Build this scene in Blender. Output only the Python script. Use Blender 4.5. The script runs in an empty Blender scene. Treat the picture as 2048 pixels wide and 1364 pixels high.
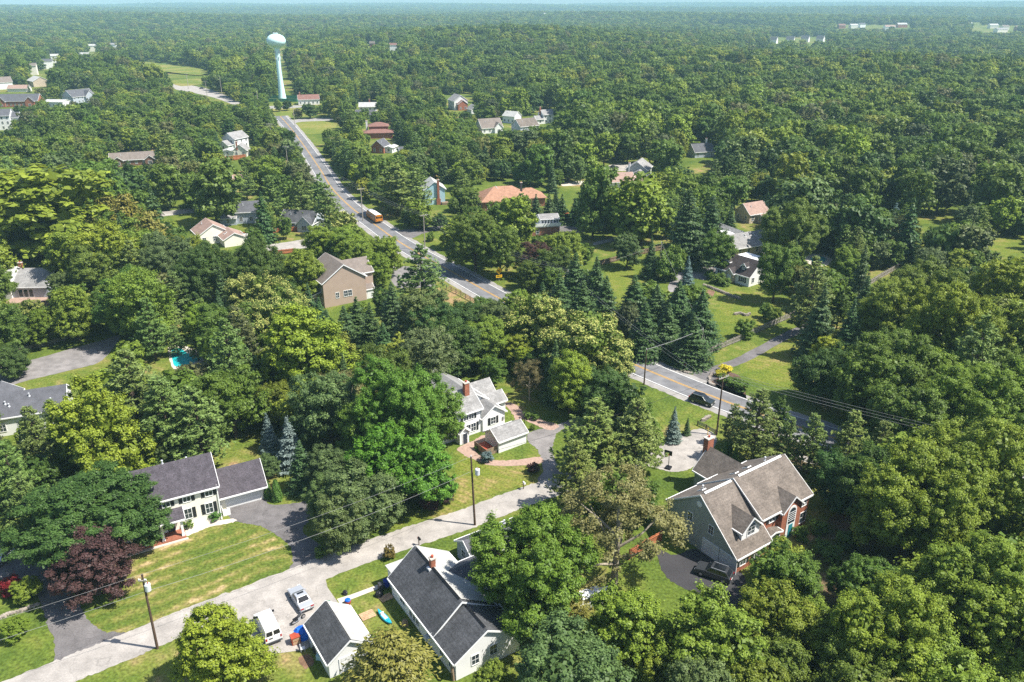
import bpy, math, random
import numpy as np
from mathutils import Vector, Matrix, Quaternion
from mathutils.geometry import tessellate_polygon

S = bpy.context.scene
C = S.collection
R = math.radians
PI = math.pi
random.seed(7)

# ---------------------------------------------------------------- camera
FPX = 28 / 36 * 2048
CAMH = 70.0
PITCH = math.atan((682 - 2) / FPX)
cam_d = bpy.data.cameras.new('camera')
cam = bpy.data.objects.new('camera', cam_d)
C.objects.link(cam)
cam.location = (0, 0, CAMH)
cam.rotation_euler = (PI / 2 - PITCH, 0, 0)
cam_d.lens = 28
cam_d.sensor_width = 36
cam_d.sensor_fit = 'HORIZONTAL'
cam_d.clip_start = 1
cam_d.clip_end = 40000
S.camera = cam

# ---------------------------------------------------------------- world and sun
SUN_AZ, SUN_EL = R(101.9), R(56)
w = bpy.data.worlds.new('World')
S.world = w
w.use_nodes = True
nt = w.node_tree
sky = nt.nodes.new('ShaderNodeTexSky')
sky.sky_type = 'NISHITA'
sky.sun_disc = False
sky.sun_elevation = SUN_EL
sky.sun_rotation = SUN_AZ
sky.air_density = 1.0
sky.dust_density = 1.0
nt.links.new(sky.outputs[0], nt.nodes['Background'].inputs[0])
nt.nodes['Background'].inputs[1].default_value = 0.1
sun_d = bpy.data.lights.new('sun', 'SUN')
sun_d.energy = 5.0
sun_d.angle = R(0.5)
sun_d.color = (1.0, 0.95, 0.86)
sun = bpy.data.objects.new('sun', sun_d)
C.objects.link(sun)
tosun = Vector((math.sin(SUN_AZ) * math.cos(SUN_EL), math.cos(SUN_AZ) * math.cos(SUN_EL), math.sin(SUN_EL)))
sun.rotation_euler = tosun.to_track_quat('Z', 'Y').to_euler()
sun.location = (80, -20, 150)

S.view_settings.view_transform = 'Standard'
S.view_settings.look = 'None'
S.view_settings.exposure = 0.8
S.view_settings.gamma = 1
S.view_settings.use_curve_mapping = False
S.render.engine = 'CYCLES'
S.cycles.max_bounces = 5
S.cycles.diffuse_bounces = 2
S.cycles.glossy_bounces = 2
S.cycles.transmission_bounces = 3
S.cycles.volume_bounces = 2
S.cycles.transparent_max_bounces = 4
S.cycles.use_denoising = False
S.cycles.denoiser = 'OPENIMAGEDENOISE'
S.cycles.denoising_input_passes = 'RGB_ALBEDO_NORMAL'
S.cycles.caustics_reflective = False
S.cycles.caustics_refractive = False
S.cycles.sample_clamp_indirect = 4

SI, CO = math.sin(PITCH), math.cos(PITCH)


def G(x, y, z=0.0):
    """where the sight line through a point of the 2048 px photograph meets the height z"""
    u = (x - 1024) / FPX
    v = -(y - 682) / FPX
    dy, dz = CO + v * SI, -SI + v * CO
    t = (z - CAMH) / dz
    return (u * t, dy * t)


def P(X, Y, Z):
    Z = Z - CAMH
    yc = Y * SI + Z * CO
    zc = Y * CO - Z * SI
    if zc < 1:
        return (-9999, -9999, 0)
    return (1024 + FPX * X / zc, 682 - FPX * yc / zc, FPX / zc)


# ---------------------------------------------------------------- terrain
def sstep(a, b, x):
    t = np.clip((x - a) / (b - a), 0, 1)
    return t * t * (3 - 2 * t)


def wob(x, y, s, k):
    return np.sin(x / s + k) * np.cos(y / s * 1.13 + k * 1.7) + 0.5 * np.sin(x / s * 2.3 + y / s * 1.7 + k * 3)


def terr(x, y):
    x = np.asarray(x, float)
    y = np.asarray(y, float)
    r = np.hypot(x, y)
    a = np.arctan2(x, np.maximum(y, 1))
    t = sstep(720, 1150, r)
    ridge = t * 17 * np.exp(-((r - 1380) / 330) ** 2) * np.exp(-((a + 0.0) / 0.17) ** 2)
    crest = 4 * np.exp(-((r - 880) / 110) ** 2) * sstep(.1, .25, a)
    drop = -sstep(900, 1300, r) * (1 - sstep(2300, 3300, r)) * (5 + 8 * sstep(.1, .3, a) + 3 * sstep(-.15, -.35, a))
    z = ridge + crest + drop + t * 2.5 * wob(x, y, 380, 1.0)
    z2 = sstep(2300, 3600, r) * (4 + 12 * wob(x, y, 900, 2.0)) + sstep(4600, 7000, r) * (9 + 8 * wob(x, y, 1500, 4.0))
    z3 = sstep(7200, 9200, r) * (16 + 4 * wob(x, y, 1700, 0.3) - 18 * np.exp(-((a + 0.56) / 0.09) ** 2))
    return np.maximum(z + z2 + z3, -20)


# ---------------------------------------------------------------- materials
MATS = {}


def newmat(name):
    m = bpy.data.materials.new(name)
    m.use_nodes = True
    n = m.node_tree.nodes
    return m, n, m.node_tree.links, n['Principled BSDF']


def val_noise(n, l, scale, lo, hi, coord='Object', detail=3, fmin=0.3, fmax=0.7):
    tc = n.new('ShaderNodeTexCoord')
    no = n.new('ShaderNodeTexNoise')
    no.inputs['Scale'].default_value = scale
    no.inputs['Detail'].default_value = detail
    l.new(tc.outputs[coord], no.inputs['Vector'])
    mr = n.new('ShaderNodeMapRange')
    mr.inputs[1].default_value = fmin
    mr.inputs[2].default_value = fmax
    mr.inputs[3].default_value = lo
    mr.inputs[4].default_value = hi
    l.new(no.outputs['Fac'], mr.inputs[0])
    return mr.outputs[0], no


def mat(name, col, rough=0.7, amp=0.12, scale=3.0, band=None, bamp=0.2, metal=0.0, fine=None, spec=0.3, coat=0.0, crack=None, big=None):
    """a procedural paint, siding, roofing or paving: a base colour with mottling, courses at a vertical spacing and fine grain"""
    if name in MATS:
        return MATS[name]
    m, n, l, b = newmat(name)
    b.inputs['Roughness'].default_value = rough
    b.inputs['Metallic'].default_value = metal
    b.inputs['Specular IOR Level'].default_value = spec
    b.inputs['Coat Weight'].default_value = coat
    hs = n.new('ShaderNodeHueSaturation')
    hs.inputs['Color'].default_value = (*col, 1)
    v, _ = val_noise(n, l, scale, 1 - amp, 1 + amp)
    cur = v
    for sc_, am_ in ([fine] if fine else []) + ([big] if big else []):
        f, _ = val_noise(n, l, sc_, 1 - am_, 1 + am_, detail=2)
        mu = n.new('ShaderNodeMath')
        mu.operation = 'MULTIPLY'
        l.new(cur, mu.inputs[0])
        l.new(f, mu.inputs[1])
        cur = mu.outputs[0]
    if band:
        tc = n.new('ShaderNodeTexCoord')
        sp = n.new('ShaderNodeSeparateXYZ')
        l.new(tc.outputs['Object'], sp.inputs[0])
        fr = n.new('ShaderNodeMath')
        fr.operation = 'DIVIDE'
        l.new(sp.outputs['Z'], fr.inputs[0])
        fr.inputs[1].default_value = band
        f2 = n.new('ShaderNodeMath')
        f2.operation = 'FRACT'
        l.new(fr.outputs[0], f2.inputs[0])
        mr = n.new('ShaderNodeMapRange')
        mr.inputs[1].default_value = 0.0
        mr.inputs[2].default_value = 0.35
        mr.inputs[3].default_value = 1 - bamp
        mr.inputs[4].default_value = 1.0
        l.new(f2.outputs[0], mr.inputs[0])
        mu = n.new('ShaderNodeMath')
        mu.operation = 'MULTIPLY'
        l.new(cur, mu.inputs[0])
        l.new(mr.outputs[0], mu.inputs[1])
        cur = mu.outputs[0]
    if crack:
        tc = n.new('ShaderNodeTexCoord')
        wn = n.new('ShaderNodeTexNoise')
        wn.inputs['Scale'].default_value = crack[0] * 2.2
        wn.inputs['Detail'].default_value = 4
        l.new(tc.outputs['Object'], wn.inputs['Vector'])
        mxv = n.new('ShaderNodeVectorMath')
        mxv.operation = 'MULTIPLY_ADD'
        l.new(wn.outputs['Color'], mxv.inputs[0])
        mxv.inputs[1].default_value = (1.6 / crack[0] * .5,) * 3
        l.new(tc.outputs['Object'], mxv.inputs[2])
        vo = n.new('ShaderNodeTexVoronoi')
        vo.feature = 'DISTANCE_TO_EDGE'
        vo.inputs['Scale'].default_value = crack[0]
        l.new(mxv.outputs[0], vo.inputs['Vector'])
        mr = n.new('ShaderNodeMapRange')
        mr.inputs[1].default_value = crack[1] * .3
        mr.inputs[2].default_value = crack[1]
        mr.inputs[3].default_value = 1 - crack[2]
        mr.inputs[4].default_value = 1.0
        l.new(vo.outputs['Distance'], mr.inputs[0])
        mu = n.new('ShaderNodeMath')
        mu.operation = 'MULTIPLY'
        l.new(cur, mu.inputs[0])
        l.new(mr.outputs[0], mu.inputs[1])
        cur = mu.outputs[0]
    l.new(cur, hs.inputs['Value'])
    l.new(hs.outputs[0], b.inputs['Base Color'])
    MATS[name] = m
    return m


def leafmat(name, forest=False, trans=0.3):
    m, n, l, b = newmat(name)
    oi = n.new('ShaderNodeObjectInfo')
    at = n.new('ShaderNodeAttribute')
    at.attribute_name = 'lv'
    hs = n.new('ShaderNodeHueSaturation')
    if forest:
        cr = n.new('ShaderNodeValToRGB')
        e = cr.color_ramp.elements
        cols = [(0.0, (.05, .095, .018)), (.18, (.09, .15, .022)), (.4, (.15, .23, .03)), (.58, (.11, .18, .03)), (.74, (.195, .27, .034)), (.88, (.26, .3, .04)), (.95, (.16, .165, .06)), (1.0, (.085, .115, .045))]
        e[0].position, e[0].color = 0, (*cols[0][1], 1)
        e[1].position, e[1].color = 1, (*cols[-1][1], 1)
        for p_, c_ in cols[1:-1]:
            x_ = e.new(p_)
            x_.color = (*c_, 1)
        l.new(oi.outputs['Random'], cr.inputs[0])
        l.new(cr.outputs[0], hs.inputs['Color'])
    else:
        l.new(oi.outputs['Color'], hs.inputs['Color'])
    # every leaf spray has its own tone: hue a little to yellow or blue, lighter or darker
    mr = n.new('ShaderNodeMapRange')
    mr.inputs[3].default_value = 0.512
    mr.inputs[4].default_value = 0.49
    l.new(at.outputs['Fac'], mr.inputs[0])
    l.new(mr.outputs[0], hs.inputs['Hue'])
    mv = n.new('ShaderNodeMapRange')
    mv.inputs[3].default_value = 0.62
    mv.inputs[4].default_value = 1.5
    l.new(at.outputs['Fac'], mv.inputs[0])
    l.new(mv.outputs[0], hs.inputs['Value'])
    l.new(hs.outputs[0], b.inputs['Base Color'])
    b.inputs['Roughness'].default_value = 0.5
    b.inputs['Specular IOR Level'].default_value = 0.25
    tr = n.new('ShaderNodeBsdfTranslucent')
    h2 = n.new('ShaderNodeHueSaturation')
    h2.inputs['Hue'].default_value = 0.485
    h2.inputs['Value'].default_value = 1.25
    l.new(hs.outputs[0], h2.inputs['Color'])
    l.new(h2.outputs[0], tr.inputs['Color'])
    mx = n.new('ShaderNodeMixShader')
    mx.inputs[0].default_value = trans
    l.new(b.outputs[0], mx.inputs[1])
    l.new(tr.outputs[0], mx.inputs[2])
    l.new(mx.outputs[0], n['Material Output'].inputs['Surface'])
    MATS[name] = m
    return m


def grassmat(name, cols, stripe=None, s1=0.035, s2=0.35, patch=None):
    m, n, l, b = newmat(name)
    b.inputs['Roughness'].default_value = 0.9
    b.inputs['Specular IOR Level'].default_value = 0.1
    tc = n.new('ShaderNodeTexCoord')
    a, _ = val_noise(n, l, s1, 0, 1, detail=4)
    a2, _ = val_noise(n, l, s2, -0.3, 0.3, detail=5)
    ad = n.new('ShaderNodeMath')
    l.new(a, ad.inputs[0])
    l.new(a2, ad.inputs[1])
    cur = ad.outputs[0]
    if stripe:
        ang, width, am = stripe
        mp = n.new('ShaderNodeMapping')
        mp.inputs['Rotation'].default_value = (0, 0, -ang)
        l.new(tc.outputs['Object'], mp.inputs[0])
        wv = n.new('ShaderNodeTexWave')
        wv.bands_direction = 'Y'
        wv.inputs['Scale'].default_value = 0.314 / width
        wv.inputs['Distortion'].default_value = 7.0
        wv.inputs['Detail'].default_value = 4.0
        wv.inputs['Detail Scale'].default_value = 0.5
        l.new(mp.outputs[0], wv.inputs['Vector'])
        mr = n.new('ShaderNodeMapRange')
        mr.inputs[3].default_value = -am
        mr.inputs[4].default_value = am
        l.new(wv.outputs['Fac'], mr.inputs[0])
        a3 = n.new('ShaderNodeMath')
        l.new(cur, a3.inputs[0])
        l.new(mr.outputs[0], a3.inputs[1])
        cur = a3.outputs[0]
    cr = n.new('ShaderNodeValToRGB')
    e = cr.color_ramp.elements
    e[0].position, e[0].color = cols[0][0], (*cols[0][1], 1)
    e[1].position, e[1].color = cols[-1][0], (*cols[-1][1], 1)
    for p_, c_ in cols[1:-1]:
        x_ = e.new(p_)
        x_.color = (*c_, 1)
    l.new(cur, cr.inputs[0])
    fv, _ = val_noise(n, l, 2.6, 0.62, 1.38, detail=8, fmin=.33, fmax=.67)
    hs = n.new('ShaderNodeHueSaturation')
    l.new(cr.outputs[0], hs.inputs['Color'])
    l.new(fv, hs.inputs['Value'])
    l.new(hs.outputs[0], b.inputs['Base Color'])
    MATS[name] = m
    return m


M = {}
M['grass'] = grassmat('grass', [(0.0, (.065, .105, .018)), (.45, (.105, .145, .024)), (.68, (.15, .17, .036)), (.9, (.225, .195, .07)), (1.05, (.29, .2, .1))])
M['lawn'] = grassmat('mown lawn', [(0.0, (.09, .135, .02)), (.5, (.135, .165, .026)), (.8, (.185, .18, .045)), (1.05, (.27, .21, .085))], stripe=(R(-35), 1.3, .09))
M['frontlawn'] = grassmat('striped front lawn', [(0.0, (.085, .125, .022)), (.4, (.125, .15, .03)), (.7, (.19, .18, .052)), (.95, (.29, .235, .1)), (1.25, (.38, .29, .15))], stripe=(R(33), 2.2, .25), s1=.11, s2=.7)
M['litter'] = grassmat('woodland floor', [(0.0, (.05, .065, .02)), (.45, (.08, .09, .026)), (.7, (.13, .1, .055)), (1.0, (.2, .13, .08))], s1=.13, s2=.6)
M['meadow'] = grassmat('yellow meadow', [(0.0, (.1, .15, .025)), (.5, (.17, .19, .04)), (1.0, (.27, .22, .08))], s1=.03)
M['soil'] = mat('bare soil', (.2, .12, .075), .95, .3, .6, fine=(4, .2))
M['road'] = mat('road asphalt', (.17, .17, .178), .85, .16, .12, fine=(6, .14), big=(.5, .14), crack=(.09, .014, .22))
M['shoulder'] = mat('road shoulder', (.29, .275, .26), .9, .16, .3, fine=(5, .14), big=(.7, .12))
M['street'] = mat('street paving', (.34, .315, .29), .9, .14, .25, fine=(5, .13), big=(.6, .14), crack=(.1, .011, .17))
M['drive'] = mat('driveway asphalt', (.145, .135, .135), .9, .18, .2, fine=(5, .16), big=(.7, .16), crack=(.12, .01, .2))
M['sealed'] = mat('sealed asphalt', (.045, .043, .047), .8, .2, .2, fine=(6, .15))
M['greydrive'] = mat('grey driveway', (.22, .205, .2), .9, .2, .25, fine=(5, .15), big=(.6, .15), crack=(.12, .011, .2))
M['concrete'] = mat('concrete', (.55, .49, .42), .9, .1, .8, fine=(6, .06))
M['brickpath'] = mat('brick paving', (.36, .25, .2), .9, .18, 2.2, fine=(9, .2))
M['mulch'] = mat('mulch', (.11, .065, .045), .95, .3, 2, fine=(9, .3))
M['yellow'] = mat('yellow road paint', (.5, .29, .06), .8, .2, 1.5)
M['whiteline'] = mat('white road paint', (.72, .72, .7), .8, .12, 1.5)
M['water'] = mat('pool water', (.02, .42, .44), .08, .15, .6, spec=.5)
# roofs
M['r_purple'] = mat('charcoal shingles', (.075, .066, .078), .9, .22, 1.2, band=.13, bamp=.16, fine=(7, .38))
M['r_grey'] = mat('grey shingles', (.26, .255, .25), .9, .2, .45, band=.26, bamp=.13, fine=(5, .22), big=(1.3, .14))
M['r_dark'] = mat('dark grey shingles', (.075, .077, .083), .85, .22, .5, band=.3, bamp=.22, fine=(5, .3), big=(1.4, .16))
M['r_slate'] = mat('slate grey shingles', (.1, .102, .115), .9, .15, .8, band=.13, bamp=.14, fine=(7, .22))
M['r_brown'] = mat('brown shingles', (.16, .135, .115), .9, .2, .45, band=.26, bamp=.14, fine=(5, .26), big=(1.3, .15))
M['r_taupe'] = mat('taupe shingles', (.19, .16, .14), .9, .14, .8, band=.13, bamp=.1, fine=(6, .22))
M['r_orange'] = mat('orange shingles', (.36, .2, .13), .9, .16, .9, band=.15, bamp=.15, fine=(5, .25))
M['r_pink'] = mat('rose shingles', (.33, .225, .185), .9, .16, .9, band=.15, bamp=.15, fine=(5, .22))
M['r_red'] = mat('red brown shingles', (.21, .11, .09), .9, .18, .9, band=.15, bamp=.15, fine=(5, .22))
M['r_black'] = mat('black brown shingles', (.055, .045, .045), .9, .2, .9, band=.13, bamp=.15, fine=(6, .3))
M['r_light'] = mat('pale grey shingles', (.42, .42, .4), .9, .12, .8, band=.15, bamp=.1, fine=(5, .15))
M['r_white'] = mat('white roof membrane', (.85, .85, .86), .7, .05, .8)
# walls
M['w_white'] = mat('white siding', (.8, .8, .79), .6, .04, .6, band=.18, bamp=.1)
M['w_cream'] = mat('cream siding', (.84, .8, .7), .6, .04, .6, band=.18, bamp=.1)
M['w_tan'] = mat('tan siding', (.42, .32, .255), .6, .05, .6, band=.2, bamp=.16)
M['w_green'] = mat('grey green siding', (.36, .385, .36), .6, .05, .6, band=.18, bamp=.13)
M['w_blue'] = mat('light blue siding', (.42, .62, .7), .6, .04, .6, band=.18, bamp=.1)
M['w_grey'] = mat('grey siding', (.42, .46, .52), .6, .04, .6, band=.18, bamp=.1)
M['w_brick'] = mat('red brick', (.33, .125, .075), .85, .16, 1.5, band=.075, bamp=.12, fine=(7, .2))
M['w_orange'] = mat('orange brick', (.3, .14, .09), .85, .16, 1.5, band=.075, bamp=.1, fine=(7, .2))
M['w_stone'] = mat('buff stone', (.5, .42, .32), .9, .15, 1.2, fine=(3, .25))
M['w_brown'] = mat('brown siding', (.2, .11, .08), .7, .1, .6, band=.2, bamp=.14)
M['trim'] = mat('white trim', (.82, .82, .81), .5, .03, 1)
M['black'] = mat('black paint', (.015, .015, .018), .45, .1, 1)
M['shut'] = mat('dark shutter', (.02, .022, .026), .6, .1, 1, band=.06, bamp=.3)
M['door'] = mat('panel door', (.75, .75, .74), .5, .05, 1, band=.55, bamp=.18)
M['tealdoor'] = mat('teal door', (.03, .22, .27), .5, .05, 1)
M['darkdoor'] = mat('dark door', (.04, .045, .06), .5, .05, 1)
M['metal'] = mat('grey metal', (.45, .47, .5), .4, .06, 1, metal=.5)
M['steel'] = mat('pale steel', (.62, .64, .66), .45, .06, 1)
M['wood'] = mat('weathered wood', (.25, .18, .12), .9, .2, 1.2, fine=(5, .2))
M['cedar'] = mat('orange cedar boards', (.42, .15, .07), .9, .2, 1.5, fine=(5, .2))
M['greywood'] = mat('grey weathered wood', (.32, .29, .255), .9, .2, 1.2, fine=(5, .2))
M['pole'] = mat('creosoted pole', (.1, .065, .045), .9, .2, 1.2, fine=(5, .2))
M['palepole'] = mat('pale weathered pole', (.36, .32, .27), .9, .2, 1.2, fine=(5, .2))
M['wire'] = mat('black cable', (.035, .035, .04), .6, .1, 1)
M['palewire'] = mat('bright cable', (.3, .3, .3), .5, .1, 1)
M['stone'] = mat('field stone', (.3, .26, .22), .95, .3, 2, fine=(6, .2))
M['bark'] = mat('bark', (.085, .062, .045), .95, .25, 2, fine=(6, .25))
M['palebark'] = mat('pale bark', (.3, .26, .2), .95, .25, 1, fine=(6, .25))
M['tank'] = mat('pale aqua tank paint', (.62, .86, .86), .45, .05, .15, spec=.4)
M['rubber'] = mat('tyre rubber', (.02, .02, .02), .8, .1, 2)
M['rim'] = mat('alloy rim', (.5, .5, .52), .3, .05, 2, metal=.7)
M['tail'] = mat('red lamp lens', (.4, .02, .02), .25, .05, 2)
M['lamp'] = mat('clear lamp lens', (.75, .75, .72), .2, .05, 2)
M['busyellow'] = mat('orange yellow bus paint', (.62, .24, .02), .35, .04, 1, coat=.4)
M['signyellow'] = mat('yellow sign sheeting', (.85, .5, .02), .5, .03, 1)
M['orange'] = mat('orange paint', (.7, .13, .02), .45, .08, 1)
M['tarp'] = mat('blue tarpaulin', (.01, .13, .6), .45, .2, 1.4)
M['teal'] = mat('teal plastic', (.02, .36, .5), .4, .15, 1.6)
M['green'] = mat('green fabric', (.01, .26, .15), .7, .1, 1)
M['bluebin'] = mat('blue plastic', (.015, .04, .28), .5, .1, 1)
M['darkbin'] = mat('dark grey plastic', (.05, .052, .06), .5, .1, 1)
M['redbox'] = mat('red brown paint', (.38, .07, .035), .6, .12, 1.4)
M['board'] = mat('plywood', (.45, .3, .18), .9, .15, 1.5, fine=(5, .15))
M['greenmesh'] = mat('green screen cloth', (.02, .13, .08), .9, .1, 1)


def glassmat(name, col=(.03, .04, .05), rough=.08):
    m, n, l, b = newmat(name)
    v, _ = val_noise(n, l, .8, .6, 1.6)
    hs = n.new('ShaderNodeHueSaturation')
    hs.inputs['Color'].default_value = (*col, 1)
    l.new(v, hs.inputs['Value'])
    l.new(hs.outputs[0], b.inputs['Base Color'])
    b.inputs['Roughness'].default_value = rough
    b.inputs['Specular IOR Level'].default_value = .6
    return m


M['glass'] = glassmat('window glass')
M['blind'] = glassmat('window with drawn blind', (.16, .18, .18))
M['carglass'] = glassmat('car glass', (.012, .014, .018), .05)


# ---------------------------------------------------------------- mesh builder
class MB:
    def __init__(s):
        s.v, s.f, s.m = [], [], []

    def add(s, vs, fs, mi=0):
        o = len(s.v)
        s.v += [tuple(x) for x in vs]
        for f in fs:
            s.f.append(tuple(i + o for i in f))
            s.m.append(mi)
        return s

    def box(s, x0, x1, y0, y1, z0, z1, mi=0, taper=0.0):
        t = taper
        vs = [(x0, y0, z0), (x1, y0, z0), (x1, y1, z0), (x0, y1, z0), (x0 + t, y0 + t, z1), (x1 - t, y0 + t, z1), (x1 - t, y1 - t, z1), (x0 + t, y1 - t, z1)]
        return s.add(vs, [(3, 2, 1, 0), (4, 5, 6, 7), (0, 1, 5, 4), (1, 2, 6, 5), (2, 3, 7, 6), (3, 0, 4, 7)], mi)

    def quad(s, a, b, c, d, mi=0):
        return s.add([a, b, c, d], [(0, 1, 2, 3)], mi)

    def prism(s, poly, x0, x1, mi=0, capm=None):
        """poly: (y,z) outline, counter-clockwise seen from +x; extruded x0..x1"""
        n = len(poly)
        vs = [(x0, y, z) for y, z in poly] + [(x1, y, z) for y, z in poly]
        fs = [(i, i + n, (i + 1) % n + n, (i + 1) % n) for i in range(n)]
        s.add(vs, fs, mi)
        s.add([(x0, y, z) for y, z in poly], [tuple(range(n))], mi if capm is None else capm)
        s.add([(x1, y, z) for y, z in poly], [tuple(range(n))[::-1]], mi if capm is None else capm)
        return s

    def tube(s, p0, p1, r0, r1=None, n=8, mi=0, caps=True):
        r1 = r0 if r1 is None else r1
        p0, p1 = Vector(p0), Vector(p1)
        d = (p1 - p0).normalized()
        a = d.orthogonal().normalized()
        b = d.cross(a)
        vs = []
        for p, r in ((p0, r0), (p1, r1)):
            for i in range(n):
                t = 2 * PI * i / n
                vs.append(p + a * (math.cos(t) * r) + b * (math.sin(t) * r))
        fs = [(i, (i + 1) % n, (i + 1) % n + n, i + n) for i in range(n)]
        if caps:
            fs += [tuple(range(n))[::-1], tuple(range(n, 2 * n))]
        return s.add(vs, fs, mi)

    def path(s, pts, rad, n=6, mi=0):
        for i in range(len(pts) - 1):
            r0 = rad[i] if isinstance(rad, (list, tuple)) else rad
            r1 = rad[i + 1] if isinstance(rad, (list, tuple)) else rad
            s.tube(pts[i], pts[i + 1], r0, r1, n, mi)
        return s

    def lathe(s, prof, n=24, mi=0, c=(0, 0, 0)):
        vs = []
        for r, z in prof:
            for i in range(n):
                t = 2 * PI * i / n
                vs.append((c[0] + r * math.cos(t), c[1] + r * math.sin(t), c[2] + z))
        fs = []
        for k in range(len(prof) - 1):
            for i in range(n):
                fs.append((k * n + i, k * n + (i + 1) % n, (k + 1) * n + (i + 1) % n, (k + 1) * n + i))
        fs.append(tuple(range(n))[::-1])
        fs.append(tuple(range((len(prof) - 1) * n, len(prof) * n)))
        return s.add(vs, fs, mi)

    def mesh(s, name, mats, smooth=False):
        me = bpy.data.meshes.new(name)
        me.from_pydata(s.v, [], s.f)
        for m in mats if isinstance(mats, (list, tuple)) else [mats]:
            me.materials.append(m)
        me.polygons.foreach_set('material_index', s.m)
        if smooth:
            me.polygons.foreach_set('use_smooth', [True] * len(me.polygons))
            me.set_sharp_from_angle(angle=R(40))
        me.update()
        return me

    def build(s, name, mats, parent=None, loc=(0, 0, 0), rz=0.0, smooth=False, bevel=0):
        o = bpy.data.objects.new(name, s.mesh(name, mats, smooth))
        C.objects.link(o)
        o.parent = parent
        o.location = loc
        o.rotation_euler = (0, 0, rz)
        if bevel:
            b = o.modifiers.new('edge', 'BEVEL')
            b.width = bevel
            b.segments = 2
            b.limit_method = 'ANGLE'
        return o


def inst(name, me, parent=None, loc=(0, 0, 0), rz=0.0, scale=(1, 1, 1)):
    o = bpy.data.objects.new(name, me)
    C.objects.link(o)
    o.parent = parent
    o.location = loc
    o.rotation_euler = (0, 0, rz)
    o.scale = scale
    return o


def tag(o, label=None, cat=None, group=None, kind=None):
    if label:
        o['label'] = label
    if cat:
        o['category'] = cat
    if group:
        o['group'] = group
    if kind:
        o['kind'] = kind
    return o


def thing(name, label, cat, loc=(0, 0, 0), rz=0.0, group=None):
    o = bpy.data.objects.new(name, None)
    o.empty_display_size = .5
    C.objects.link(o)
    o.location = loc
    o.rotation_euler = (0, 0, rz)
    return tag(o, label, cat, group)


LAND = []          # landmarks for the labels of trees: (name, x, y)
FOOT = []          # discs no tree trunk may stand in: (x, y, r)
KEEP = []          # outlines on the ground or roofs that the photograph shows free of trees


def land(name, x, y, r=6):
    LAND.append((name, x, y))
    FOOT.append((x, y, r))
    return name


# ---------------------------------------------------------------- ground, roads, paths
def polymesh(pts, z):
    vs = [Vector((x, y, z)) for x, y in pts]
    tris = tessellate_polygon([vs])
    b = MB()
    for t in tris:
        a, c, d = [vs[i] for i in t]
        if (c - a).cross(d - a).z < 0:
            c, d = d, c
        b.add([a, c, d], [(0, 1, 2)])
    return b


def smooth_closed(pts, n=4):
    out = []
    k = len(pts)
    for i in range(k):
        p0, p1, p2, p3 = [np.array(pts[(i + j - 1) % k]) for j in range(4)]
        for t in np.linspace(0, 1, n, endpoint=False):
            out.append(tuple(.5 * (2 * p1 + (p2 - p0) * t + (2 * p0 - 5 * p1 + 4 * p2 - p3) * t * t + (3 * p1 - p0 - 3 * p2 + p3) * t ** 3)))
    return out


def smooth_open(pts, n=8):
    P_ = [np.array(p, float) for p in pts]
    P_ = [2 * P_[0] - P_[1]] + P_ + [2 * P_[-1] - P_[-2]]
    out = []
    for i in range(1, len(P_) - 2):
        p0, p1, p2, p3 = P_[i - 1:i + 3]
        for t in np.linspace(0, 1, n, endpoint=False):
            out.append(.5 * (2 * p1 + (p2 - p0) * t + (2 * p0 - 5 * p1 + 4 * p2 - p3) * t * t + (3 * p1 - p0 - 3 * p2 + p3) * t ** 3))
    out.append(P_[-2])
    return out


def patch(name, px, z, m, keep=True, smooth=True, label=None):
    """a flat sheet on the ground; its outline is read off the photograph"""
    pts = [G(x, y) for x, y in px]
    if smooth:
        pts = smooth_closed(pts, 10)
        if m not in (M['lawn'], M['frontlawn'], M['water']):
            rj = random.Random(len(px) * 7 + int(px[0][0]))
            pts = [(x + rj.gauss(0, .07), y + rj.gauss(0, .07)) for x, y in pts]
    o = polymesh(pts, z).build(name, m)
    tag(o, kind='structure')
    if keep:
        KEEP.append(px)
    return o


def ribbon(name, line, offs0, offs1, z, m, rag=0.0):
    b = MB()
    rj = random.Random(3)
    n = len(line)
    L, Rr = [], []
    for i in range(n):
        d = line[min(i + 1, n - 1)] - line[max(i - 1, 0)]
        d = d / np.hypot(*d)
        nn = np.array([-d[1], d[0]])
        L.append(line[i] + nn * (offs1 + rj.gauss(0, rag)))
        Rr.append(line[i] + nn * (offs0 + rj.gauss(0, rag)))
    for i in range(n - 1):
        b.add([(*Rr[i], z), (*Rr[i + 1], z), (*L[i + 1], z), (*L[i], z)], [(0, 1, 2, 3)])
    return tag(b.build(name, m), kind='structure')


def axis_vals(lim0, lim1, base, grow):
    a = [0.0]
    st = base
    while a[-1] < lim1:
        a.append(a[-1] + st)
        st *= grow
    c = [0.0]
    st = base
    while c[-1] > lim0:
        c.append(c[-1] - st)
        st *= grow
    return np.array(c[1:][::-1] + a)


gx = axis_vals(-9500, 9500, 25, 1.035)
gy = axis_vals(-260, 11200, 25, 1.02)
XX, YY = np.meshgrid(gx, gy)
ZZ = terr(XX, YY)
nx, ny = len(gx), len(gy)
me = bpy.data.meshes.new('ground')
idx = np.arange(nx * ny).reshape(ny, nx)
fc = np.stack([idx[:-1, :-1], idx[:-1, 1:], idx[1:, 1:], idx[1:, :-1]], -1).reshape(-1, 4)
me.from_pydata(np.stack([XX, YY, ZZ], -1).reshape(-1, 3).tolist(), [], fc.tolist())
me.materials.append(M['grass'])
me.polygons.foreach_set('use_smooth', [True] * len(me.polygons))
tag(inst('ground', me), kind='structure')

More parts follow.
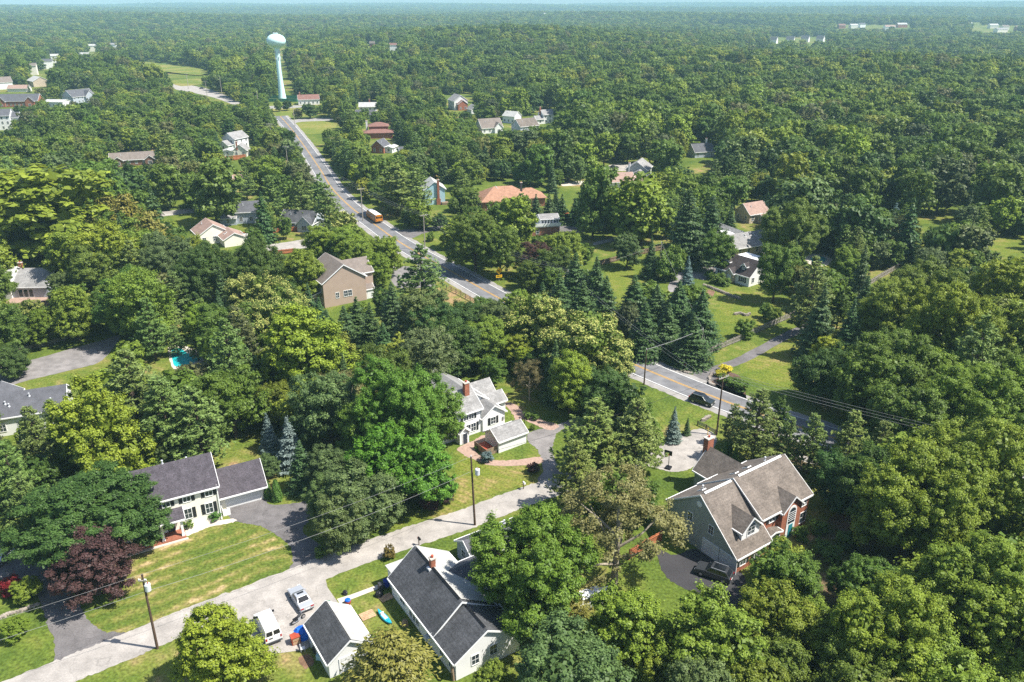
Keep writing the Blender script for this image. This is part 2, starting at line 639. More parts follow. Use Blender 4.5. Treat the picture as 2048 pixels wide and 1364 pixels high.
main_px = [(560, 232), (583, 258), (612, 297), (642, 341), (663, 375), (700, 413), (748, 448), (794, 481), (850, 514), (899, 541), (977, 585), (1060, 630), (1150, 675), (1250, 721), (1369, 771), (1476, 812), (1610, 858), (1790, 912), (2060, 985), (2300, 1050)]
main_line = smooth_open([G(*p) for p in main_px], 16)
ribbon('road_shoulder', main_line, -5.4, 5.2, .012, M['shoulder'], .12)
ribbon('road', main_line, -3.75, 3.75, .03, M['road'])
ribbon('centre_line', main_line, -.26, -.08, .045, M['yellow'])
ribbon('centre_line', main_line, .08, .26, .045, M['yellow'])
ribbon('edge_line', main_line, 3.42, 3.6, .045, M['whiteline'])
ribbon('edge_line', main_line, -3.6, -3.42, .045, M['whiteline'])
KEEP.append([(586, 252), (600, 262), (672, 350), (730, 402), (775, 445), (810, 470), (880, 508), (850, 500), (780, 478), (700, 425), (640, 362), (606, 300)])
KEEP.append([(890, 515), (960, 545), (1015, 580), (960, 592), (880, 548)])
KEEP.append([(1246, 700), (1300, 722), (1478, 800), (1480, 830), (1430, 845), (1340, 800), (1252, 748)])

street_px = [(-160, 1462), (-60, 1421), (120, 1346), (250, 1293), (375, 1241), (512, 1189), (672, 1125), (800, 1080), (924, 1040), (1024, 1002), (1122, 968), (1210, 938), (1290, 912), (1340, 898)]
street_line = smooth_open([G(*p) for p in street_px], 20)
ribbon('street', street_line, -2.45, 2.35, .02, M['street'], .09)
KEEP.append([(222, 1330), (240, 1262), (512, 1165), (672, 1102), (924, 1022), (1110, 955), (1122, 985), (1010, 1030), (780, 1112), (652, 1158), (380, 1268)])
patch('turning_pad', [(1290, 925), (1330, 885), (1372, 865), (1405, 858), (1432, 872), (1425, 900), (1385, 935), (1350, 944), (1320, 938)], .03, M['street'])
patch('parking_pad', [(462, 1218), (560, 1180), (648, 1145), (655, 1175), (676, 1205), (690, 1225), (640, 1280), (610, 1300), (546, 1308), (505, 1280)], .028, M['street'], smooth=False)
patch('driveway', [(452, 1012), (470, 1000), (522, 990), (540, 1008), (580, 1008), (630, 1000), (640, 1015), (622, 1040), (606, 1055), (616, 1075), (672, 1108), (640, 1128), (582, 1146), (586, 1115), (578, 1090), (556, 1072), (520, 1052), (480, 1045), (462, 1038)], .016, M['drive'])
patch('driveway', [(-40, 1100), (10, 1090), (55, 1095), (75, 1112), (100, 1140), (150, 1195), (176, 1240), (208, 1262), (250, 1268), (200, 1300), (118, 1330), (108, 1283), (92, 1240), (78, 1200), (40, 1165), (-40, 1150)], .016, M['drive'])
patch('driveway', [(1150, 836), (1108, 852), (1066, 862), (1054, 872), (1058, 885), (1074, 898), (1082, 918), (1086, 942), (1078, 962), (1130, 960), (1112, 925), (1106, 905), (1108, 880), (1120, 862), (1156, 848)], .016, M['greydrive'])
patch('driveway', [(1312, 1098), (1350, 1110), (1400, 1098), (1478, 1142), (1492, 1165), (1484, 1205), (1470, 1212), (1420, 1200), (1360, 1172), (1330, 1150)], .016, M['sealed'])
patch('driveway', [(726, 540), (760, 535), (800, 532), (838, 534), (852, 524), (872, 538), (840, 552), (870, 572), (800, 576), (778, 558), (745, 550)], .016, M['greydrive'])
patch('driveway', [(795, 462), (850, 455), (905, 450), (985, 448), (985, 456), (900, 458), (850, 466), (822, 476)], .016, M['drive'], keep=False)
KEEP.append([(800, 464), (850, 457), (878, 455), (878, 461), (840, 466)])
patch('driveway', [(1385, 748), (1420, 735), (1480, 712), (1580, 660), (1640, 640), (1660, 650), (1590, 672), (1500, 720), (1452, 740), (1425, 762)], .016, M['drive'])
patch('driveway', [(1336, 575), (1350, 548), (1364, 530), (1395, 520), (1432, 515), (1446, 530), (1425, 548), (1410, 560), (1380, 556), (1360, 570), (1345, 585)], .016, M['greydrive'])
patch('driveway', [(1060, 440), (1110, 444), (1155, 438), (1170, 452), (1160, 465), (1120, 465)], .016, M['drive'])
patch('side_road', [(-60, 742), (0, 733), (70, 718), (140, 698), (200, 682), (240, 672), (205, 720), (150, 738), (60, 760), (-60, 790)], .016, M['greydrive'])
patch('parking_lot', [(530, 492), (575, 484), (622, 478), (628, 492), (580, 500), (545, 504)], .016, M['street'])
patch('side_road', [(290, 428), (345, 421), (420, 412), (520, 404), (520, 410), (430, 420), (350, 430), (290, 436)], .016, M['street'], keep=False)
KEEP.append([(325, 423), (370, 417), (370, 424), (330, 430)])
patch('side_road', [(350, 168), (400, 174), (440, 186), (480, 205), (470, 210), (430, 196), (380, 184), (350, 178)], .03, M['street'])
patch('side_road', [(560, 247), (600, 238), (660, 236), (660, 241), (600, 244), (575, 252)], .016, M['shoulder'])
patch('side_road', [(515, 213), (600, 211), (600, 215), (515, 218)], .016, M['shoulder'], keep=False)
patch('cul_de_sac', [(1210, 335), (1240, 326), (1275, 328), (1285, 338), (1240, 342)], .016, M['street'])
patch('driveway', [(1126, 366), (1165, 362), (1168, 368), (1128, 372)], .016, M['concrete'])
patch('driveway', [(1190, 484), (1235, 474), (1237, 479), (1192, 490)], .016, M['shoulder'])
patch('path', [(322, 1062), (358, 1050), (462, 1038), (468, 1044), (420, 1054), (372, 1073), (345, 1082), (326, 1076)], .024, M['concrete'])
patch('path', [(674, 1198), (700, 1190), (760, 1168), (764, 1175), (702, 1199), (680, 1208)], .02, M['concrete'], smooth=False)
patch('path', [(1008, 806), (1022, 806), (1036, 812), (1050, 826), (1085, 840), (1118, 852), (1098, 860), (1062, 846), (1040, 838), (1032, 856), (1010, 862), (1006, 852), (1028, 842), (1024, 826)], .02, M['brickpath'])
patch('path', [(915, 896), (945, 882), (968, 870), (972, 885), (952, 900), (962, 912), (985, 920), (1030, 920), (1078, 914), (1084, 926), (1030, 932), (980, 930), (945, 918), (922, 906)], .02, M['brickpath'])
patch('lawn', [(270, 1095), (300, 1080), (345, 1085), (372, 1078), (470, 1048), (520, 1056), (552, 1076), (572, 1096), (580, 1120), (572, 1142), (505, 1166), (400, 1205), (250, 1255), (205, 1258), (178, 1236), (190, 1150)], .01, M['frontlawn'], keep=False)
KEEP.append([(275, 1098), (345, 1088), (470, 1050), (550, 1078), (575, 1110), (565, 1142), (400, 1205), (250, 1252), (215, 1250), (200, 1235)])
patch('lawn', [(1212, 528), (1270, 512), (1320, 500), (1330, 515), (1322, 545), (1300, 560), (1240, 600), (1228, 595), (1216, 560)], .01, M['lawn'])
patch('lawn', [(1480, 732), (1520, 708), (1570, 690), (1605, 712), (1600, 760), (1560, 775), (1500, 758)], .01, M['lawn'])
patch('lawn', [(1400, 690), (1440, 610), (1470, 580), (1530, 590), (1560, 620), (1530, 650), (1470, 680)], .01, M['lawn'], keep=False)
KEEP.append([(1425, 600), (1460, 590), (1530, 630), (1490, 660), (1440, 680), (1435, 640)])
patch('lawn', [(945, 905), (990, 935), (1080, 935), (1085, 960), (1000, 985), (925, 1015), (820, 1050), (770, 1065), (860, 1000), (905, 960), (915, 920)], .01, M['lawn'], keep=False)
KEEP.append([(950, 915), (990, 940), (1070, 940), (1060, 960), (1000, 980), (925, 1005), (880, 1020), (910, 970)])
patch('lawn', [(850, 478), (895, 490), (925, 480), (930, 500), (905, 522), (880, 500)], .01, M['lawn'], keep=False)
KEEP.append([(865, 470), (915, 480), (925, 500), (905, 515), (880, 498)])
patch('lawn', [(1750, 420), (1830, 425), (1920, 430), (1920, 445), (1840, 450), (1770, 480), (1740, 530), (1690, 520), (1700, 470)], .01, M['lawn'], keep=False)
KEEP.append([(1845, 440), (1910, 438), (1910, 446), (1850, 450)])
patch('lawn', [(1955, 478), (2010, 472), (2060, 476), (2060, 515), (2000, 508)], .01, M['lawn'])
patch('field', [(258, 127), (300, 125), (355, 132), (402, 138), (416, 146), (395, 150), (345, 145), (290, 137)], .05, M['meadow'])
patch('field', [(345, 162), (400, 158), (402, 168), (360, 172)], .05, M['meadow'])
patch('field', [(580, 240), (650, 243), (672, 252), (665, 262), (620, 268), (590, 258)], .01, M['meadow'])
patch('field', [(540, 208), (590, 207), (580, 235), (560, 236)], .01, M['meadow'], keep=False)
patch('lawn', [(300, 395), (360, 388), (365, 405), (320, 415)], .01, M['lawn'])
patch('lawn', [(345, 432), (395, 428), (440, 436), (500, 440), (505, 450), (480, 460), (420, 448), (360, 452)], .01, M['lawn'])
patch('lawn', [(0, 700), (80, 675), (150, 655), (190, 668), (120, 690), (0, 725)], .01, M['lawn'], keep=False)
patch('bare_ground', [(20, 610), (60, 603), (120, 606), (125, 625), (60, 632), (20, 625)], .012, M['mulch'], keep=False)
patch('bare_ground', [(1350, 700), (1382, 700), (1392, 720), (1370, 745)], .012, M['soil'], keep=False)
patch('flower_bed', [(1412, 770), (1425, 752), (1440, 742), (1478, 752), (1492, 790), (1486, 800), (1440, 782)], .012, M['mulch'])
patch('bare_ground', [(1385, 590), (1410, 580), (1430, 584), (1412, 600)], .012, M['soil'], keep=False)
patch('bare_ground', [(596, 1318), (615, 1308), (628, 1322), (612, 1338)], .012, M['soil'], keep=False)
patch('woodland_floor', [(1500, 1240), (1640, 1060), (1720, 1020), (2100, 990), (2200, 1450), (1300, 1450), (1350, 1300)], .006, M['litter'], keep=False)
patch('woodland_floor', [(1500, 860), (1640, 880), (1780, 925), (2080, 995), (2080, 1060), (1700, 1000), (1560, 930)], .007, M['litter'], keep=False)
patch('side_road', [(1560, 895), (1620, 915), (1720, 935), (1860, 985), (2060, 1040), (2060, 1052), (1850, 996), (1710, 945), (1610, 924)], .02, M['street'], keep=False)
KEEP += [[(1335, 1112), (1400, 1100), (1480, 1150), (1482, 1195), (1420, 1190), (1350, 1160)], [(1345, 990), (1410, 985), (1460, 955), (1562, 912), (1610, 985), (1600, 1040), (1540, 1060), (1470, 1140), (1350, 1070)],
         [(1235, 1085), (1310, 1180), (1380, 1180), (1330, 1130)], [(1610, 1000), (1720, 1065), (1700, 1130), (1645, 1140), (1615, 1065)]]

for px in ([(1000, 400), (960, 410), (960, 370), (1000, 362), (1088, 372), (1085, 388)], [(848, 372), (878, 362), (898, 372), (896, 418), (852, 418)], [(646, 510), (690, 500), (735, 530), (740, 590), (650, 600), (612, 545)],
           [(900, 765), (965, 765), (1055, 845), (1060, 880), (960, 905), (905, 870)], [(300, 930), (412, 900), (530, 920), (530, 980), (440, 1040), (300, 1050)], [(0, 765), (170, 740), (140, 800), (0, 840)], [(20, 520), (98, 520), (85, 590), (20, 590)],
           [(845, 1105), (925, 1195), (1000, 1270), (920, 1330), (785, 1155)], [(616, 1240), (660, 1210), (725, 1240), (680, 1262), (655, 1310)], [(915, 1080), (1020, 1048), (1020, 1060), (955, 1110)],
           [(1430, 500), (1540, 500), (1525, 570), (1430, 545)], [(1470, 470), (1530, 470), (1530, 495), (1470, 500)], [(1480, 415), (1520, 412), (1520, 430), (1482, 445)], [(1210, 348), (1290, 335), (1290, 360), (1220, 372)],
           [(230, 315), (305, 308), (308, 330), (240, 340)], [(445, 275), (495, 270), (500, 310), (448, 312)], [(395, 450), (465, 470), (465, 490), (405, 485)], [(570, 425), (635, 428), (640, 462), (585, 460)],
           [(1062, 445), (1130, 440), (1128, 470), (1065, 468)], [(340, 692), (400, 700), (400, 730), (348, 735)], [(550, 80), (566, 200), (540, 205), (590, 205), (558, 80)], [(534, 78), (572, 78), (572, 104), (534, 104)],
           [(890, 190), (940, 190), (945, 222), (900, 222)], [(955, 243), (1000, 240), (1000, 262), (960, 264)], [(735, 250), (775, 247), (775, 274), (737, 274)], [(1020, 240), (1070, 238), (1105, 222), (1105, 245), (1030, 262)],
           [(715, 206), (745, 206), (745, 222), (715, 222)], [(600, 195), (635, 195), (635, 208), (600, 208)], [(0, 188), (70, 186), (70, 208), (0, 210)], [(137, 178), (178, 176), (178, 204), (140, 205)], [(0, 218), (22, 218), (20, 260), (0, 262)],
           [(104, 200), (132, 202), (132, 214), (104, 214)], [(64, 156), (96, 160), (94, 174), (66, 174)], [(28, 172), (52, 172), (50, 182), (30, 182)], [(0, 160), (14, 162), (14, 178), (0, 178)],
           [(180, 96), (192, 96), (192, 104), (180, 104)], [(107, 119), (119, 119), (119, 127), (107, 127)], [(165, 117), (180, 117), (180, 124), (165, 124)], [(222, 94), (234, 94), (234, 101), (222, 101)], [(58, 143), (72, 143), (72, 151), (58, 151)], [(92, 132), (104, 132), (104, 139), (92, 139)], [(738, 92), (752, 92), (752, 100), (738, 100)], [(780, 97), (794, 97), (794, 105), (780, 105)],
           [(735, 416), (764, 416), (760, 442), (738, 440)], [(1540, 75), (1650, 75), (1650, 90), (1540, 90)], [(1390, 298), (1418, 298), (1415, 312), (1385, 312)], [(1625, 512), (1650, 512), (1650, 528), (1625, 528)],
           [(1735, 620), (1765, 620), (1765, 655), (1738, 655)], [(990, 540), (1010, 540), (1010, 560), (990, 560)], [(1480, 700), (1425, 715), (1590, 645), (1585, 625)], [(1745, 565), (1810, 525), (1812, 532), (1750, 570)],
           [(750, 282), (790, 280), (790, 306), (752, 306)], [(460, 352), (485, 352), (485, 375), (460, 375)], [(480, 402), (540, 400), (540, 440), (482, 442)], [(1675, 50), (1820, 50), (1820, 60), (1675, 62)], [(1935, 45), (2040, 48), (2040, 66), (1940, 66)],
           [(905, 590), (955, 600), (950, 610), (905, 600)], [(1005, 800), (1120, 840), (1110, 925), (1000, 925)], [(720, 400), (740, 400), (735, 440), (722, 440)], [(1115, 425), (1150, 425), (1150, 440), (1115, 440)], [(2000, 945), (2048, 950), (2048, 980), (2000, 980)]):
    KEEP.append(px)
# ---------------------------------------------------------------- houses
def GT(x, y):
    z = 0.0
    for _ in range(25):
        X, Y = G(x, y, z)
        z = 0.5 * z + 0.5 * float(terr(X, Y))
    return X, Y, float(terr(X, Y))


WCACHE = {}


def win_meshes(w, h, nx_, ny_, trim='trim'):
    k = (round(w, 2), round(h, 2), nx_, ny_, trim)
    if k in WCACHE:
        return WCACHE[k]
    f = MB()
    t = .09
    f.box(-w / 2 - t, -w / 2, -.07, .02, -h / 2 - t, h / 2 + t)
    f.box(w / 2, w / 2 + t, -.07, .02, -h / 2 - t, h / 2 + t)
    f.box(-w / 2, w / 2, -.07, .02, h / 2, h / 2 + t)
    f.box(-w / 2, w / 2, -.09, .02, -h / 2 - t, -h / 2)
    for i in range(1, nx_):
        x = -w / 2 + w * i / nx_
        f.box(x - .025, x + .025, -.05, .0, -h / 2, h / 2)
    for i in range(1, ny_):
        z = -h / 2 + h * i / ny_
        f.box(-w / 2, w / 2, -.045, .0, z - .025, z + .025)
    p = MB().box(-w / 2, w / 2, -.03, .01, -h / 2, h / 2)
    s = MB().box(-.24, .24, -.06, .0, -h / 2 - .05, h / 2 + .05)
    WCACHE[k] = (f.mesh('window frame', M[trim]), p.mesh('pane', M['glass']), s.mesh('shutter', M['shut']))
    return WCACHE[k]


class House:
    def __init__(s, name, label, loc, ang, short, cat='house', r=7, group=None):
        z = float(terr(*loc[:2])) if len(loc) < 3 else loc[2]
        s.root = thing(name, label, cat, (loc[0], loc[1], z), R(ang), group)
        s.ang = R(ang)
        s.X, s.Y = loc[0], loc[1]
        s.n = 0
        s.r = r
        if short:
            LAND.append((short, loc[0], loc[1]))

    def w(s, x, y):
        c, d = math.cos(s.ang), math.sin(s.ang)
        return s.X + x * c - y * d, s.Y + x * d + y * c

    def block(s, x0, x1, F, Rg, Bk, wall, roof, o=(0, 0), rot=0, oh=.35, so=.3, th=.2, trim='trim', name='wall', roofname='roof', z0=-.2, walls=True, ridge=None):
        """a gabled range: F, Rg, Bk are (y, z) of the front eave, the ridge and the back eave; the ridge runs along x"""
        s.n += 1
        e = s.n * .004
        x0, x1 = x0 + e, x1 - e
        (yf, zf), (yr, zr), (yb, zb) = F, Rg, Bk
        yf, yb = yf + e, yb - e
        loc, rz = (o[0], o[1], 0), R(rot)
        for fx in np.linspace(x0, x1, 4):
            for fy in (yf + 1, yb - 1):
                c, d = math.cos(rz), math.sin(rz)
                FOOT.append((*s.w(o[0] + fx * c - fy * d, o[1] + fx * d + fy * c), 2.6))
        if walls:
            m = MB()
            poly = [(yf, z0), (yb, z0), (yb, zb - th / 2)]
            if yr < yb - .05:
                poly.append((yr, zr - th / 2))
            if yr > yf + .05:
                poly.append((yf, zf - th / 2))
            m.prism(poly, x0, x1)
            m.build(name, M[wall], s.root, loc, rz)
        sf = (zr - zf) / max(yr - yf, .01)
        sb = (zr - zb) / max(yb - yr, .01)
        r = MB()
        tr = MB()
        X0, X1 = x0 - so, x1 + so
        up = []
        if yr > yf + .05:
            up.append((yf - oh, zf - oh * sf))
        up.append((yr, zr))
        if yr < yb - .05:
            up.append((yb + oh, zb - oh * sb))
        n = len(up)
        vs = []
        for x in (X0, X1):
            vs += [(x, y, z) for y, z in up] + [(x, y, z - th) for y, z in up]
        fs = []
        k = 2 * n
        for i in range(n - 1):
            fs.append((i, i + k, i + 1 + k, i + 1))
            fs.append((n + i, n + i + 1, n + i + 1 + k, n + i + k))
            fs.append((i, i + 1, n + i + 1, n + i))
            fs.append((k + i, k + n + i, k + n + i + 1, k + i + 1))
        fs.append((0, n, n + k, k))
        fs.append((n - 1, k + n - 1, k + 2 * n - 1, 2 * n - 1))
        r.add(vs, fs)
        ro = r.build(roofname, M[roof], s.root, loc, rz)
        for i in range(n - 1):     # rake boards
            (ya, za), (yc, zc) = up[i], up[i + 1]
            for xa, xb in ((X0 - .05, X0 + .012), (X1 - .012, X1 + .05)):
                tr.prism([(ya, za - th - .03), (yc, zc - th - .03), (yc, zc + .012), (ya, za + .012)], xa, xb)
        if yr > yf + .05:
            y, z = up[0]
            tr.box(X0 + .05, X1 - .05, y - .13, y - .005, z - th - .02, z + .0)
        if yr < yb - .05:
            y, z = up[-1]
            tr.box(X0 + .05, X1 - .05, y + .005, y + .13, z - th - .02, z + .0)
        tr.build('roof_trim', M[trim], s.root, loc, rz)
        if ridge:
            MB().prism([(yr - .2, zr - .2 * sf + .02), (yr, zr - .1), (yr + .2, zr - .2 * sb + .02), (yr, zr + .07)], x0 + .3, x1 - .3).build('ridge_cap', M[ridge], s.root, loc, rz)
        return dict(x0=x0, x1=x1, yf=yf, yb=yb, zf=zf, zb=zb, zr=zr, yr=yr, o=o, rot=rz, roof=ro, sf=sf, sb=sb)

    def place(s, b, side, t, z):
        if side == 'f':
            p, a = (t, b['yf'], z), 0
        elif side == 'b':
            p, a = (t, b['yb'], z), PI
        elif side == 'l':
            p, a = (b['x0'], t, z), -PI / 2
        else:
            p, a = (b['x1'], t, z), PI / 2
        c, d = math.cos(b['rot']), math.sin(b['rot'])
        return (b['o'][0] + p[0] * c - p[1] * d, b['o'][1] + p[0] * d + p[1] * c, z), a + b['rot']

    def window(s, b, side, t, z, w=1.0, h=1.5, sh=False, nx_=2, ny_=2, trim='trim'):
        fm, pm, sm = win_meshes(w, h, nx_, ny_, trim)
        p, a = s.place(b, side, t, z)
        o = inst('window', fm, s.root, p, a)
        inst('pane', pm, o)
        if sh:
            inst('shutter', sm, o, (-w / 2 - .36, 0, 0))
            inst('shutter', sm, o, (w / 2 + .36, 0, 0))
        return o

    def door(s, b, side, t, w=1.0, h=2.1, m='door', name='door', z0=0.0):
        p, a = s.place(b, side, t, z0)
        d = MB().box(-w / 2, w / 2, -.05, .02, 0, h).build(name, M[m], s.root, p, a)
        f = MB()
        f.box(-w / 2 - .12, -w / 2, -.08, .02, 0, h + .12)
        f.box(w / 2, w / 2 + .12, -.08, .02, 0, h + .12)
        f.box(-w / 2, w / 2, -.08, .02, h, h + .12)
        f.build('door_frame', M['trim'], d)
        if w < 1.6:
            MB().box(w / 2 - .16, w / 2 - .06, -.11, -.05, h * .45, h * .45 + .12).build('handle', M['metal'], d)
        else:
            g = MB()
            for i in range(4):
                g.box(-w / 2 + .15, w / 2 - .15, -.062, -.05, h * i / 4 + .1, h * (i + 1) / 4 - .06)
            g.build('door_panel', M['door'], d)
        return d

    def chimney(s, x, y, z0, z1, w=.9, d=.7, m='w_brick', cap='concrete'):
        b = MB().box(x - w / 2, x + w / 2, y - d / 2, y + d / 2, z0, z1)
        o = b.build('chimney', M[m], s.root)
        MB().box(x - w / 2 - .08, x + w / 2 + .08, y - d / 2 - .08, y + d / 2 + .08, z1 - .02, z1 + .14).build('chimney_cap', M[cap], o)
        MB().lathe([(.16, 0), (.18, .3), (.13, .32)], 10, c=(x, y, z1 + .13)).build('flue', M['redbox'], o)
        return o

    def vent(s, b, x, f, side='f'):
        """a small vent pipe on a roof slope; f = 0 at the eave, 1 at the ridge"""
        if side == 'f':
            y = b['yf'] + (b['yr'] - b['yf']) * f
            z = b['zf'] + (b['zr'] - b['zf']) * f
        else:
            y = b['yb'] + (b['yr'] - b['yb']) * f
            z = b['zb'] + (b['zr'] - b['zb']) * f
        c, d = math.cos(b['rot']), math.sin(b['rot'])
        MB().lathe([(.2, -.1), (.2, .06), (.09, .08), (.09, .5), (.14, .52), (.14, .6)], 10).build('roof_vent', M['steel'], s.root, (b['o'][0] + x * c - y * d, b['o'][1] + x * d + y * c, z))

    def skylight(s, b, x, f, side='f', w=.7, l=1.2, m='carglass'):
        if side == 'f':
            y, z, sl, sg = b['yf'] + (b['yr'] - b['yf']) * f, b['zf'] + (b['zr'] - b['zf']) * f, b['sf'], 1
        else:
            y, z, sl, sg = b['yb'] + (b['yr'] - b['yb']) * f, b['zb'] + (b['zr'] - b['zb']) * f, b['sb'], -1
        c, d = math.cos(b['rot']), math.sin(b['rot'])
        o = MB().box(-w / 2, w / 2, -l / 2, l / 2, -.1, .14).build('skylight', M['trim'], s.root, (b['o'][0] + x * c - y * d, b['o'][1] + x * d + y * c, z))
        o.rotation_euler = (math.atan(sl) * sg, 0, b['rot'])
        MB().box(-w / 2 + .1, w / 2 - .1, -l / 2 + .1, l / 2 - .1, .14, .16).build('pane', M[m], o)

    def auto(s, b, sides='fblr', storeys=1, step=2.6, sh=False, w=.95, h=1.35):
        for sd in sides:
            a0, a1 = (b['x0'], b['x1']) if sd in 'fb' else (b['yf'], b['yb'])
            n = max(1, int((a1 - a0 - .8) / step))
            for k in range(storeys):
                for i in range(n):
                    s.window(b, sd, a0 + (a1 - a0) * (i + .5) / n, 1.6 + 2.7 * k, w, h, sh)


def simple(name, label, short, px, ang, L, W, zw, zr, wall, roof, storeys=1, chim=None, wing=None, sh=False, cat='house', sides='fblr', front_gables=(), vents=1, trim='trim', group=None):
    X, Y, Z = GT(*px)
    H = House(name, label, (X, Y, Z), ang, short, cat, group=group)
    b = H.block(-L / 2, L / 2, (-W / 2, zw), (0, zr), (W / 2, zw), wall, roof, trim=trim)
    if storeys:
        H.auto(b, sides, storeys, sh=sh)
    for gx_, gw, gz in front_gables:
        sl = (zr - zw) / (W / 2)
        depth = gw / 2
        q = H.block(-W / 2 - 1.4, 0, (-gw / 2, zw), (0, zw + gz), (gw / 2, zw), wall, roof, o=(gx_, 0), rot=90, trim=trim)
        H.window(q, 'l', 0, 1.5, 1.6, 1.3)
    if chim:
        H.chimney(chim[0], chim[1], -.1 if abs(chim[1]) >= W / 2 or abs(chim[0]) >= L / 2 else zw, chim[2], .9, .7, chim[3] if len(chim) > 3 else 'w_brick')
    if wing:
        wx0, wx1, wy0, wy1, wzw, wzr = wing[:6]
        q = H.block(wx0, wx1, (wy0, wzw), ((wy0 + wy1) / 2, wzr), (wy1, wzw), wing[6] if len(wing) > 6 else wall, wing[7] if len(wing) > 7 else roof, trim=trim)
        H.auto(q, 'flr', 1)
    for i in range(vents):
        H.vent(b, -L / 4 + i * L / 3, .6)
    return H, b


# --- cream house with charcoal roof
H = House('cream_house', 'two-storey cream house with charcoal roof, black shutters and attached garage', (-42.55, 97.4), 29, 'the cream house with charcoal roof')
b = H.block(-10.4, 0, (0, 6.1), (3.75, 9.3), (7.5, 6.1), 'w_cream', 'r_purple')
for x in (-1.25, -4.25, -7.0, -9.3):
    H.window(b, 'f', x, 5.2, .95, 1.5, True)
for x in (-1.5, -4.4):
    H.window(b, 'f', x, 2.45, .95, 1.6, True)
H.auto(b, 'br', 2)
H.vent(b, -6.3, .97, 'b')
H.vent(b, -3, .6, 'b')
for x in (-.16, -10.45):
    MB().box(x, x + .16, -.16, -.03, 0, 6.0).build('downpipe', M['trim'], H.root)
g = H.block(0, 6.9, (2.3, 3.15), (5.1, 5.5), (7.9, 3.15), 'w_cream', 'r_purple', oh=.8)
H.door(g, 'f', 3.55, 4.8, 2.3, name='garage_door')
H.auto(g, 'r', 1)
p = H.block(-12.4, -5.3, (-2.0, 3.25), (-.04, 3.95), (-.04, 3.95), 'w_cream', 'r_purple', walls=False, oh=.2, roofname='porch_roof')
for x in (-5.6, -8.2, -10.4, -12.2):
    MB().box(x - .16, x + .16, -1.95, -1.63, .3, 3.05).box(x - .22, x + .22, -2.01, -1.57, .28, .55).box(x - .22, x + .22, -2.01, -1.57, 2.85, 3.07).build('porch_column', M['trim'], H.root)
MB().box(-12.6, -5.3, -2.3, -.02, -.1, .3).build('porch_floor', M['w_brick'], H.root)
MB().box(-12.8, -5.1, -2.75, -2.305, -.1, .14).build('porch_step', M['concrete'], H.root)
H.door(b, 'f', -6.9, 1.0, 2.15, 'darkdoor', z0=.3)
H.window(b, 'f', -8.6, 1.75, .9, 1.4, True)
q = H.block(-15.0, -10.4, (.6, 3.1), (3.7, 4.9), (6.8, 3.1), 'w_cream', 'r_purple')
H.window(q, 'f', -13, 1.7, .9, 1.3, True)
MB().box(.25, .31, .5, 2.2, 0, 1.1).box(.31, 1.3, .5, .56, 0, 1.1).build('gate', M['trim'], H.root)

# --- white farmhouse
H = House('white_farmhouse', 'white two-storey farmhouse with grey roofs, brick chimney and dark shutters', (-5.4, 123.3), 36, 'the white farmhouse')
b = H.block(-9.5, 0, (0, 4.95), (3.55, 7.45), (7.1, 4.95), 'w_white', 'r_grey')
H.window(b, 'f', -3.15, 3.95, 1.0, 1.5, False)
H.window(b, 'f', -2.1, 3.95, 1.0, 1.5, False)
H.window(b, 'f', -2.75, 1.45, 1.0, 1.5, False)
H.window(b, 'f', -1.7, 1.45, 1.0, 1.5, False)
for z in (3.95, 1.45):
    for x in ((-3.95, -1.3) if z > 2 else (-3.55, -.9)):
        MB().box(x - .24, x + .24, -.06, 0, z - .8, z + .8).build('shutter', M['shut'], H.root)
for x in (-6.2, -8.3):
    H.window(b, 'f', x, 3.95, 1.0, 1.5, True)
    H.window(b, 'f', x - .8 if x < -8 else x - 1.2, 1.45, 1.0, 1.5, True)
MB().tube((-.02, -.1, 0), (-.02, -.1, 4.7), .06).build('downpipe', M['w_green'], H.root)
H.vent(b, -4.1, .35)
H.chimney(-1.35, 2.6, 6.2, 8.9, .95, .75)
r_ = H.block(3.3, 13.2, (-4.5, 4.3), (0, 7.4), (4.9, 4.3), 'w_white', 'r_grey', o=(-1.1, 0), rot=90)
H.auto(r_, 'fbr', 1)
B_ = H.block(-.25, 4.2, (-4.9, 2.9), (-2.55, 4.6), (-.12, 2.9), 'w_white', 'r_grey', o=(0, 0), rot=90)
H.window(B_, 'l', -2.35, 1.55, 1.0, 1.3, True)
MB().box(4.35, 4.7, -.42, -.2, 1.1, 1.7).build('meter_box', M['metal'], H.root)
c_ = H.block(4.4, 7.6, (3.3, 2.9), (5, 4.1), (6.8, 2.9), 'w_white', 'r_grey')
H.auto(c_, 'fr', 1, w=.8, h=1.1)
d_ = H.block(3.2, 7.6, (6.9, 3.0), (9.0, 4.9), (11.2, 3.0), 'w_white', 'r_grey')
H.auto(d_, 'fr', 1)
pch = H.block(-1.9, .02, (-.95, 2.5), (0, 3.3), (.95, 2.5), 'w_white', 'r_grey', o=(-4.75, 0), rot=90, oh=.2)
H.door(pch, 'l', -.1, .9, 2.0, 'darkdoor')
H.window(pch, 'b', -.9, 1.5, .5, .9)

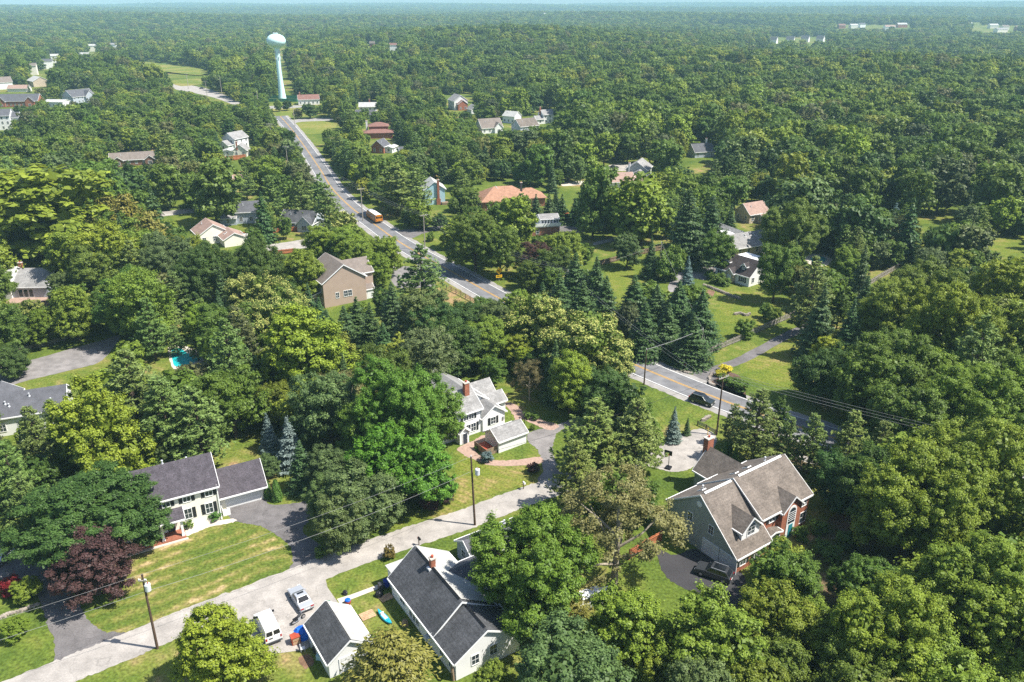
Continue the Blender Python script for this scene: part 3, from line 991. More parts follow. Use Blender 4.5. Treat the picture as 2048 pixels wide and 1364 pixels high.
# --- small garage beside it
H = House('small_garage', 'small white garage with grey gable roof beside the brick walk', (-2.15, 115.9), 36, 'the small white garage', 'garage')
b = H.block(0, 5.7, (0, 2.4), (2.1, 3.7), (4.2, 2.4), 'w_white', 'r_grey', oh=.25)
H.door(b, 'r', 2.3, 2.6, 2.1, name='garage_door')
MB().tube((-.12, .0, 0), (-.12, .0, 2.4), .05).build('downpipe', M['trim'], H.root)
dk = thing('timber_deck', 'small weathered timber deck with slatted rails against the white garage', 'deck', (*H.w(-1.3, 2.3), 0), R(36))
MB().box(-1.1, 1.15, -1.9, 1.6, 0, .55).build('deck_floor', M['redbox'], dk)
for q0 in ((-1.16, -1.11, -1.9, 1.6), (-1.1, 1.15, -1.96, -1.91)):
    MB().box(q0[0], q0[1], q0[2], q0[3], 0, 1.35).build('railing', M['wood'], dk)

# --- long dark-roofed white house in the foreground
H = House('dark_roofed_house', 'long white house with patched dark grey roof and small brick chimney', (-6.4, 67.33), -57, 'the long dark-roofed white house')
b = H.block(-16.4, -4.7, (0, 3.0), (3.6, 6.0), (8.0, 3.3), 'w_white', 'r_dark', ridge='black')
g = H.block(-4.72, .3, (.0, 2.95), (4.0, 5.45), (8.5, 3.0), 'w_white', 'r_dark', ridge='black')
c_ = H.block(3.7, 11.0, (8.4, 3.2), (11.2, 5.0), (13.9, 3.2), 'w_white', 'r_slate', o=(0, 0), rot=90)
MB().quad((-16.65, 3.75, 6.02), (-4.9, 3.75, 6.02), (-4.9, 8.28, 3.255), (-16.65, 8.28, 3.255)).build('pale_slope', M['r_light'], H.root)  # paler sheet over the main range's whole back slope, ridge to eave
MB().prism([(.2, 3.0), (3.2, 2.95), (3.2, 3.1), (.2, 3.15)], -18.6, -16.75).build('porch_roof', M['r_light'], H.root)
MB().box(-18.3, -16.55, .4, 3.0, -.1, 2.93).build('porch', M['w_white'], H.root)
H.chimney(-12.0, 3.75, 5.2, 7.1, .6, .6)
MB().prism([(3.1, 5.3), (4.5, 5.3), (4.5, 5.75), (3.1, 5.85)], -12.36, -11.64).build('chimney_flashing', M['trim'], H.root)
for x, z, w_, h_ in ((-13.2, 1.6, 1.3, 1.1), (-10.9, 1.5, .7, 1.7), (-10.0, 1.5, .7, 1.7), (-9.1, 1.5, .7, 1.7), (-6.2, 1.7, .9, 1.3)):
    H.window(b, 'f', x, z, w_, h_)
for x in (-3.0, -.9):
    H.window(g, 'f', x, 1.6, .8, 1.2)
H.window(g, 'r', 2.5, 1.8, .9, 1.3)
H.window(g, 'r', 4.9, 2.0, .9, 1.3)
H.auto(c_, 'fr', 1)
MB().box(-6.55, -5.85, -.55, -.02, .95, 1.4).build('air_conditioner', M['steel'], H.root)
MB().path([(.1, -.25, 0), (.0, -.3, 1.2), (-.1, -.28, 2.6)], [.16, .2, .12], 6).build('downspout_cover', M['wood'], H.root)

# --- grey-roofed shed garage beside the parking pad
H = House('grey_roofed_shed', 'low white shed with pale grey and dark roof slopes beside the parking pad', (-20.36, 67.31), -57, 'the grey-roofed shed', 'shed')
b = H.block(-7.1, -.1, (0, 2.5), (2.6, 4.45), (5.25, 2.6), 'w_white', 'r_dark', oh=.25)
MB().quad((-7.35, 2.75, 4.47), (.15, 2.75, 4.47), (.15, 5.46, 2.475), (-7.35, 5.46, 2.475)).build('pale_slope', M['r_light'], H.root)  # the shed's back slope is covered entirely by a paler sheet
H.door(b, 'r', 2.6, 2.6, 2.1, name='garage_door')
H.window(b, 'f', -4, 1.4, .9, .9)

# --- small blue-grey house between street and long house
H = House('blue_grey_garage', 'small blue-grey building with slate roof behind the long dark-roofed house', (-4.7, 86.5), 33, 'the small blue-grey building', 'garage')
b = H.block(-1.1, 8.0, (-1.0, 2.8), (1.2, 4.2), (3.4, 2.8), 'w_grey', 'r_slate')
H.window(b, 'l', 1.6, 1.6, .9, 1.1)
H.auto(b, 'fb', 1)
H.vent(b, 5.5, .75, 'b')

# --- brick house with dormer
H = House('brick_house', 'large red brick house with brown roof, arched entrance gable and green-grey garage end', (29.6, 85.2), 35, 'the red brick house')
b = H.block(0, 6.6, (0, 2.8), (6.85, 8.75), (12.6, 4.8), 'w_brick', 'r_brown', oh=.3)
gw = MB().prism([(.0, 0), (12.6, 0), (12.6, 4.65), (6.85, 8.6), (.0, 2.65)], -.07, -.002).build('gable_siding', M['w_green'], H.root)
B2 = H.block(6.55, 17.1, (1.6, 5.4), (6.85, 9.0), (12.7, 4.95), 'w_brick', 'r_brown', oh=.35)
MB().prism([(1.6, 2.8), (12.6, 2.8), (12.6, 4.82), (6.85, 8.87), (1.6, 5.27)], 6.5, 6.555).build('gable_siding', M['w_green'], H.root)
MB().prism([(6.62, 8.73), (6.85, 8.85), (7.08, 8.7), (6.85, 8.95)], .4, 5.7).build('ridge_vent', M['trim'], H.root)
MB().prism([(6.62, 8.97), (6.85, 9.1), (7.08, 8.95), (6.85, 9.2)], 7.2, 16.4).build('ridge_vent', M['trim'], H.root)
for y, w_ in ((4.35, 2.7), (1.25, 2.7)):
    H.door(dict(b, x0=-.075), 'l', y, w_, 2.25, name='garage_door')
for y in (4.6, 8.4):
    H.window(dict(b, x0=-.075), 'l', y, 4.3, .8, 1.3)
MB().lathe([(.45, 0), (.45, .08)], 16).build('round_vent', M['trim'], H.root, (-.07, 7.0, 7.1)).rotation_euler = (0, -PI / 2, 0)
for x in (1.35, 4.2):
    H.window(b, 'f', x, 1.55, 1.1, 1.3, True)
MB().box(0.01, 6.59, -.06, 0, .55, .68).build('brick_course', M['w_brick'], H.root)
dm = H.block(1.1, 5.6, (-1.8, 5.3), (0, 6.95), (1.8, 5.3), 'w_white', 'r_brown', o=(3.75, 0), rot=90, oh=.25, z0=2.9, name='dormer', roofname='dormer_roof')
H.window(dm, 'l', .0, 4.7, 1.4, 1.2)
wf = MB()
N = 10
arc = [(.78 * math.cos(PI * i / N), 5.38 + .62 * math.sin(PI * i / N)) for i in range(N + 1)]
wf.prism([(x, z) for x, z in arc][::-1], 0, .05)
aw = wf.build('arched_window', M['trim'], H.root, (3.75, 1.07, 0), -PI / 2 + PI)
aw.rotation_euler = (0, 0, PI / 2)
aw.location = (3.75, 1.04, 0)
MB().prism([(x * .86, 5.4 + (z - 5.38) * .84) for x, z in arc][::-1], -.03, -.005).build('pane', M['glass'], aw)
bay = H.block(.95, 6.6, (-2.1, 5.2), (0, 7.0), (2.1, 5.2), 'w_brick', 'r_brown', o=(12.4, 0), rot=90, oh=.3, name='entrance_gable', roofname='gable_roof')
arc = [(.95 * math.cos(PI * i / N), 4.4 + .95 * math.sin(PI * i / N)) for i in range(N + 1)]
ft = MB().prism(([(.95, 0)] + arc + [(-.95, 0)])[::-1], 0, .06).build('entrance_surround', M['trim'], H.root, (12.4, .9, 0))
ft.rotation_euler = (0, 0, PI / 2)
arc2 = [(.72 * math.cos(PI * i / N), 4.3 + .72 * math.sin(PI * i / N)) for i in range(N + 1)]
gl = MB().prism(([(.72, 2.5)] + arc2 + [(-.72, 2.5)])[::-1], -.03, -.004).build('pane', M['glass'], ft)
bars = MB()
for k in range(5):
    bars.box(-.06, -.02, -.72, .72, 2.95 + k * .34, 2.98 + k * .34)
bars.build('glazing_bar', M['trim'], ft)
dd = MB().box(-.05, -.004, -.42, .42, .15, 2.25).build('door', M['tealdoor'], ft)
ent = H.block(.55, 2.0, (-1.5, 2.6), (0, 3.0), (1.5, 2.6), 'trim', 'r_brown', o=(8.3, 0), rot=90, oh=.15, roofname='bay_roof', name='bay_window')
H.window(ent, 'l', 0, 1.5, 2.2, 1.4, nx_=3)
H.window(B2, 'f', 8.9, 4.3, 1.2, 1.2, True)
H.window(B2, 'f', 15.8, 4.2, 1.4, 1.3, nx_=3)
H.window(B2, 'f', 15.8, 1.5, 2.0, 1.7, nx_=3)
H.auto(B2, 'rb', 2)
for x in (2.5, 9.3, 12.0):
    H.skylight(B2 if x > 6 else b, x, .62, 'b', .8, 1.1)
H.vent(b, 3.2, .55, 'b')
H.vent(B2, 15, .75, 'b')
by = H.block(10.2, 16.9, (-3.0, 4.0), (0, 6.9), (3.0, 4.0), 'w_green', 'r_brown', o=(13.0, 0), rot=90, oh=.3)
H.chimney(13.0, 17.3, -.1, 8.2, 1.3, .9)

# --- tan house with skylights
H = House('tan_house', 'tan sided two-storey house with brown-grey gable roof and skylights over a side room', (-46.17, 184.5), 33, 'the tan gabled house')
b = H.block(.3, 12.0, (-11.2, 6.6), (-5.6, 10.4), (0, 6.6), 'w_tan', 'r_taupe', rot=90)
H.window(b, 'l', -3.5, 2.7, .8, 1.4)
H.window(b, 'l', -5.7, 2.75, 1.0, 1.5, nx_=2)
H.window(b, 'l', -6.8, 2.75, 1.0, 1.5, nx_=2)
H.auto(b, 'b', 2)
H.vent(b, 4, .3, 'b')
H.vent(b, 7, .45, 'b')
wg = H.block(6.0, 14.6, (3.6, 6.4), (7.9, 9.0), (12.2, 6.4), 'w_tan', 'r_taupe')
H.auto(wg, 'rf', 2, step=4)
ad = H.block(2.6, 11.5, (-.02, 3.7), (-.02, 3.7), (3.9, 2.7), 'w_tan', 'r_taupe', rot=90)
H.window(ad, 'l', 1.8, 1.5, 1.6, 1.5)
for k in range(4):
    H.skylight(ad, 4.4 + k * 1.5, .55, 'b', .75, 2.0, 'blind')
en = H.block(11.2, 13.4, (.8, 2.7), (2.2, 3.6), (3.4, 2.7), 'trim', 'r_taupe', oh=.2, roofname='porch_roof', name='porch')
H.door(en, 'f', 12.3, .9, 2.0)

# --- cape with two dormers
H = House('cape_house', 'white cape cottage with black-brown roof and two dormers beside a gravel drive', (56.1, 209.4), -52.5, 'the white dormered cottage')
b = H.block(0, 11.2, (0, 3.0), (4.1, 6.4), (6.2, 4.9), 'w_white', 'r_black')
for x in (2.6, 8.2):
    dm = H.block(1.1, 3.6, (-.8, 4.9), (0, 5.7), (.8, 4.9), 'w_cream', 'r_black', o=(x, 0), rot=90, oh=.15, so=.15, z0=3.4, name='dormer', roofname='dormer_roof')
    H.window(dm, 'l', 0, 4.5, .7, 1.0, True)
en = H.block(-1.0, 2.2, (-1.3, 2.8), (0, 4.1), (1.3, 2.8), 'w_stone', 'r_black', o=(5.4, 0), rot=90, oh=.15, name='porch', roofname='porch_roof')
H.door(en, 'l', 0, 1.0, 2.0)
for x in (2.0, 9.0):
    H.window(b, 'f', x, 1.5, 1.2, 1.3, True)
H.auto(b, 'lr', 1)
MB().box(2.2, 11.4, 5.0, 10.2, 0, 5.3).build('rear_wing', M['w_cream'], H.root)
MB().box(2.0, 11.6, 4.3, 10.4, 5.3, 5.55).build('flat_roof', M['r_white'], H.root)
H.chimney(-.2, 4.4, 0, 7.2, .8, .9, 'w_stone')
H.chimney(8.2, 10.0, 5.3, 6.9, .9, .9, 'w_stone')
FOOT.append((*H.w(6, 8), 5))
H = House('buff_stone_house', 'grey-roofed house with buff stone walls and roof lights behind the dormered cottage', (66.3, 227.3), 26, 'the grey-roofed stone house')
b = H.block(0, 13, (0, 3.0), (4.5, 5.8), (9, 3.0), 'w_stone', 'r_grey', oh=.5)
H.auto(b, 'fr', 1)
for x in (5.6, 7.6, 9.6):
    H.skylight(b, x, .75, 'f', .7, 1.2)
c_ = H.block(7, 17, (-11.5, 2.9), (-8, 5.4), (-4.5, 2.9), 'w_stone', 'r_grey', o=(0, 0), rot=90)
H.vent(c_, 11, .6, 'b')
H.vent(c_, 13, .4, 'b')
MB().box(.4, 6.5, 9.05, 13, 0, 3.1).build('rear_wing', M['w_stone'], H.root)
MB().box(.2, 6.6, 8.0, 13.2, 4.15, 4.35).build('flat_roof', M['r_white'], H.root)

# --- light blue house and orange hip-roofed house
H = House('blue_house', 'light blue two-storey house with tall brick chimney on its gable wall', (-32.2, 293.0), 14, 'the light blue house')
b = H.block(0, 9.5, (-7.4, 6.0), (-3.5, 8.6), (0, 6.0), 'w_blue', 'r_light', rot=90, oh=.5)
for z in (1.6, 4.3):
    H.window(b, 'l', -1.9, z, 1.1, 1.5)
H.auto(b, 'fb', 2, step=3.4)
H.chimney(4.9, -.32, 0, 9.2, .8, .55)
MB().box(4.15, 5.65, -.6, -.03, 0, 2.2, taper=.0).build('chimney_base', M['w_brick'], H.root)
MB().box(6.0, 8.4, -1.5, .5, 0, .9).build('side_deck', M['wood'], H.root)
H = House('orange_roofed_house', 'sprawling brick house under an orange hip roof', (-10.6, 283.6), 11, 'the orange hip-roofed house')


def hip(H, x0, x1, y0, y1, zw, zr, wall, roof, inset=None, oh=.6):
    MB().box(x0, x1, y0, y1, -.2, zw).build('wall', M[wall], H.root)
    X0, X1, Y0, Y1 = x0 - oh, x1 + oh, y0 - oh, y1 + oh
    k = inset if inset is not None else (Y1 - Y0) / 2
    ym = (Y0 + Y1) / 2
    m = MB()
    vs = [(X0, Y0, zw), (X1, Y0, zw), (X1, Y1, zw), (X0, Y1, zw), (X0 + k, ym, zr), (X1 - k, ym, zr), (X0, Y0, zw + .18), (X1, Y0, zw + .18), (X1, Y1, zw + .18), (X0, Y1, zw + .18)]
    m.add(vs, [(3, 2, 1, 0), (0, 1, 7, 6), (1, 2, 8, 7), (2, 3, 9, 8), (3, 0, 6, 9), (6, 7, 5, 4), (7, 8, 5), (8, 9, 4, 5), (9, 6, 4)])
    m.build('roof', M[roof], H.root)
    for fx in np.linspace(x0, x1, 5):
        for fy in np.linspace(y0 + 1, y1 - 1, 3):
            FOOT.append((*H.w(fx, fy), 3))
    return dict(x0=x0, x1=x1, yf=y0, yb=y1, o=(0, 0), rot=0, zf=zw, zb=zw, zr=zr, yr=ym)


b = hip(H, 0, 17.5, 0, 14, 3.2, 7.4, 'w_orange', 'r_orange', 6.0)
H.auto(b, 'flr', 1, step=4)
b2 = hip(H, 13, 24, 3.5, 12, 3.1, 6.2, 'w_orange', 'r_orange', 5)
MB().path([(4.2, .0, 3.42), (7.1, 4.7, 5.9), (6.0, 7, 7.4)], .16, 6).build('hip_ridge', M['r_light'], H.root)
H.chimney(15.5, 6.5, 5, 8.4, .7, .7, 'darkbin')
H.window(b2, 'f', 20, 1.6, 1.6, 1.2)

# --- conservatory house
X, Y, Z = GT(1096, 468)
H = House('conservatory', 'white glazed conservatory on a low brick house with a roof terrace', (X, Y), 12, 'the white conservatory', 'conservatory')
MB().box(-7.5, 3.5, -1.5, 5.5, -.1, 2.9).build('wall', M['w_orange'], H.root)
MB().box(-7.8, 3.8, -1.9, 5.8, 2.9, 3.15).build('roof_terrace', M['steel'], H.root)
b = H.block(-2.5, 3.5, (0, 5.2), (2.5, 6.2), (5, 5.2), 'trim', 'r_grey', z0=3.15)
for x in (-1.9, -.9, .1, 1.1, 2.1, 3.0):
    H.window(b, 'f', x, 4.2, .7, 1.4, nx_=1)
H.window(b, 'r', 2.5, 4.2, 2.5, 1.4, nx_=4)
for q0 in ((-7.8, 3.8, -1.95, -1.85), (-7.85, -7.75, -1.9, 5.8)):
    MB().box(q0[0], q0[1], q0[2], q0[3], 3.15, 4.1).build('railing', M['trim'], H.root)
H.window(dict(b, yf=-1.5), 'f', -3.9, 1.5, .9, 1.6, nx_=1)
FOOT.append((X - 2, Y + 2, 6))

# --- slate roofed house at the frame edge, grey roofed white house above it
H = House('slate_roofed_house', 'long white house with slate roof beside the curving grey side road', (-79.3, 125.4), 22, 'the long slate-roofed house')
b = H.block(-26, 0, (0, 3.8), (4.3, 6.3), (8.6, 3.8), 'w_white', 'r_slate')
c_ = H.block(4, 11.5, (8.3, 3.7), (11.2, 5.6), (14.1, 3.7), 'w_white', 'r_slate', o=(0, 0), rot=90)
for x, z in ((-5.6, .5), (-9.3, .3), (-11.2, .28), (-8.7, .18), (-2.2, .15)):
    H.vent(b, x, z + .2)
H.auto(b, 'fr', 1)
H = House('grey_roofed_house', 'white house with wide grey roof and glass doors above a mulched bed', GT(62, 596)[:2], 3, 'the grey-roofed white house with glass doors')
b = H.block(-4.5, 4.6, (0, 3.2), (5.6, 6.3), (10, 4), 'w_grey', 'r_grey')
for x in (-2.2, -.9, .4):
    H.window(b, 'f', x, 1.3, 1.0, 2.0, nx_=1, ny_=1)
c_ = H.block(-9.5, -4.3, (-.5, 4.6), (4.2, 7.2), (9, 4.6), 'w_white', 'r_light')
H.chimney(-4.0, 6.0, 5, 7.6)
H.auto(c_, 'fl', 2)
MB().box(-4.6, 4.6, -4.2, -.03, -.1, .18).build('patio', M['brickpath'], H.root)
H.vent(b, 2.5, .6)

# --- the houses farther off
simple('brown_ranch_house', 'low brown ranch house with taupe roof and two projecting front gables', 'the brown ranch house', (268, 328), 20, 19, 9, 3.0, 5.6, 'w_brown', 'r_taupe', 1, front_gables=((-6, 4.2, 1.6), (7.5, 4.2, 1.6)))
simple('white_gabled_house', 'white two-storey house with grey roof above an orange board fence', 'the white gabled house', (473, 296), 65, 10, 8, 5.6, 8.4, 'w_white', 'r_grey', 2, wing=(-9, -4.9, -3, 3, 3, 5))
simple('cream_cottage', 'little cream cottage with brick chimney in front of the white gabled house', 'the cream cottage', (484, 311), 95, 7, 6.5, 3.2, 6, 'w_cream', 'r_grey', 1, chim=(-3.2, 1.2, 7.2), wing=(-3.4, 3, 3.0, 9, 2.7, 3.6, 'w_white', 'r_light'))
simple('slate_cottage', 'pale grey cottage with blue-slate roof, its gable end to the viewer', 'the blue-slate cottage', (380, 346), 80, 10, 7, 3, 5.5, 'w_grey', 'r_slate', 1)
simple('pink_roofed_cottage', 'tiny white cottage with rose shingle roof among dark trees', 'the rose-roofed tiny cottage', (474, 372), 25, 6, 5, 2.6, 4.6, 'w_white', 'r_pink', 1)
simple('carport_house', 'grey house with open carport and slate roof behind the round lawn tree', 'the carport house', (506, 440), 12, 10, 9, 4.2, 6.8, 'w_grey', 'r_slate', 1, wing=(-10, -4.8, -6, 1, 2.6, 3.6, 'w_grey', 'r_grey'))
simple('dark_roofed_bungalow', 'grey bungalow with two dark roof slopes above an orange fence', 'the dark-roofed bungalow', (606, 455), -14, 12, 8.5, 3, 6, 'w_grey', 'r_dark', 1, front_gables=((3.5, 5, 2.4),))
H, b = simple('rose_roofed_house', 'cream house with rose-brown gable roof and lower hip wing with roof light', 'the rose-roofed cream house', (424, 480), -57, 9, 9.5, 3.3, 6.2, 'w_cream', 'r_pink', 1)
w_ = H.block(3, 11, (1.2, 2.6), (4.5, 4.3), (8, 2.6), 'w_cream', 'r_pink')
H.skylight(w_, 7, .5, 'f')
simple('white_roofed_shed', 'little cedar shed with whitish metal roof at the parking lot', 'the white-roofed shed', (506, 485), 8, 6, 3.6, 2.0, 3.0, 'cedar', 'r_light', 0, cat='shed', vents=0)
simple('rose_roofed_bungalow', 'white bungalow with long rose-brown roof beyond the tall bright trees', 'the long rose-roofed bungalow', (1232, 374), 10, 13, 9, 3.2, 6.0, 'w_white', 'r_pink', 1, wing=(5.5, 12, -4, 3, 2.8, 4.6))
simple('grey_gabled_house', 'green-grey gabled house with white chimney beside a cul-de-sac', 'the grey house with white chimney', (1277, 358), 70, 10, 9, 5.2, 8.2, 'w_green', 'r_grey', 1, chim=(-5.3, 3.2, 7.5, 'trim'), wing=(-8, -4.9, -5, 2, 3.5, 5.4))
simple('slate_roofed_bungalow', 'slate-roofed bungalow almost hidden in the wood', 'the slate-roofed bungalow in the wood', (1400, 312), 20, 11, 8, 3, 6.2, 'w_grey', 'r_slate', 1, chim=(3.5, 1, 8.0, 'trim'))
simple('rose_roofed_barn', 'buff barn-like house with rose roof below tall trees', 'the rose-roofed barn', (1502, 440), 30, 9, 7, 3.4, 6.4, 'w_stone', 'r_pink', 1, wing=(-1, 5, -6.5, -3.4, 2.5, 3.3))
simple('black_roofed_cottage', 'small cream cottage with dark roof glimpsed between conifers', 'the half-hidden cream cottage', (1752, 655), -20, 8, 6, 2.7, 4.6, 'w_cream', 'r_slate', 1)
simple('white_brick_house', 'tall white and brick house with grey gable roof at the wood edge', 'the tall white house at the wood edge', (916, 218), 115, 12, 10, 6.4, 10, 'w_white', 'r_grey', 2, wing=(-8.5, -5.9, -4, 3, 4.5, 7, 'w_brick', 'r_red'))
simple('white_garage', 'white garage wing with grey roof beside the tall white house', 'the far white garage', (948, 226), 115, 8, 7, 3, 5.6, 'w_white', 'r_grey', 1, cat='garage')
simple('taupe_roofed_house', 'white house with steep taupe roof among mixed trees', 'the taupe-roofed house', (978, 264), 25, 13, 10, 3.4, 7.8, 'w_white', 'r_taupe', 1, front_gables=((3.5, 5, 2.6),))
simple('pale_roofed_house', 'small white house with pale grey roof behind the taupe-roofed house', 'the small pale-roofed house', (1024, 245), -35, 9, 7.5, 4.5, 7, 'w_white', 'r_light', 1)
simple('brown_roofed_house', 'grey-walled house with light brown roof beside the small pale-roofed house', 'the light-brown-roofed house', (1050, 264), 35, 13, 9, 4.2, 7.8, 'w_grey', 'r_brown', 1)
simple('white_chimney_house', 'white house with brick chimney and lower grey wing at the wood', 'the white house with brick chimney', (1094, 245), 25, 9, 8, 5.6, 8, 'w_white', 'r_grey', 2, chim=(-4.9, 0, 9.6), wing=(-9.5, -4.4, -4.5, 2, 3, 4.8))
H = House('red_hip_roofed_house', 'red brick house with two stacked red-brown hip roofs', GT(757, 276)[:2], 8, 'the red hip-roofed house')
b = hip(H, -8, 8, -2, 6, 2.9, 4.6, 'w_brick', 'r_red', 5)
b = hip(H, -5, 5.5, 4, 12, 5.6, 7.6, 'w_brick', 'r_red', 4.5)
H.chimney(-6.2, 6.5, 0, 8.6, 1.0, 1.0, 'trim')
simple('white_garage', 'white double garage with pale roof on a short concrete drive', 'the far double garage', (737, 221), 5, 12, 8, 3.2, 5.6, 'w_white', 'r_light', 1, cat='garage', chim=(1, 1, 7.4))
simple('black_roofed_cottage', 'cottage with low black hip-like roof below the far double garage', 'the low black-roofed cottage', (733, 236), -12, 13, 9, 2.9, 5.2, 'w_grey', 'r_slate', 1)
simple('red_roofed_house', 'white house with red-brown roof beside the water tower', 'the red-roofed house by the water tower', (618, 208), 15, 15, 10, 4, 6.8, 'w_white', 'r_red', 1, chim=(-6, 1, 8.2))
simple('brick_cottage', 'brick cottage with small grey roof on an open lawn', 'the brick cottage on the lawn', (762, 304), 75, 8, 6.5, 3.6, 6.4, 'w_brick', 'r_slate', 1, wing=(-2, 5, -7, -3.1, 2.8, 3.4, 'trim', 'r_light'))
simple('slate_cottage', 'low slate roof between round dark trees behind the brick cottage', 'the low slate roof', (818, 312), 20, 10, 7, 2.8, 4.8, 'w_grey', 'r_slate', 1)
simple('brick_row_house', 'long brick row with grey roof and small gables near the far bend', 'the long brick row', (22, 212), 8, 42, 12, 4.2, 8.4, 'w_brick', 'r_slate', 1, front_gables=((-12, 5, 3), (-3, 5, 3), (16, 6, 3)))
simple('grey_villa', 'grey-roofed villa with white-edged cross gable among round trees', 'the grey villa', (160, 205), 60, 18, 13, 5.2, 9.6, 'w_grey', 'r_slate', 2, front_gables=((4, 7, 3.5),))
simple('white_town_house', 'tall white house with balconies and slate roof at the picture edge', 'the tall balconied white house', (4, 258), 15, 14, 11, 8.4, 11.5, 'w_white', 'r_slate', 3, wing=(6.5, 11, -3, 4, 7, 9.5))
simple('flat_roofed_house', 'white flat-looking house with pale roof between the row and the grey villa', 'the pale flat house', (116, 213), -5, 14, 9, 3.8, 5, 'w_white', 'r_light', 1)
simple('pale_roofed_barn', 'tan barn with pale sloping roof beyond the long brick row', 'the pale-roofed barn', (78, 172), -45, 17, 13, 5, 8.4, 'w_stone', 'r_light', 0)
simple('rose_roofed_bungalow', 'bungalow with faded rose roof just beyond the long brick row', 'the faded rose roof', (40, 183), 5, 16, 8, 3, 5.4, 'w_white', 'r_pink', 0)
simple('white_town_house', 'white gable house at the picture edge beyond the brick row', 'the far white gable', (4, 178), 40, 16, 11, 6, 10, 'w_white', 'r_taupe', 0)
for i, (px, a, wl, lb) in enumerate((((1546, 87), -35, 'w_white', 'pale far house at the near end of the row on the wooded rise'), ((1580, 86), -30, 'w_cream', 'cream far house with steep gable, second in the row on the rise'), ((1610, 84), -35, 'w_white', 'white far house with grey roof, third in the row on the rise'), ((1640, 84), -40, 'w_white', 'white far house at the last end of the row on the rise'))):
    simple('hillside_house', lb, None, px, a, 16, 10, 7, 13.5, wl, 'r_slate', 0, vents=0, group='houses on the wooded rise')
for i, (px, L, wl, rf, lb) in enumerate((((1682, 57), 40, 'w_brick', 'r_red', 'small far red-roofed shop at the edge of the distant shopping strip'), ((1706, 57), 46, 'w_cream', 'r_light', 'far pale shop with many parked cars before it'), ((1722, 55), 40, 'r_white', 'r_slate', 'far grey-roofed shop beside the pale shop'), ((1778, 60), 60, 'r_white', 'r_pink', 'long far shop with rose roof edge'), ((1802, 55), 62, 'w_brick', 'r_light', 'far brick store with pale roof behind the long shop'),
                                         ((1937, 55), 40, 'r_white', 'r_white', 'small far white store at the wood edge'), ((1985, 57), 50, 'w_cream', 'r_light', 'far cream gabled block among distant houses'), ((2008, 60), 40, 'w_cream', 'r_taupe', 'far cream house beside the gabled block'), ((2000, 66), 70, 'w_cream', 'r_grey', 'long low far white block before the cream houses'), ((2040, 62), 60, 'w_brick', 'r_pink', 'far rose block at the picture edge'))):
    simple('distant_store', lb, None, px, 5 + 7 * (i % 3), L * .5, 14, 9, 13, wl, rf, 0, vents=0, cat='store', group='distant stores')
for i, (px, L, wl, rf, lb) in enumerate((((12, 33), 60, 'r_white', 'r_white', 'far flat white warehouse at the hazy picture edge'), ((352, 34), 30, 'w_brick', 'r_light', 'tiny far pink building in the blue distance'), ((752, 41), 45, 'r_white', 'r_white', 'far long white building above the wood'), ((1096, 34), 60, 'w_cream', 'r_light', 'far cream block on the ridge beyond the wood'), ((745, 99), 10, 'w_brick', 'r_taupe', 'far small brick house peeping from the wood'), ((787, 104), 14, 'w_white', 'r_red', 'far small white house peeping from the wood'), ((186, 103), 18, 'w_cream', 'r_light', 'far cream cottage among treetops'), ((113, 126), 16, 'w_white', 'r_light', 'far white cottage among treetops'), ((172, 123), 20, 'w_white', 'r_light', 'far low white bungalow among treetops'),
                                         ((228, 100), 15, 'w_white', 'r_grey', 'far small grey-roofed house among treetops'), ((65, 150), 16, 'w_cream', 'r_taupe', 'far small taupe-roofed house among treetops'), ((98, 138), 15, 'w_white', 'r_slate', 'far slate-roofed house among treetops'), ((1750, 114), 26, 'w_cream', 'r_light', 'far low cream building at the edge of the right wood'), ((1030, 9), 90, 'r_white', 'r_white', 'bright far buildings on the hazy horizon'))):
    simple('distant_building', lb, None, px, 8 * (i % 4), L * .7, L * .3, 9 + L * .05, 11 + L * .07, wl, rf, 0, vents=0, cat='building', group='distant buildings')
# ---------------------------------------------------------------- water tower
X, Y, Z = GT(565, 200)
wt = thing('water_tower', 'tall pale aqua water tower with round tank on a slender flared stem', 'water tower', (X, Y, Z))
land('the water tower', X, Y, 9)
prof = [(3.3, 0), (3.0, 1.5), (2.65, 4.0), (2.35, 7.0), (2.1, 10), (1.95, 14), (1.85, 20), (1.72, 29), (1.7, 35), (1.8, 36.2), (2.3, 37.6)]
MB().lathe(prof, 32).build('stem', M['tank'], wt, smooth=True)
tp = [(2.4, 37.2)] + [(7.0 * math.cos(t), 42.6 + 5.0 * math.sin(t)) for t in np.linspace(-1.15, 1.5, 20)] + [(.3, 47.6)]
tk = MB().lathe(tp, 40).build('tank', M['tank'], wt, smooth=True)
rl = MB()
for i in range(16):
    t = i / 16 * 2 * PI
    rl.tube((1.6 * math.cos(t), 1.6 * math.sin(t), 47.3), (1.6 * math.cos(t), 1.6 * math.sin(t), 48.4), .05, n=5)
    t2 = (i + 1) / 16 * 2 * PI
    rl.tube((1.6 * math.cos(t), 1.6 * math.sin(t), 48.4), (1.6 * math.cos(t2), 1.6 * math.sin(t2), 48.4), .05, n=5)
rl.build('top_railing', M['steel'], tk)
for i in range(5):
    t = i * 2 * PI / 5 + .4
    for zz in (29.5, 33.5):
        MB().box(1.8, 2.2, -.2, .2, zz, zz + 2.2).build('antenna', M['steel'], wt, (0, 0, 0), t)
MB().tube((1.9, -.6, 6), (1.95, -.6, 36), .12, n=6).build('conduit', M['metal'], wt)
fb = thing('screen_fence', 'low dark green screened fence around the foot of the water tower', 'fence', (X, Y, Z))
s_ = MB()
q = [(-15, -12), (14, -12), (16, 10), (-14, 12)]
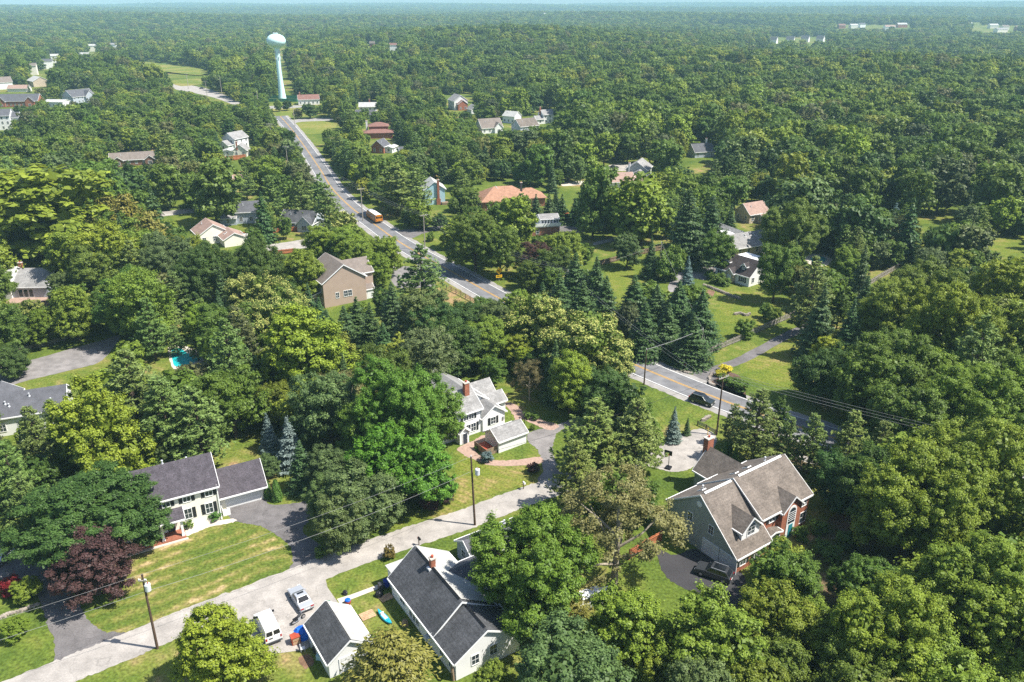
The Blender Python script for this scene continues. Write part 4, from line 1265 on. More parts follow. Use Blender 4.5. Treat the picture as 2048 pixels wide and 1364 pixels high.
for i in range(4):
    a, c = q[i], q[(i + 1) % 4]
    s_.quad((*a, 0), (*c, 0), (*c, 2.4), (*a, 2.4))
    n = np.array([c[1] - a[1], a[0] - c[0]]) / 500
    s_.quad((a[0] - n[0], a[1] - n[1], 2.4), (c[0] - n[0], c[1] - n[1], 2.4), (c[0] - n[0], c[1] - n[1], 0), (a[0] - n[0], a[1] - n[1], 0))
s_.build('screen', M['greenmesh'], fb)
pb = MB()
for i in range(4):
    a, c = np.array(q[i]), np.array(q[(i + 1) % 4])
    for k in range(5):
        p = a + (c - a) * k / 5
        MB().tube((*p, 0), (*p, 2.6), .06, n=5).build('post', M['metal'], fb)


# ---------------------------------------------------------------- vehicles
def side_prism(b, poly, w, mi=0):
    n = len(poly)
    vs = [(x, -w, z) for x, z in poly] + [(x, w, z) for x, z in poly]
    b.add(vs, [(i, (i + 1) % n, (i + 1) % n + n, i + n) for i in range(n)] + [tuple(range(n))[::-1], tuple(range(n, 2 * n))], mi)
    return b


def wheel(parent, x, y, r, w=.22):
    t = MB().lathe([(r * .62, -w / 2), (r * .94, -w / 2), (r, -w / 2 + .04), (r, w / 2 - .04), (r * .94, w / 2), (r * .62, w / 2)], 18).build('wheel', M['rubber'], parent, (x, y, r))
    t.rotation_euler = (PI / 2, 0, 0)
    k = MB().lathe([(r * .6, -w / 2 - .012), (r * .5, -w / 2 - .02), (r * .15, -w / 2 + .01), (r * .14, w / 2 - .01), (r * .5, w / 2 + .02), (r * .6, w / 2 + .012)], 12).build('rim', M['rim'], t)
    return t


def lerp(a, b, t):
    return tuple(x + (y - x) * t for x, y in zip(a, b))


def glass_face(mb, a, b, c, d, i0=.1, i1=.9, j0=.12, j1=.9, off=.012):
    """an inset pane on the face a b c d (a b at the bottom), a little proud of it"""
    A, B, Cc, D = [Vector(v) for v in (a, b, c, d)]
    n = (B - A).cross(D - A).normalized() * off
    f = lambda s, t: (A + (B - A) * s) * (1 - t) + (D + (Cc - D) * s) * t + n
    mb.add([f(i0, j0), f(i1, j0), f(i1, j1), f(i0, j1)], [(0, 1, 2, 3)])


def car(name, label, cat, loc, ang, paint, L=4.6, W=1.8, H=1.45, belt=.95, hood=.85, xh=.9, xr=-1.3, wt_=.25, rt=-.8, r=.33, sunroof=False, rails=False, rear_lamp_h=.75):
    root = thing(name, label, cat, (*loc, .03), R(ang))
    h = L / 2
    b = MB()
    side_prism(b, [(-h, .32), (h, .3), (h, .6), (h - .12, hood - .06), (xh, belt), (xr, belt), (-h + .08, belt - .05), (-h, belt - .3)], W / 2)
    body = b.build('body', M[paint], root, bevel=.07)
    cb = MB()
    w0, w1 = W * .47, W * .39
    B0, B1, T0, T1 = (xr, belt - .02), (xh, belt - .02), (rt, H), (wt_, H)
    vs = [(B0[0], -w0, B0[1]), (B1[0], -w0, B1[1]), (B1[0], w0, B1[1]), (B0[0], w0, B0[1]), (T0[0], -w1, H), (T1[0], -w1, H), (T1[0], w1, H), (T0[0], w1, H)]
    cb.add(vs, [(3, 2, 1, 0), (4, 5, 6, 7), (0, 1, 5, 4), (1, 2, 6, 5), (2, 3, 7, 6), (3, 0, 4, 7)])
    cb.build('cabin', M[paint], root, bevel=.05)
    for nm, f, rng in (('side_window', (0, 1, 5, 4), None), ('side_window', (2, 3, 7, 6), None), ('windscreen', (1, 2, 6, 5), 1), ('rear_window', (3, 0, 4, 7), 1)):
        g = MB()
        P_ = [vs[i] for i in f]
        if rng:
            glass_face(g, *P_, .08, .92, .1, .92)
        else:
            glass_face(g, *P_, .07, .36, .2, .88)
            glass_face(g, *P_, .39, .64, .2, .88)
            glass_face(g, *P_, .67, .92, .2, .88)
        g.build(nm, M['carglass'], root)
    for x in (-h * .6, h * .62):
        for y in (-W / 2 + .09, W / 2 - .09):
            wheel(root, x, y, r)
    for y in (-W * .36, W * .36):
        MB().box(h - .02, h + .015, y - .2, y + .2, .58, .72).build('headlight', M['lamp'], root)
        MB().box(-h - .015, -h + .02, y - .2, y + .2, rear_lamp_h - .1, rear_lamp_h + .07).build('tail_light', M['tail'], root)
        MB().box(xh - .35, xh - .2, (1 if y > 0 else -1) * (W / 2 + .01) - .09, (1 if y > 0 else -1) * (W / 2 + .01) + .09, belt + .02, belt + .14).build('mirror', M[paint], root)
    MB().box(-h - .02, -h + .02, -.26, .26, .45, .58).build('number_plate', M['trim'], root)
    MB().box(-h - .03, -h + .03, -W * .45, W * .45, .3, .42).build('bumper', M['darkbin'], root)
    MB().box(h - .03, h + .03, -W * .45, W * .45, .3, .45).build('bumper', M['darkbin'], root)
    if sunroof:
        MB().box(rt + (wt_ - rt) * .55, rt + (wt_ - rt) * .9, -w1 * .6, w1 * .6, H + .002, H + .014).build('sunroof', M['carglass'], root)
    if rails:
        for y in (-w1 * .92, w1 * .92):
            MB().box(rt + .1, wt_ - .1, y - .03, y + .03, H + .02, H + .09).build('roof_rail', M['metal'], root)
        MB().box(rt + .3, wt_ - .3, -w1 * .75, w1 * .75, H + .002, H + .012).build('sunroof', M['carglass'], root)
    FOOT.append((*loc, 2.5))
    return root


def paint(name, col, metal=.3):
    M[name] = mat(name, col, .3, .04, .8, metal=metal, coat=.6, spec=.5)


paint('silver paint', (.52, .54, .57), .35)
paint('white paint', (.82, .82, .82), 0)
paint('dark green grey paint', (.028, .036, .034), .3)
paint('graphite paint', (.06, .063, .07), .4)
paint('powder blue paint', (.38, .5, .62), .1)
X, Y = G(602, 1203)
car('silver_sedan', 'silver four-door sedan on the parking pad seen from behind', 'car', (X, Y), 125, 'silver paint', 4.7, 1.8, 1.4, .93, .8, 1.0, -1.45, .2, -.75, .32, sunroof=True)
X, Y = G(1427, 1152)
car('grey_crossover', 'graphite crossover with roof rails parked before the garage doors', 'car', (X, Y), 149, 'graphite paint', 4.8, 1.9, 1.68, 1.08, 1.0, 1.1, -2.25, .35, -1.75, .37, rails=True, rear_lamp_h=1.0)
X, Y = G(1403, 806)
car('dark_suv', 'dark green-grey sport utility driving on the main road', 'car', (X, Y), -38, 'dark green grey paint', 4.7, 1.85, 1.7, 1.08, 1.0, 1.15, -2.2, .35, -1.8, .37, rails=True, rear_lamp_h=1.0)
X, Y = G(1418, 512)
car('blue_pickup', 'powder blue utility vehicle on the gravel drive of the dormered cottage', 'car', (X, Y), -118, 'powder blue paint', 4.9, 1.9, 1.85, 1.15, 1.05, 1.1, -2.2, .4, -1.9, .4)
X, Y = G(2026, 972)
car('white_suv', 'white boxy sport utility behind leaves at the picture edge', 'car', (X, Y), -12, 'white paint', 4.6, 1.85, 1.85, 1.1, 1.0, 1.0, -2.2, .7, -2.1, .38)
X, Y = G(10, 1118)
car('white_saloon', 'pale car parked at the dark drive, half outside the picture', 'car', (X, Y), 75, 'silver paint', 4.6, 1.8, 1.42)
X, Y = G(1190, 1205)
car('white_pickup', 'white vehicle glimpsed through yellow-green branches', 'car', (X, Y), 25, 'white paint', 5.4, 2.0, 1.9, 1.15, 1.05, 1.2, -2.5, .6, -2.3, .4)
X, Y = G(1227, 337)
car('parked_dark_car', 'dark car on the cul-de-sac at its open end', 'car', (X, Y), 15, 'dark green grey paint')
X, Y = G(1262, 338)
car('parked_dark_car', 'dark car on the cul-de-sac beside the grey gabled house', 'car', (X, Y), 8, 'graphite paint')
X, Y = G(575, 213)
car('white_saloon', 'small white car on the drive below the water tower', 'car', (X, Y), 10, 'white paint')
X, Y = G(404, 178)
car('parked_dark_car', 'dark car on the far road near the meadow', 'car', (X, Y), -20, 'graphite paint')

# white van
X, Y = G(537, 1262)
v = thing('white_van', 'white panel van with two rear windows on the parking pad', 'van', (X, Y, .03), R(122))
b = MB()
side_prism(b, [(-2.6, .4), (2.55, .38), (2.6, .8), (2.45, 1.1), (1.75, 1.28), (1.75, 1.3), (-2.6, 1.3)], 1.0)
b.build('body', M['white paint'], v, bevel=.07)
b = MB()
vs = [(-2.58, -.98, 1.28), (1.78, -.98, 1.28), (1.78, .98, 1.28), (-2.58, .98, 1.28), (-2.45, -.85, 2.15), (.95, -.85, 2.15), (.95, .85, 2.15), (-2.45, .85, 2.15)]
b.add(vs, [(3, 2, 1, 0), (4, 5, 6, 7), (0, 1, 5, 4), (1, 2, 6, 5), (2, 3, 7, 6), (3, 0, 4, 7)])
b.build('upper_body', M['white paint'], v, bevel=.09)
for nm, f, rr in (('windscreen', (1, 2, 6, 5), ((.06, .94),)), ('rear_window', (3, 0, 4, 7), ((.07, .46),)), ('rear_window', (3, 0, 4, 7), ((.54, .93),)), ('side_window', (0, 1, 5, 4), ((.74, .93),)), ('side_window', (2, 3, 7, 6), ((.07, .26),))):
    g = MB()
    for a_, c_ in rr:
        glass_face(g, *[vs[i] for i in f], a_, c_, .12, .78, .014)
    g.build(nm, M['carglass'], v)
for x in (-1.55, 1.6):
    for y in (-.9, .9):
        wheel(v, x, y, .36)
for y in (-.86, .86):
    MB().box(-2.63, -2.58, y - .09, y + .09, .85, 1.2).build('tail_light', M['tail'], v)
    MB().box(2.55, 2.62, y - .2, y + .1, .7, .9).build('headlight', M['lamp'], v)
    s = 1 if y > 0 else -1
    MB().box(1.35, 1.5, s * 1.12 - .14, s * 1.12 + .14, 1.35, 1.6).build('mirror', M['black'], v)
MB().box(-2.72, -2.6, -.95, .95, .4, .56).build('bumper', M['darkbin'], v)
MB().box(-2.625, -2.6, .12, .55, .95, 1.12).build('number_plate', M['darkbin'], v)
FOOT.append((X, Y, 3))

# school bus seen from behind
p0, p1 = np.array(G(735, 426)), np.array(G(752, 446))
c_ = (p0 + p1) / 2
X, Y = G(746, 441)
d = main_line[-1] * 0
k = min(range(len(main_line)), key=lambda i: np.hypot(*(main_line[i] - np.array((X, Y)))))
dv = main_line[k - 1] - main_line[k + 1]
ang = math.atan2(dv[1], dv[0])
nn = np.array([math.sin(ang), -math.cos(ang)])
pos = main_line[k] + nn * 1.8
bus = thing('school_bus', 'orange-yellow school bus with whitish roof driving away on the main road', 'bus', (*pos, .05), ang)
prof_ = [(-1.22, .55), (1.22, .55), (1.22, 2.55), (1.05, 2.85), (.6, 3.02), (0, 3.06), (-.6, 3.02), (-1.05, 2.85), (-1.22, 2.55)]
MB().prism(prof_, -5.2, 4.2).build('body', M['busyellow'], bus)
MB().prism([(-1.05, 2.88), (1.05, 2.88), (.6, 3.06), (0, 3.1), (-.6, 3.06)], -5.15, 4.15).build('roof', M['trim'], bus)
MB().box(4.2, 5.9, -1.0, 1.0, .55, 1.65, taper=.06).build('bonnet', M['busyellow'], bus, bevel=.08)
for s in (-1, 1):
    for i in range(8):
        MB().box(-4.9 + i * 1.1, -4.1 + i * 1.1, s * 1.225 - .012, s * 1.225 + .012, 1.75, 2.45).build('side_window', M['carglass'], bus)
    for z in (.95, 1.35, 1.62):
        MB().box(-5.18, 4.18, s * 1.228 - .015, s * 1.228 + .015, z, z + .06).build('rub_rail', M['black'], bus)
    for x in (-3.0, 4.9):
        wheel(bus, x, s * 1.05, .5, .28)
    MB().box(-5.24, -5.19, s * .75 - .3, s * .75 + .3, 1.75, 2.45).build('rear_window', M['carglass'], bus)
    MB().box(-5.25, -5.19, s * .95 - .12, s * .95 + .12, 2.6, 2.78).build('warning_light', M['tail'], bus)
    MB().box(-5.25, -5.19, s * .95 - .13, s * .95 + .13, 1.1, 1.35).build('tail_light', M['tail'], bus)
MB().box(-5.24, -5.19, -.36, .36, .9, 2.5).build('emergency_door', M['busyellow'], bus)
MB().box(-5.26, -5.24, -.28, .28, 1.75, 2.4).build('rear_window', M['carglass'], bus)
MB().box(-5.4, -5.2, -1.2, 1.2, .5, .75).build('bumper', M['black'], bus)
MB().box(4.19, 4.24, -1.05, 1.05, 1.7, 2.6).build('windscreen', M['carglass'], bus)

# motorcycle
X, Y = G(597, 1243)
mc = thing('motorcycle', 'dark motorcycle standing between the van and the blue tarpaulin', 'motorcycle', (X, Y, .03), R(50))
for x in (-.72, .75):
    wheel(mc, x, 0, .31, .13)
MB().path([(-.72, 0, .31), (-.3, 0, .55), (.3, 0, .6), (.5, 0, .85)], .06, 6).path([(-.3, 0, .5), (0, 0, .3), (.35, 0, .45)], .05, 6).build('frame', M['black'], mc)
MB().lathe([(.05, -.3), (.16, -.15), (.19, .05), (.12, .25), (.03, .32)], 10).build('fuel_tank', M['graphite paint'], mc, (.18, 0, .78)).rotation_euler = (0, PI / 2, 0)
MB().box(-.75, .0, -.13, .13, .7, .8, taper=.03).build('seat', M['black'], mc)
MB().box(-.12, .3, -.17, .17, .3, .6, taper=.04).build('engine', M['metal'], mc)
MB().path([(.5, -.36, 1.0), (.55, -.1, .98), (.55, .1, .98), (.5, .36, 1.0)], .025, 6).build('handlebar', M['rim'], mc)
MB().path([(.75, .09, .31), (.52, .09, .95)], .03, 6).path([(.75, -.09, .31), (.52, -.09, .95)], .03, 6).build('fork', M['rim'], mc)
MB().path([(.1, -.2, .3), (-.8, -.2, .35)], [.035, .05], 8).build('exhaust', M['rim'], mc)

# tractor
X, Y = G(1129, 440)
tr = thing('orange_tractor', 'small orange tractor with canopy and loader at the paved yard', 'tractor', (X, Y, .03), R(200))
for s in (-1, 1):
    wheel(tr, -.8, s * .75, .65, .38)
    wheel(tr, 1.0, s * .65, .42, .28)
    MB().tube((-.9, s * .6, .9), (-.75, s * .6, 2.3), .05, n=6).build('canopy_post', M['black'], tr)
    MB().path([(.3, s * .7, 1.2), (1.2, s * .7, 1.3), (2.1, s * .7, .4)], .08, 6).build('loader_arm', M['orange'], tr)
MB().box(-.1, 1.5, -.4, .4, .6, 1.35, taper=.06).build('bonnet', M['orange'], tr, bevel=.05)
MB().box(-1.3, -.1, -.6, .6, .5, .95).build('chassis', M['orange'], tr)
MB().box(-.95, -.5, -.25, .25, .95, 1.5, taper=.04).build('seat', M['black'], tr)
MB().box(-1.35, .35, -.75, .75, 2.3, 2.42, taper=.08).build('canopy', M['orange'], tr)
side_prism(MB(), [(2.0, .15), (2.7, .1), (2.1, .7)], .85).build('loader_bucket', M['metal'], tr)


# ---------------------------------------------------------------- utility poles and wires
def utility_pole(label, px, h, m='pole', arms=(), transformer=None, ang=0, r0=.17, lean=(0, 0)):
    X, Y, Z = GT(*px)
    p = thing('utility_pole', label, 'utility pole', (X, Y, Z), ang, 'utility poles along the roads')
    MB().tube((0, 0, -.3), (lean[0], lean[1], h), r0, r0 * .68, 10).build('post', M[m], p)
    for z, w_ in arms:
        cx, cy = lean[0] * z / h, lean[1] * z / h
        a = MB().box(cx - w_ / 2, cx + w_ / 2, cy - .2, cy - .08, z - .07, z + .07).build('crossarm', M['palepole'], p)
        for x in (-w_ / 2 + .1, -w_ / 4, w_ / 4, w_ / 2 - .1):
            MB().lathe([(.03, 0), (.06, .05), (.05, .1), (.07, .15), (.03, .22)], 8).build('insulator', M['trim'], a, (cx + x, cy - .14, z + .06))
    if transformer:
        z, sx = transformer
        t = MB().lathe([(.28, 0), (.33, .06), (.33, .85), (.36, .87), (.3, .98), (.1, 1.02)], 16).build('transformer', M['steel'], p, (.52 * sx, -.1, z))
        MB().lathe([(.05, 0), (.07, .1), (.04, .28)], 8).build('bushing', M['redbox'], t, (.1, 0, 1.0))
    if not arms:
        MB().lathe([(.03, 0), (.07, .06), (.05, .12), (.07, .18), (.03, .28)], 8).build('insulator', M['trim'], p, (*lean, h))
    FOOT.append((X, Y, 1.2))
    return (X + lean[0], Y + lean[1], Z + h)


P1 = utility_pole('brown transformer pole at the street kerb beside the striped front lawn', (315, 1297), 11, 'pole', ((10.2, 1.0),), (8.6, 1), lean=(.25, -.2))
P2 = utility_pole('brown pole with transformer at the near street below the white farmhouse', (950, 1050), 11.5, 'pole', (), (8.6, 1), lean=(-.35, 0))
P3 = utility_pole('short dark pole at the driveway mouth on the near verge of the main road', (1288, 769), 7.6, 'pole', r0=.16)
P4 = utility_pole('tall brown pole with crossarm between the turning pad and the main road', (1433, 870), 11.6, 'pole', ((11.2, 2.4),), ang=R(35))
P5 = utility_pole('pale pole at the corner of the picket fence across the main road', (1399, 727), 7.8, 'palepole')
P6 = utility_pole('pale pole before the dark row of spruces', (1134, 606), 8.6, 'palepole')
P7 = utility_pole('pale pole with crossarm beside the school bus', (726, 442), 11.5, 'palepole', ((11.1, 2.6),), ang=R(35))
P8 = utility_pole('pale pole with crossarm on the lawn opposite the lone pine', (850, 500), 11, 'palepole', ((10.8, 2.6),), ang=R(35))
P9 = utility_pole('slender whitish pole on the lawn beside the gravel drive of the dormered cottage', (1318, 552), 9.6, 'palepole', r0=.14)
P10 = utility_pole('pale pole with two crossarms behind the white gabled house', (545, 296), 12.5, 'palepole', ((12.0, 3.0), (10.9, 2.6)))
P11 = utility_pole('weathered pole with crossarm at the road bend below pines', (577, 344), 11.5, 'palepole', ((11, 2.8),))
P12 = utility_pole('slim pole on the near corner of the far road junction', (590, 254), 12, 'palepole')
P13 = utility_pole('far pole with crossarm at the junction by the meadow, before the wood', (415, 196), 13, 'palepole', ((12.4, 3.2),), r0=.22)
P14 = utility_pole('far bare pole beside the road past the meadow', (444, 189), 13, 'palepole', r0=.22)
P15 = utility_pole('farthest pole on the road beside the meadow', (377, 178), 13, 'palepole', ((12.4, 3.0),), r0=.22)
P16 = utility_pole('pole by the lane below the water tower', (518, 222), 13, 'palepole', r0=.22)


def wire(a, b, label, sag=.5, r=.022, m='wire', off=(0, 0, 0), off2=None):
    off2 = off if off2 is None else off2
    A = np.array(a) + np.array(off)
    B = np.array(b) + np.array(off2)
    n = 14
    pts = []
    for i in range(n + 1):
        t = i / n
        p = A + (B - A) * t
        p[2] -= sag * 4 * t * (1 - t)
        pts.append(tuple(p))
    mb = MB()
    mb.path(pts, r, 5)
    return tag(mb.build('power_line', M[m]), label, 'power line', 'overhead power lines')


E_ = (P4[0] + 62, P4[1] - 38, 11.5)
for k, (dx, dy) in {'outer': (.95, .65), 'middle': (0, 0), 'inner': (-.95, -.65)}.items():
    o = (dx, dy, .15)
    wire(P4, E_, f'{k} roadside cable running from the turning-pad pole out of the picture', .9, .017, 'palewire', o)
    wire(P4, P6, f'{k} roadside cable between turning-pad pole and spruce-row pole', 1.2, .017, 'wire', o)
    wire(P6, P8, f'{k} roadside cable between spruce-row pole and lone-pine pole', 1.2, .017, 'palewire', o)
    wire(P8, P7, f'{k} roadside cable between lone-pine pole and school-bus pole', .9, .022, 'palewire', o)
    wire(P7, P11, f'{k} roadside cable from the school-bus pole to the road-bend pole', .9, .022, 'palewire', o)
    wire(P11, P10, f'{k} roadside cable from the road-bend pole to the twin-crossarm pole', .8, .022, 'wire', o)
for dz in (-2.2, -2.9):
    wire(P4, P6, ('upper' if dz > -2.5 else 'lower') + ' communication cable below the power lines across the spruces', 1.2, .02, 'palewire', (0, 0, dz), (0, 0, dz + 2.2))
    wire(P6, P8, ('upper' if dz > -2.5 else 'lower') + ' communication cable beside the road signs', 1.2, .02, 'palewire', (0, 0, dz + 2.2), (0, 0, dz))
wire(P1, P2, 'top wire along the near street between its two poles', .7, .013, 'palewire')
wire(P1, P2, 'lower cable along the near street between its two poles', .9, .017, 'palewire', (0, 0, -2.4))
wire(P1, (P1[0] - 34, P1[1] - 19, 11), 'top wire leaving the near street pole past the picture corner', .4, .013, 'palewire')
wire(P1, (P1[0] - 34, P1[1] - 19, 11), 'lower cable leaving the near street pole past the picture corner', .5, .017, 'palewire', (0, 0, -2.4))
wire(P2, P4, 'wire from the farmhouse street pole to the turning-pad pole', .9, .022, 'wire')
wire(P3, P5, 'pair of pale service wires crossing the main road', .25, .04, 'palewire')
wire(P5, P9, 'service wire from the picket fence pole to the whitish lawn pole', .5, .022, 'palewire')
wire(P6, (P6[0] - 7.5, P6[1] - 7.5, .2), 'guy wire anchoring the spruce-row pole', 0, .03, 'palewire')
wire(P5, (P5[0] + 2.0, P5[1] - 1.5, .1), 'guy wire anchoring the picket fence pole', 0, .03, 'palewire')
wire(P9, (P9[0] - 14, P9[1] - 5, 6), 'service wire slanting off the whitish lawn pole', .3, .022, 'palewire')


# ---------------------------------------------------------------- fences
def fence(name, label, px, m, kind='board', h=1.4, step=2.4, cat='fence', pm=None):
    pts = [np.array(G(*p)) for p in px]
    o = thing(name, label, cat, (*pts[0], 0))
    pm = pm or m
    b = MB()
    np_ = 0
    for i in range(len(pts) - 1):
        a, c = pts[i], pts[i + 1]
        L = np.hypot(*(c - a))
        d = (c - a) / L
        nrm = np.array([-d[1], d[0]])
        k = max(1, round(L / step))
        for j in range(k + (1 if i == len(pts) - 2 else 0)):
            p = a + d * (L * j / k) - pts[0]
            if np_ < 95:
                MB().box(-.07, .07, -.07, .07, -.1, h + .12).build('post', M[pm], o, (*p, 0), math.atan2(d[1], d[0]))
            np_ += 1

        def slab(s0, s1, z0, z1, off, t=.03):
            q0, q1 = a + d * s0 - pts[0] + nrm * off, a + d * s1 - pts[0] + nrm * off
            w_ = nrm * t
            vs = [(*(q0 - w_), z0), (*(q1 - w_), z0), (*(q1 + w_), z0), (*(q0 + w_), z0), (*(q0 - w_), z1), (*(q1 - w_), z1), (*(q1 + w_), z1), (*(q0 + w_), z1)]
            b.add(vs, [(3, 2, 1, 0), (4, 5, 6, 7), (0, 1, 5, 4), (1, 2, 6, 5), (2, 3, 7, 6), (3, 0, 4, 7)])
        if kind == 'rail':
            for z in (.35, .75, 1.12):
                slab(0, L, z * h / 1.3, z * h / 1.3 + .12, 0)
        elif kind == 'picket':
            for z in (.3, h - .35):
                slab(0, L, z, z + .09, -.04)
            s = 0
            while s < L - .1:
                slab(s, s + .1, .05, h, .03, .015)
                s += .19
        else:
            for z in (.3, h - .3):
                slab(0, L, z, z + .09, -.05)
            s = 0
            while s < L - .1:
                slab(s, min(s + .31, L), .05, h + .05 * math.sin(s * 7), .04, .015)
                s += .33
    b.build('rails' if kind == 'rail' else 'boards', M[m], o)
    return o


fence('split_rail_fence', 'weathered post-and-rail fence along the road verge below the lone pine', [(893, 578), (922, 592), (950, 607), (972, 618)], 'wood', 'rail', 1.25, 2.6)
fence('picket_fence', 'grey picket fence beside the asphalt lane, climbing from the main road', [(1402, 716), (1437, 700), (1480, 682), (1538, 655), (1590, 632)], 'greywood', 'picket', 1.5)
fence('board_fence', 'weathered board fence along the foot of the spruce row by the road', [(1246, 668), (1290, 686), (1340, 704), (1372, 720), (1400, 717)], 'greywood', 'board', 1.7)
fence('board_fence', 'curved brown board fence above the striped side lawn', [(1196, 532), (1228, 524), (1262, 514), (1290, 508), (1326, 500)], 'wood', 'board', 1.6)
fence('post_fence', 'grey post fence running uphill between conifers beyond the lane', [(1740, 570), (1768, 553), (1795, 538), (1812, 527)], 'greywood', 'picket', 1.6)
fence('paddock_fence', 'low grey wire-like fence above the curving side road', [(-20, 722), (50, 703), (110, 688), (168, 672)], 'greywood', 'rail', 1.1)
fence('cedar_fence', 'orange cedar fence before the cream cottage', [(378, 330), (418, 325), (455, 322), (492, 318)], 'cedar', 'board', 2.2)
fence('cedar_fence', 'orange cedar fence behind the parking lot, below the bungalow', [(464, 476), (520, 470), (560, 466), (588, 463)], 'cedar', 'board', 1.6)
fence('cedar_fence', 'orange cedar fence close before the dark-roofed bungalow', [(590, 463), (615, 461), (640, 457)], 'cedar', 'board', 1.6)
fence('cedar_fence', 'orange cedar fence at the near edge of the parking lot', [(542, 511), (565, 509), (588, 506)], 'cedar', 'board', 1.5)
fence('guard_rail', 'dark timber guard rail closing the turning pad', [(1395, 850), (1412, 858), (1430, 868)], 'darkbin', 'rail', .8, 1.8, 'guard rail', 'pole')
fence('board_fence', 'brown board fence in the corner behind the brick house drive', [(1258, 1120), (1290, 1100), (1322, 1082)], 'cedar', 'board', 1.7)
fence('cedar_fence', 'weathered board fence piece at the bottom picture edge', [(1252, 1352), (1285, 1335), (1320, 1318)], 'wood', 'board', 1.5)

# ---------------------------------------------------------------- small things
for i, (x, y) in enumerate(((1415, 871), (1413, 884))):
    X, Y = G(x, y)
    q = thing('yellow_bollard', ('slim yellow marker post at the end of the guard rail', 'slim yellow marker post in the grass beside the turning pad')[i], 'post', (X, Y, 0), 0, 'yellow marker posts')
    MB().tube((0, 0, 0), (0, 0, 1.5), .06, n=8).build('post', M['signyellow'], q)
    MB().tube((0, 0, 1.2), (0, 0, 1.3), .064, n=8).build('reflector', M['lamp'], q)
X, Y = G(998, 562)
q = thing('road_sign', 'yellow diamond warning sign with black arrow above a yellow plate', 'road sign', (X, Y, 0), R(25))
MB().tube((0, 0, 0), (0, 0, 3.6), .06, n=6).build('post', M['metal'], q)
MB().add([(0, -.08, 1.95), (1.0, -.08, 2.95), (0, -.08, 3.95), (-1.0, -.08, 2.95), (0, -.05, 1.95), (1.0, -.05, 2.95), (0, -.05, 3.95), (-1.0, -.05, 2.95)], [(0, 1, 2, 3), (7, 6, 5, 4), (0, 4, 5, 1), (1, 5, 6, 2), (2, 6, 7, 3), (3, 7, 4, 0)]).build('diamond_plate', M['signyellow'], q)
ar = MB()
ar.box(-.1, .1, -.1, -.085, 2.45, 3.0).box(-.3, .1, -.1, -.085, 2.95, 3.12)
ar.add([(-.3, -.1, 2.85), (-.3, -.1, 3.25), (-.6, -.1, 3.05)], [(0, 1, 2), (2, 1, 0)])
ar.build('arrow', M['black'], q)
MB().box(-.9, .9, -.08, -.05, 1.0, 1.75).build('plate', M['signyellow'], q)
MB().box(-.65, .65, -.09, -.082, 1.3, 1.48).build('plate_marking', M['black'], q)


def mailbox(label, px, m):
    X, Y = G(*px)
    q = thing('mailbox', label, 'mailbox', (X, Y, 0), R(33))
    MB().box(-.05, .05, -.05, .05, 0, 1.05).box(-.04, .04, -.3, .05, .95, 1.05).build('post', M['pole'], q)
    pr = [(-.14, 0), (.14, 0), (.14, .2)] + [(.14 * math.cos(t), .2 + .14 * math.sin(t)) for t in np.linspace(.3, PI - .3, 6)] + [(-.14, .2)]
    bx_ = MB().prism(pr, -.28, .28).build('box', M[m], q, (0, -.15, 1.05), PI / 2)
    MB().box(.1, .2, .145, .16, .15, .4).build('flag', M['tail'], q, (0, -.15, 1.05), PI / 2)


mailbox('black mailbox on a post at the edge of the near street', (838, 1090), 'black')
mailbox('white mailbox on the lawn corner where farmhouse drive meets street', (1047, 978), 'trim')
mailbox('dark mailbox under the pines at the brick pillar of the lane mouth', (1370, 740), 'black')
# basketball hoop
X, Y = G(1335, 938)
q = thing('basketball_hoop', 'portable basketball hoop with black backboard on the turning pad', 'basketball hoop', (X, Y, .04), R(150))
MB().box(-.5, .5, -.9, .3, 0, .22, taper=.08).build('base', M['black'], q)
MB().path([(0, -.4, .2), (0, -.3, 2.2), (0, .25, 3.1)], .06, 8).build('pole', M['black'], q)
MB().box(-.65, .65, .3, .36, 2.75, 3.6).build('backboard', M['black'], q)
MB().path([(.23 * math.cos(t), .62 + .23 * math.sin(t), 3.0) for t in np.linspace(0, 2 * PI, 13)], .015, 5).build('rim', M['orange'], q)
# kayak
X, Y = G(770, 1238)
q = thing('kayak', 'turquoise kayak with pale seat lying on the grass', 'kayak', (X, Y, .02), R(-50))
ring = []
n = 15
kb = MB()
for i in range(n):
    t = i / (n - 1)
    w_ = .38 * math.sin(PI * min(max(t, .02), .98)) ** .7
    z0_ = .03 + .16 * (2 * t - 1) ** 4
    ring.append([(-1.6 + 3.2 * t, w_ * c, z0_ + zz) for c, zz in ((-.5, 0), (-1, .16), (-.85, .3), (0, .34), (.85, .3), (1, .16), (.5, 0))])
for i in range(n - 1):
    for j in range(7):
        kb.add([ring[i][j], ring[i + 1][j], ring[i + 1][(j + 1) % 7], ring[i][(j + 1) % 7]], [(0, 1, 2, 3)])
kb.build('hull', M['teal'], q, smooth=True)
MB().box(-.75, .45, -.22, .22, .33, .37, taper=.05).build('cockpit', M['steel'], q)
MB().box(-.7, -.55, -.2, .2, .35, .62).build('seat_back', M['trim'], q)
MB().box(.75, 1.05, -.12, .12, .34, .37).build('hatch', M['black'], q)


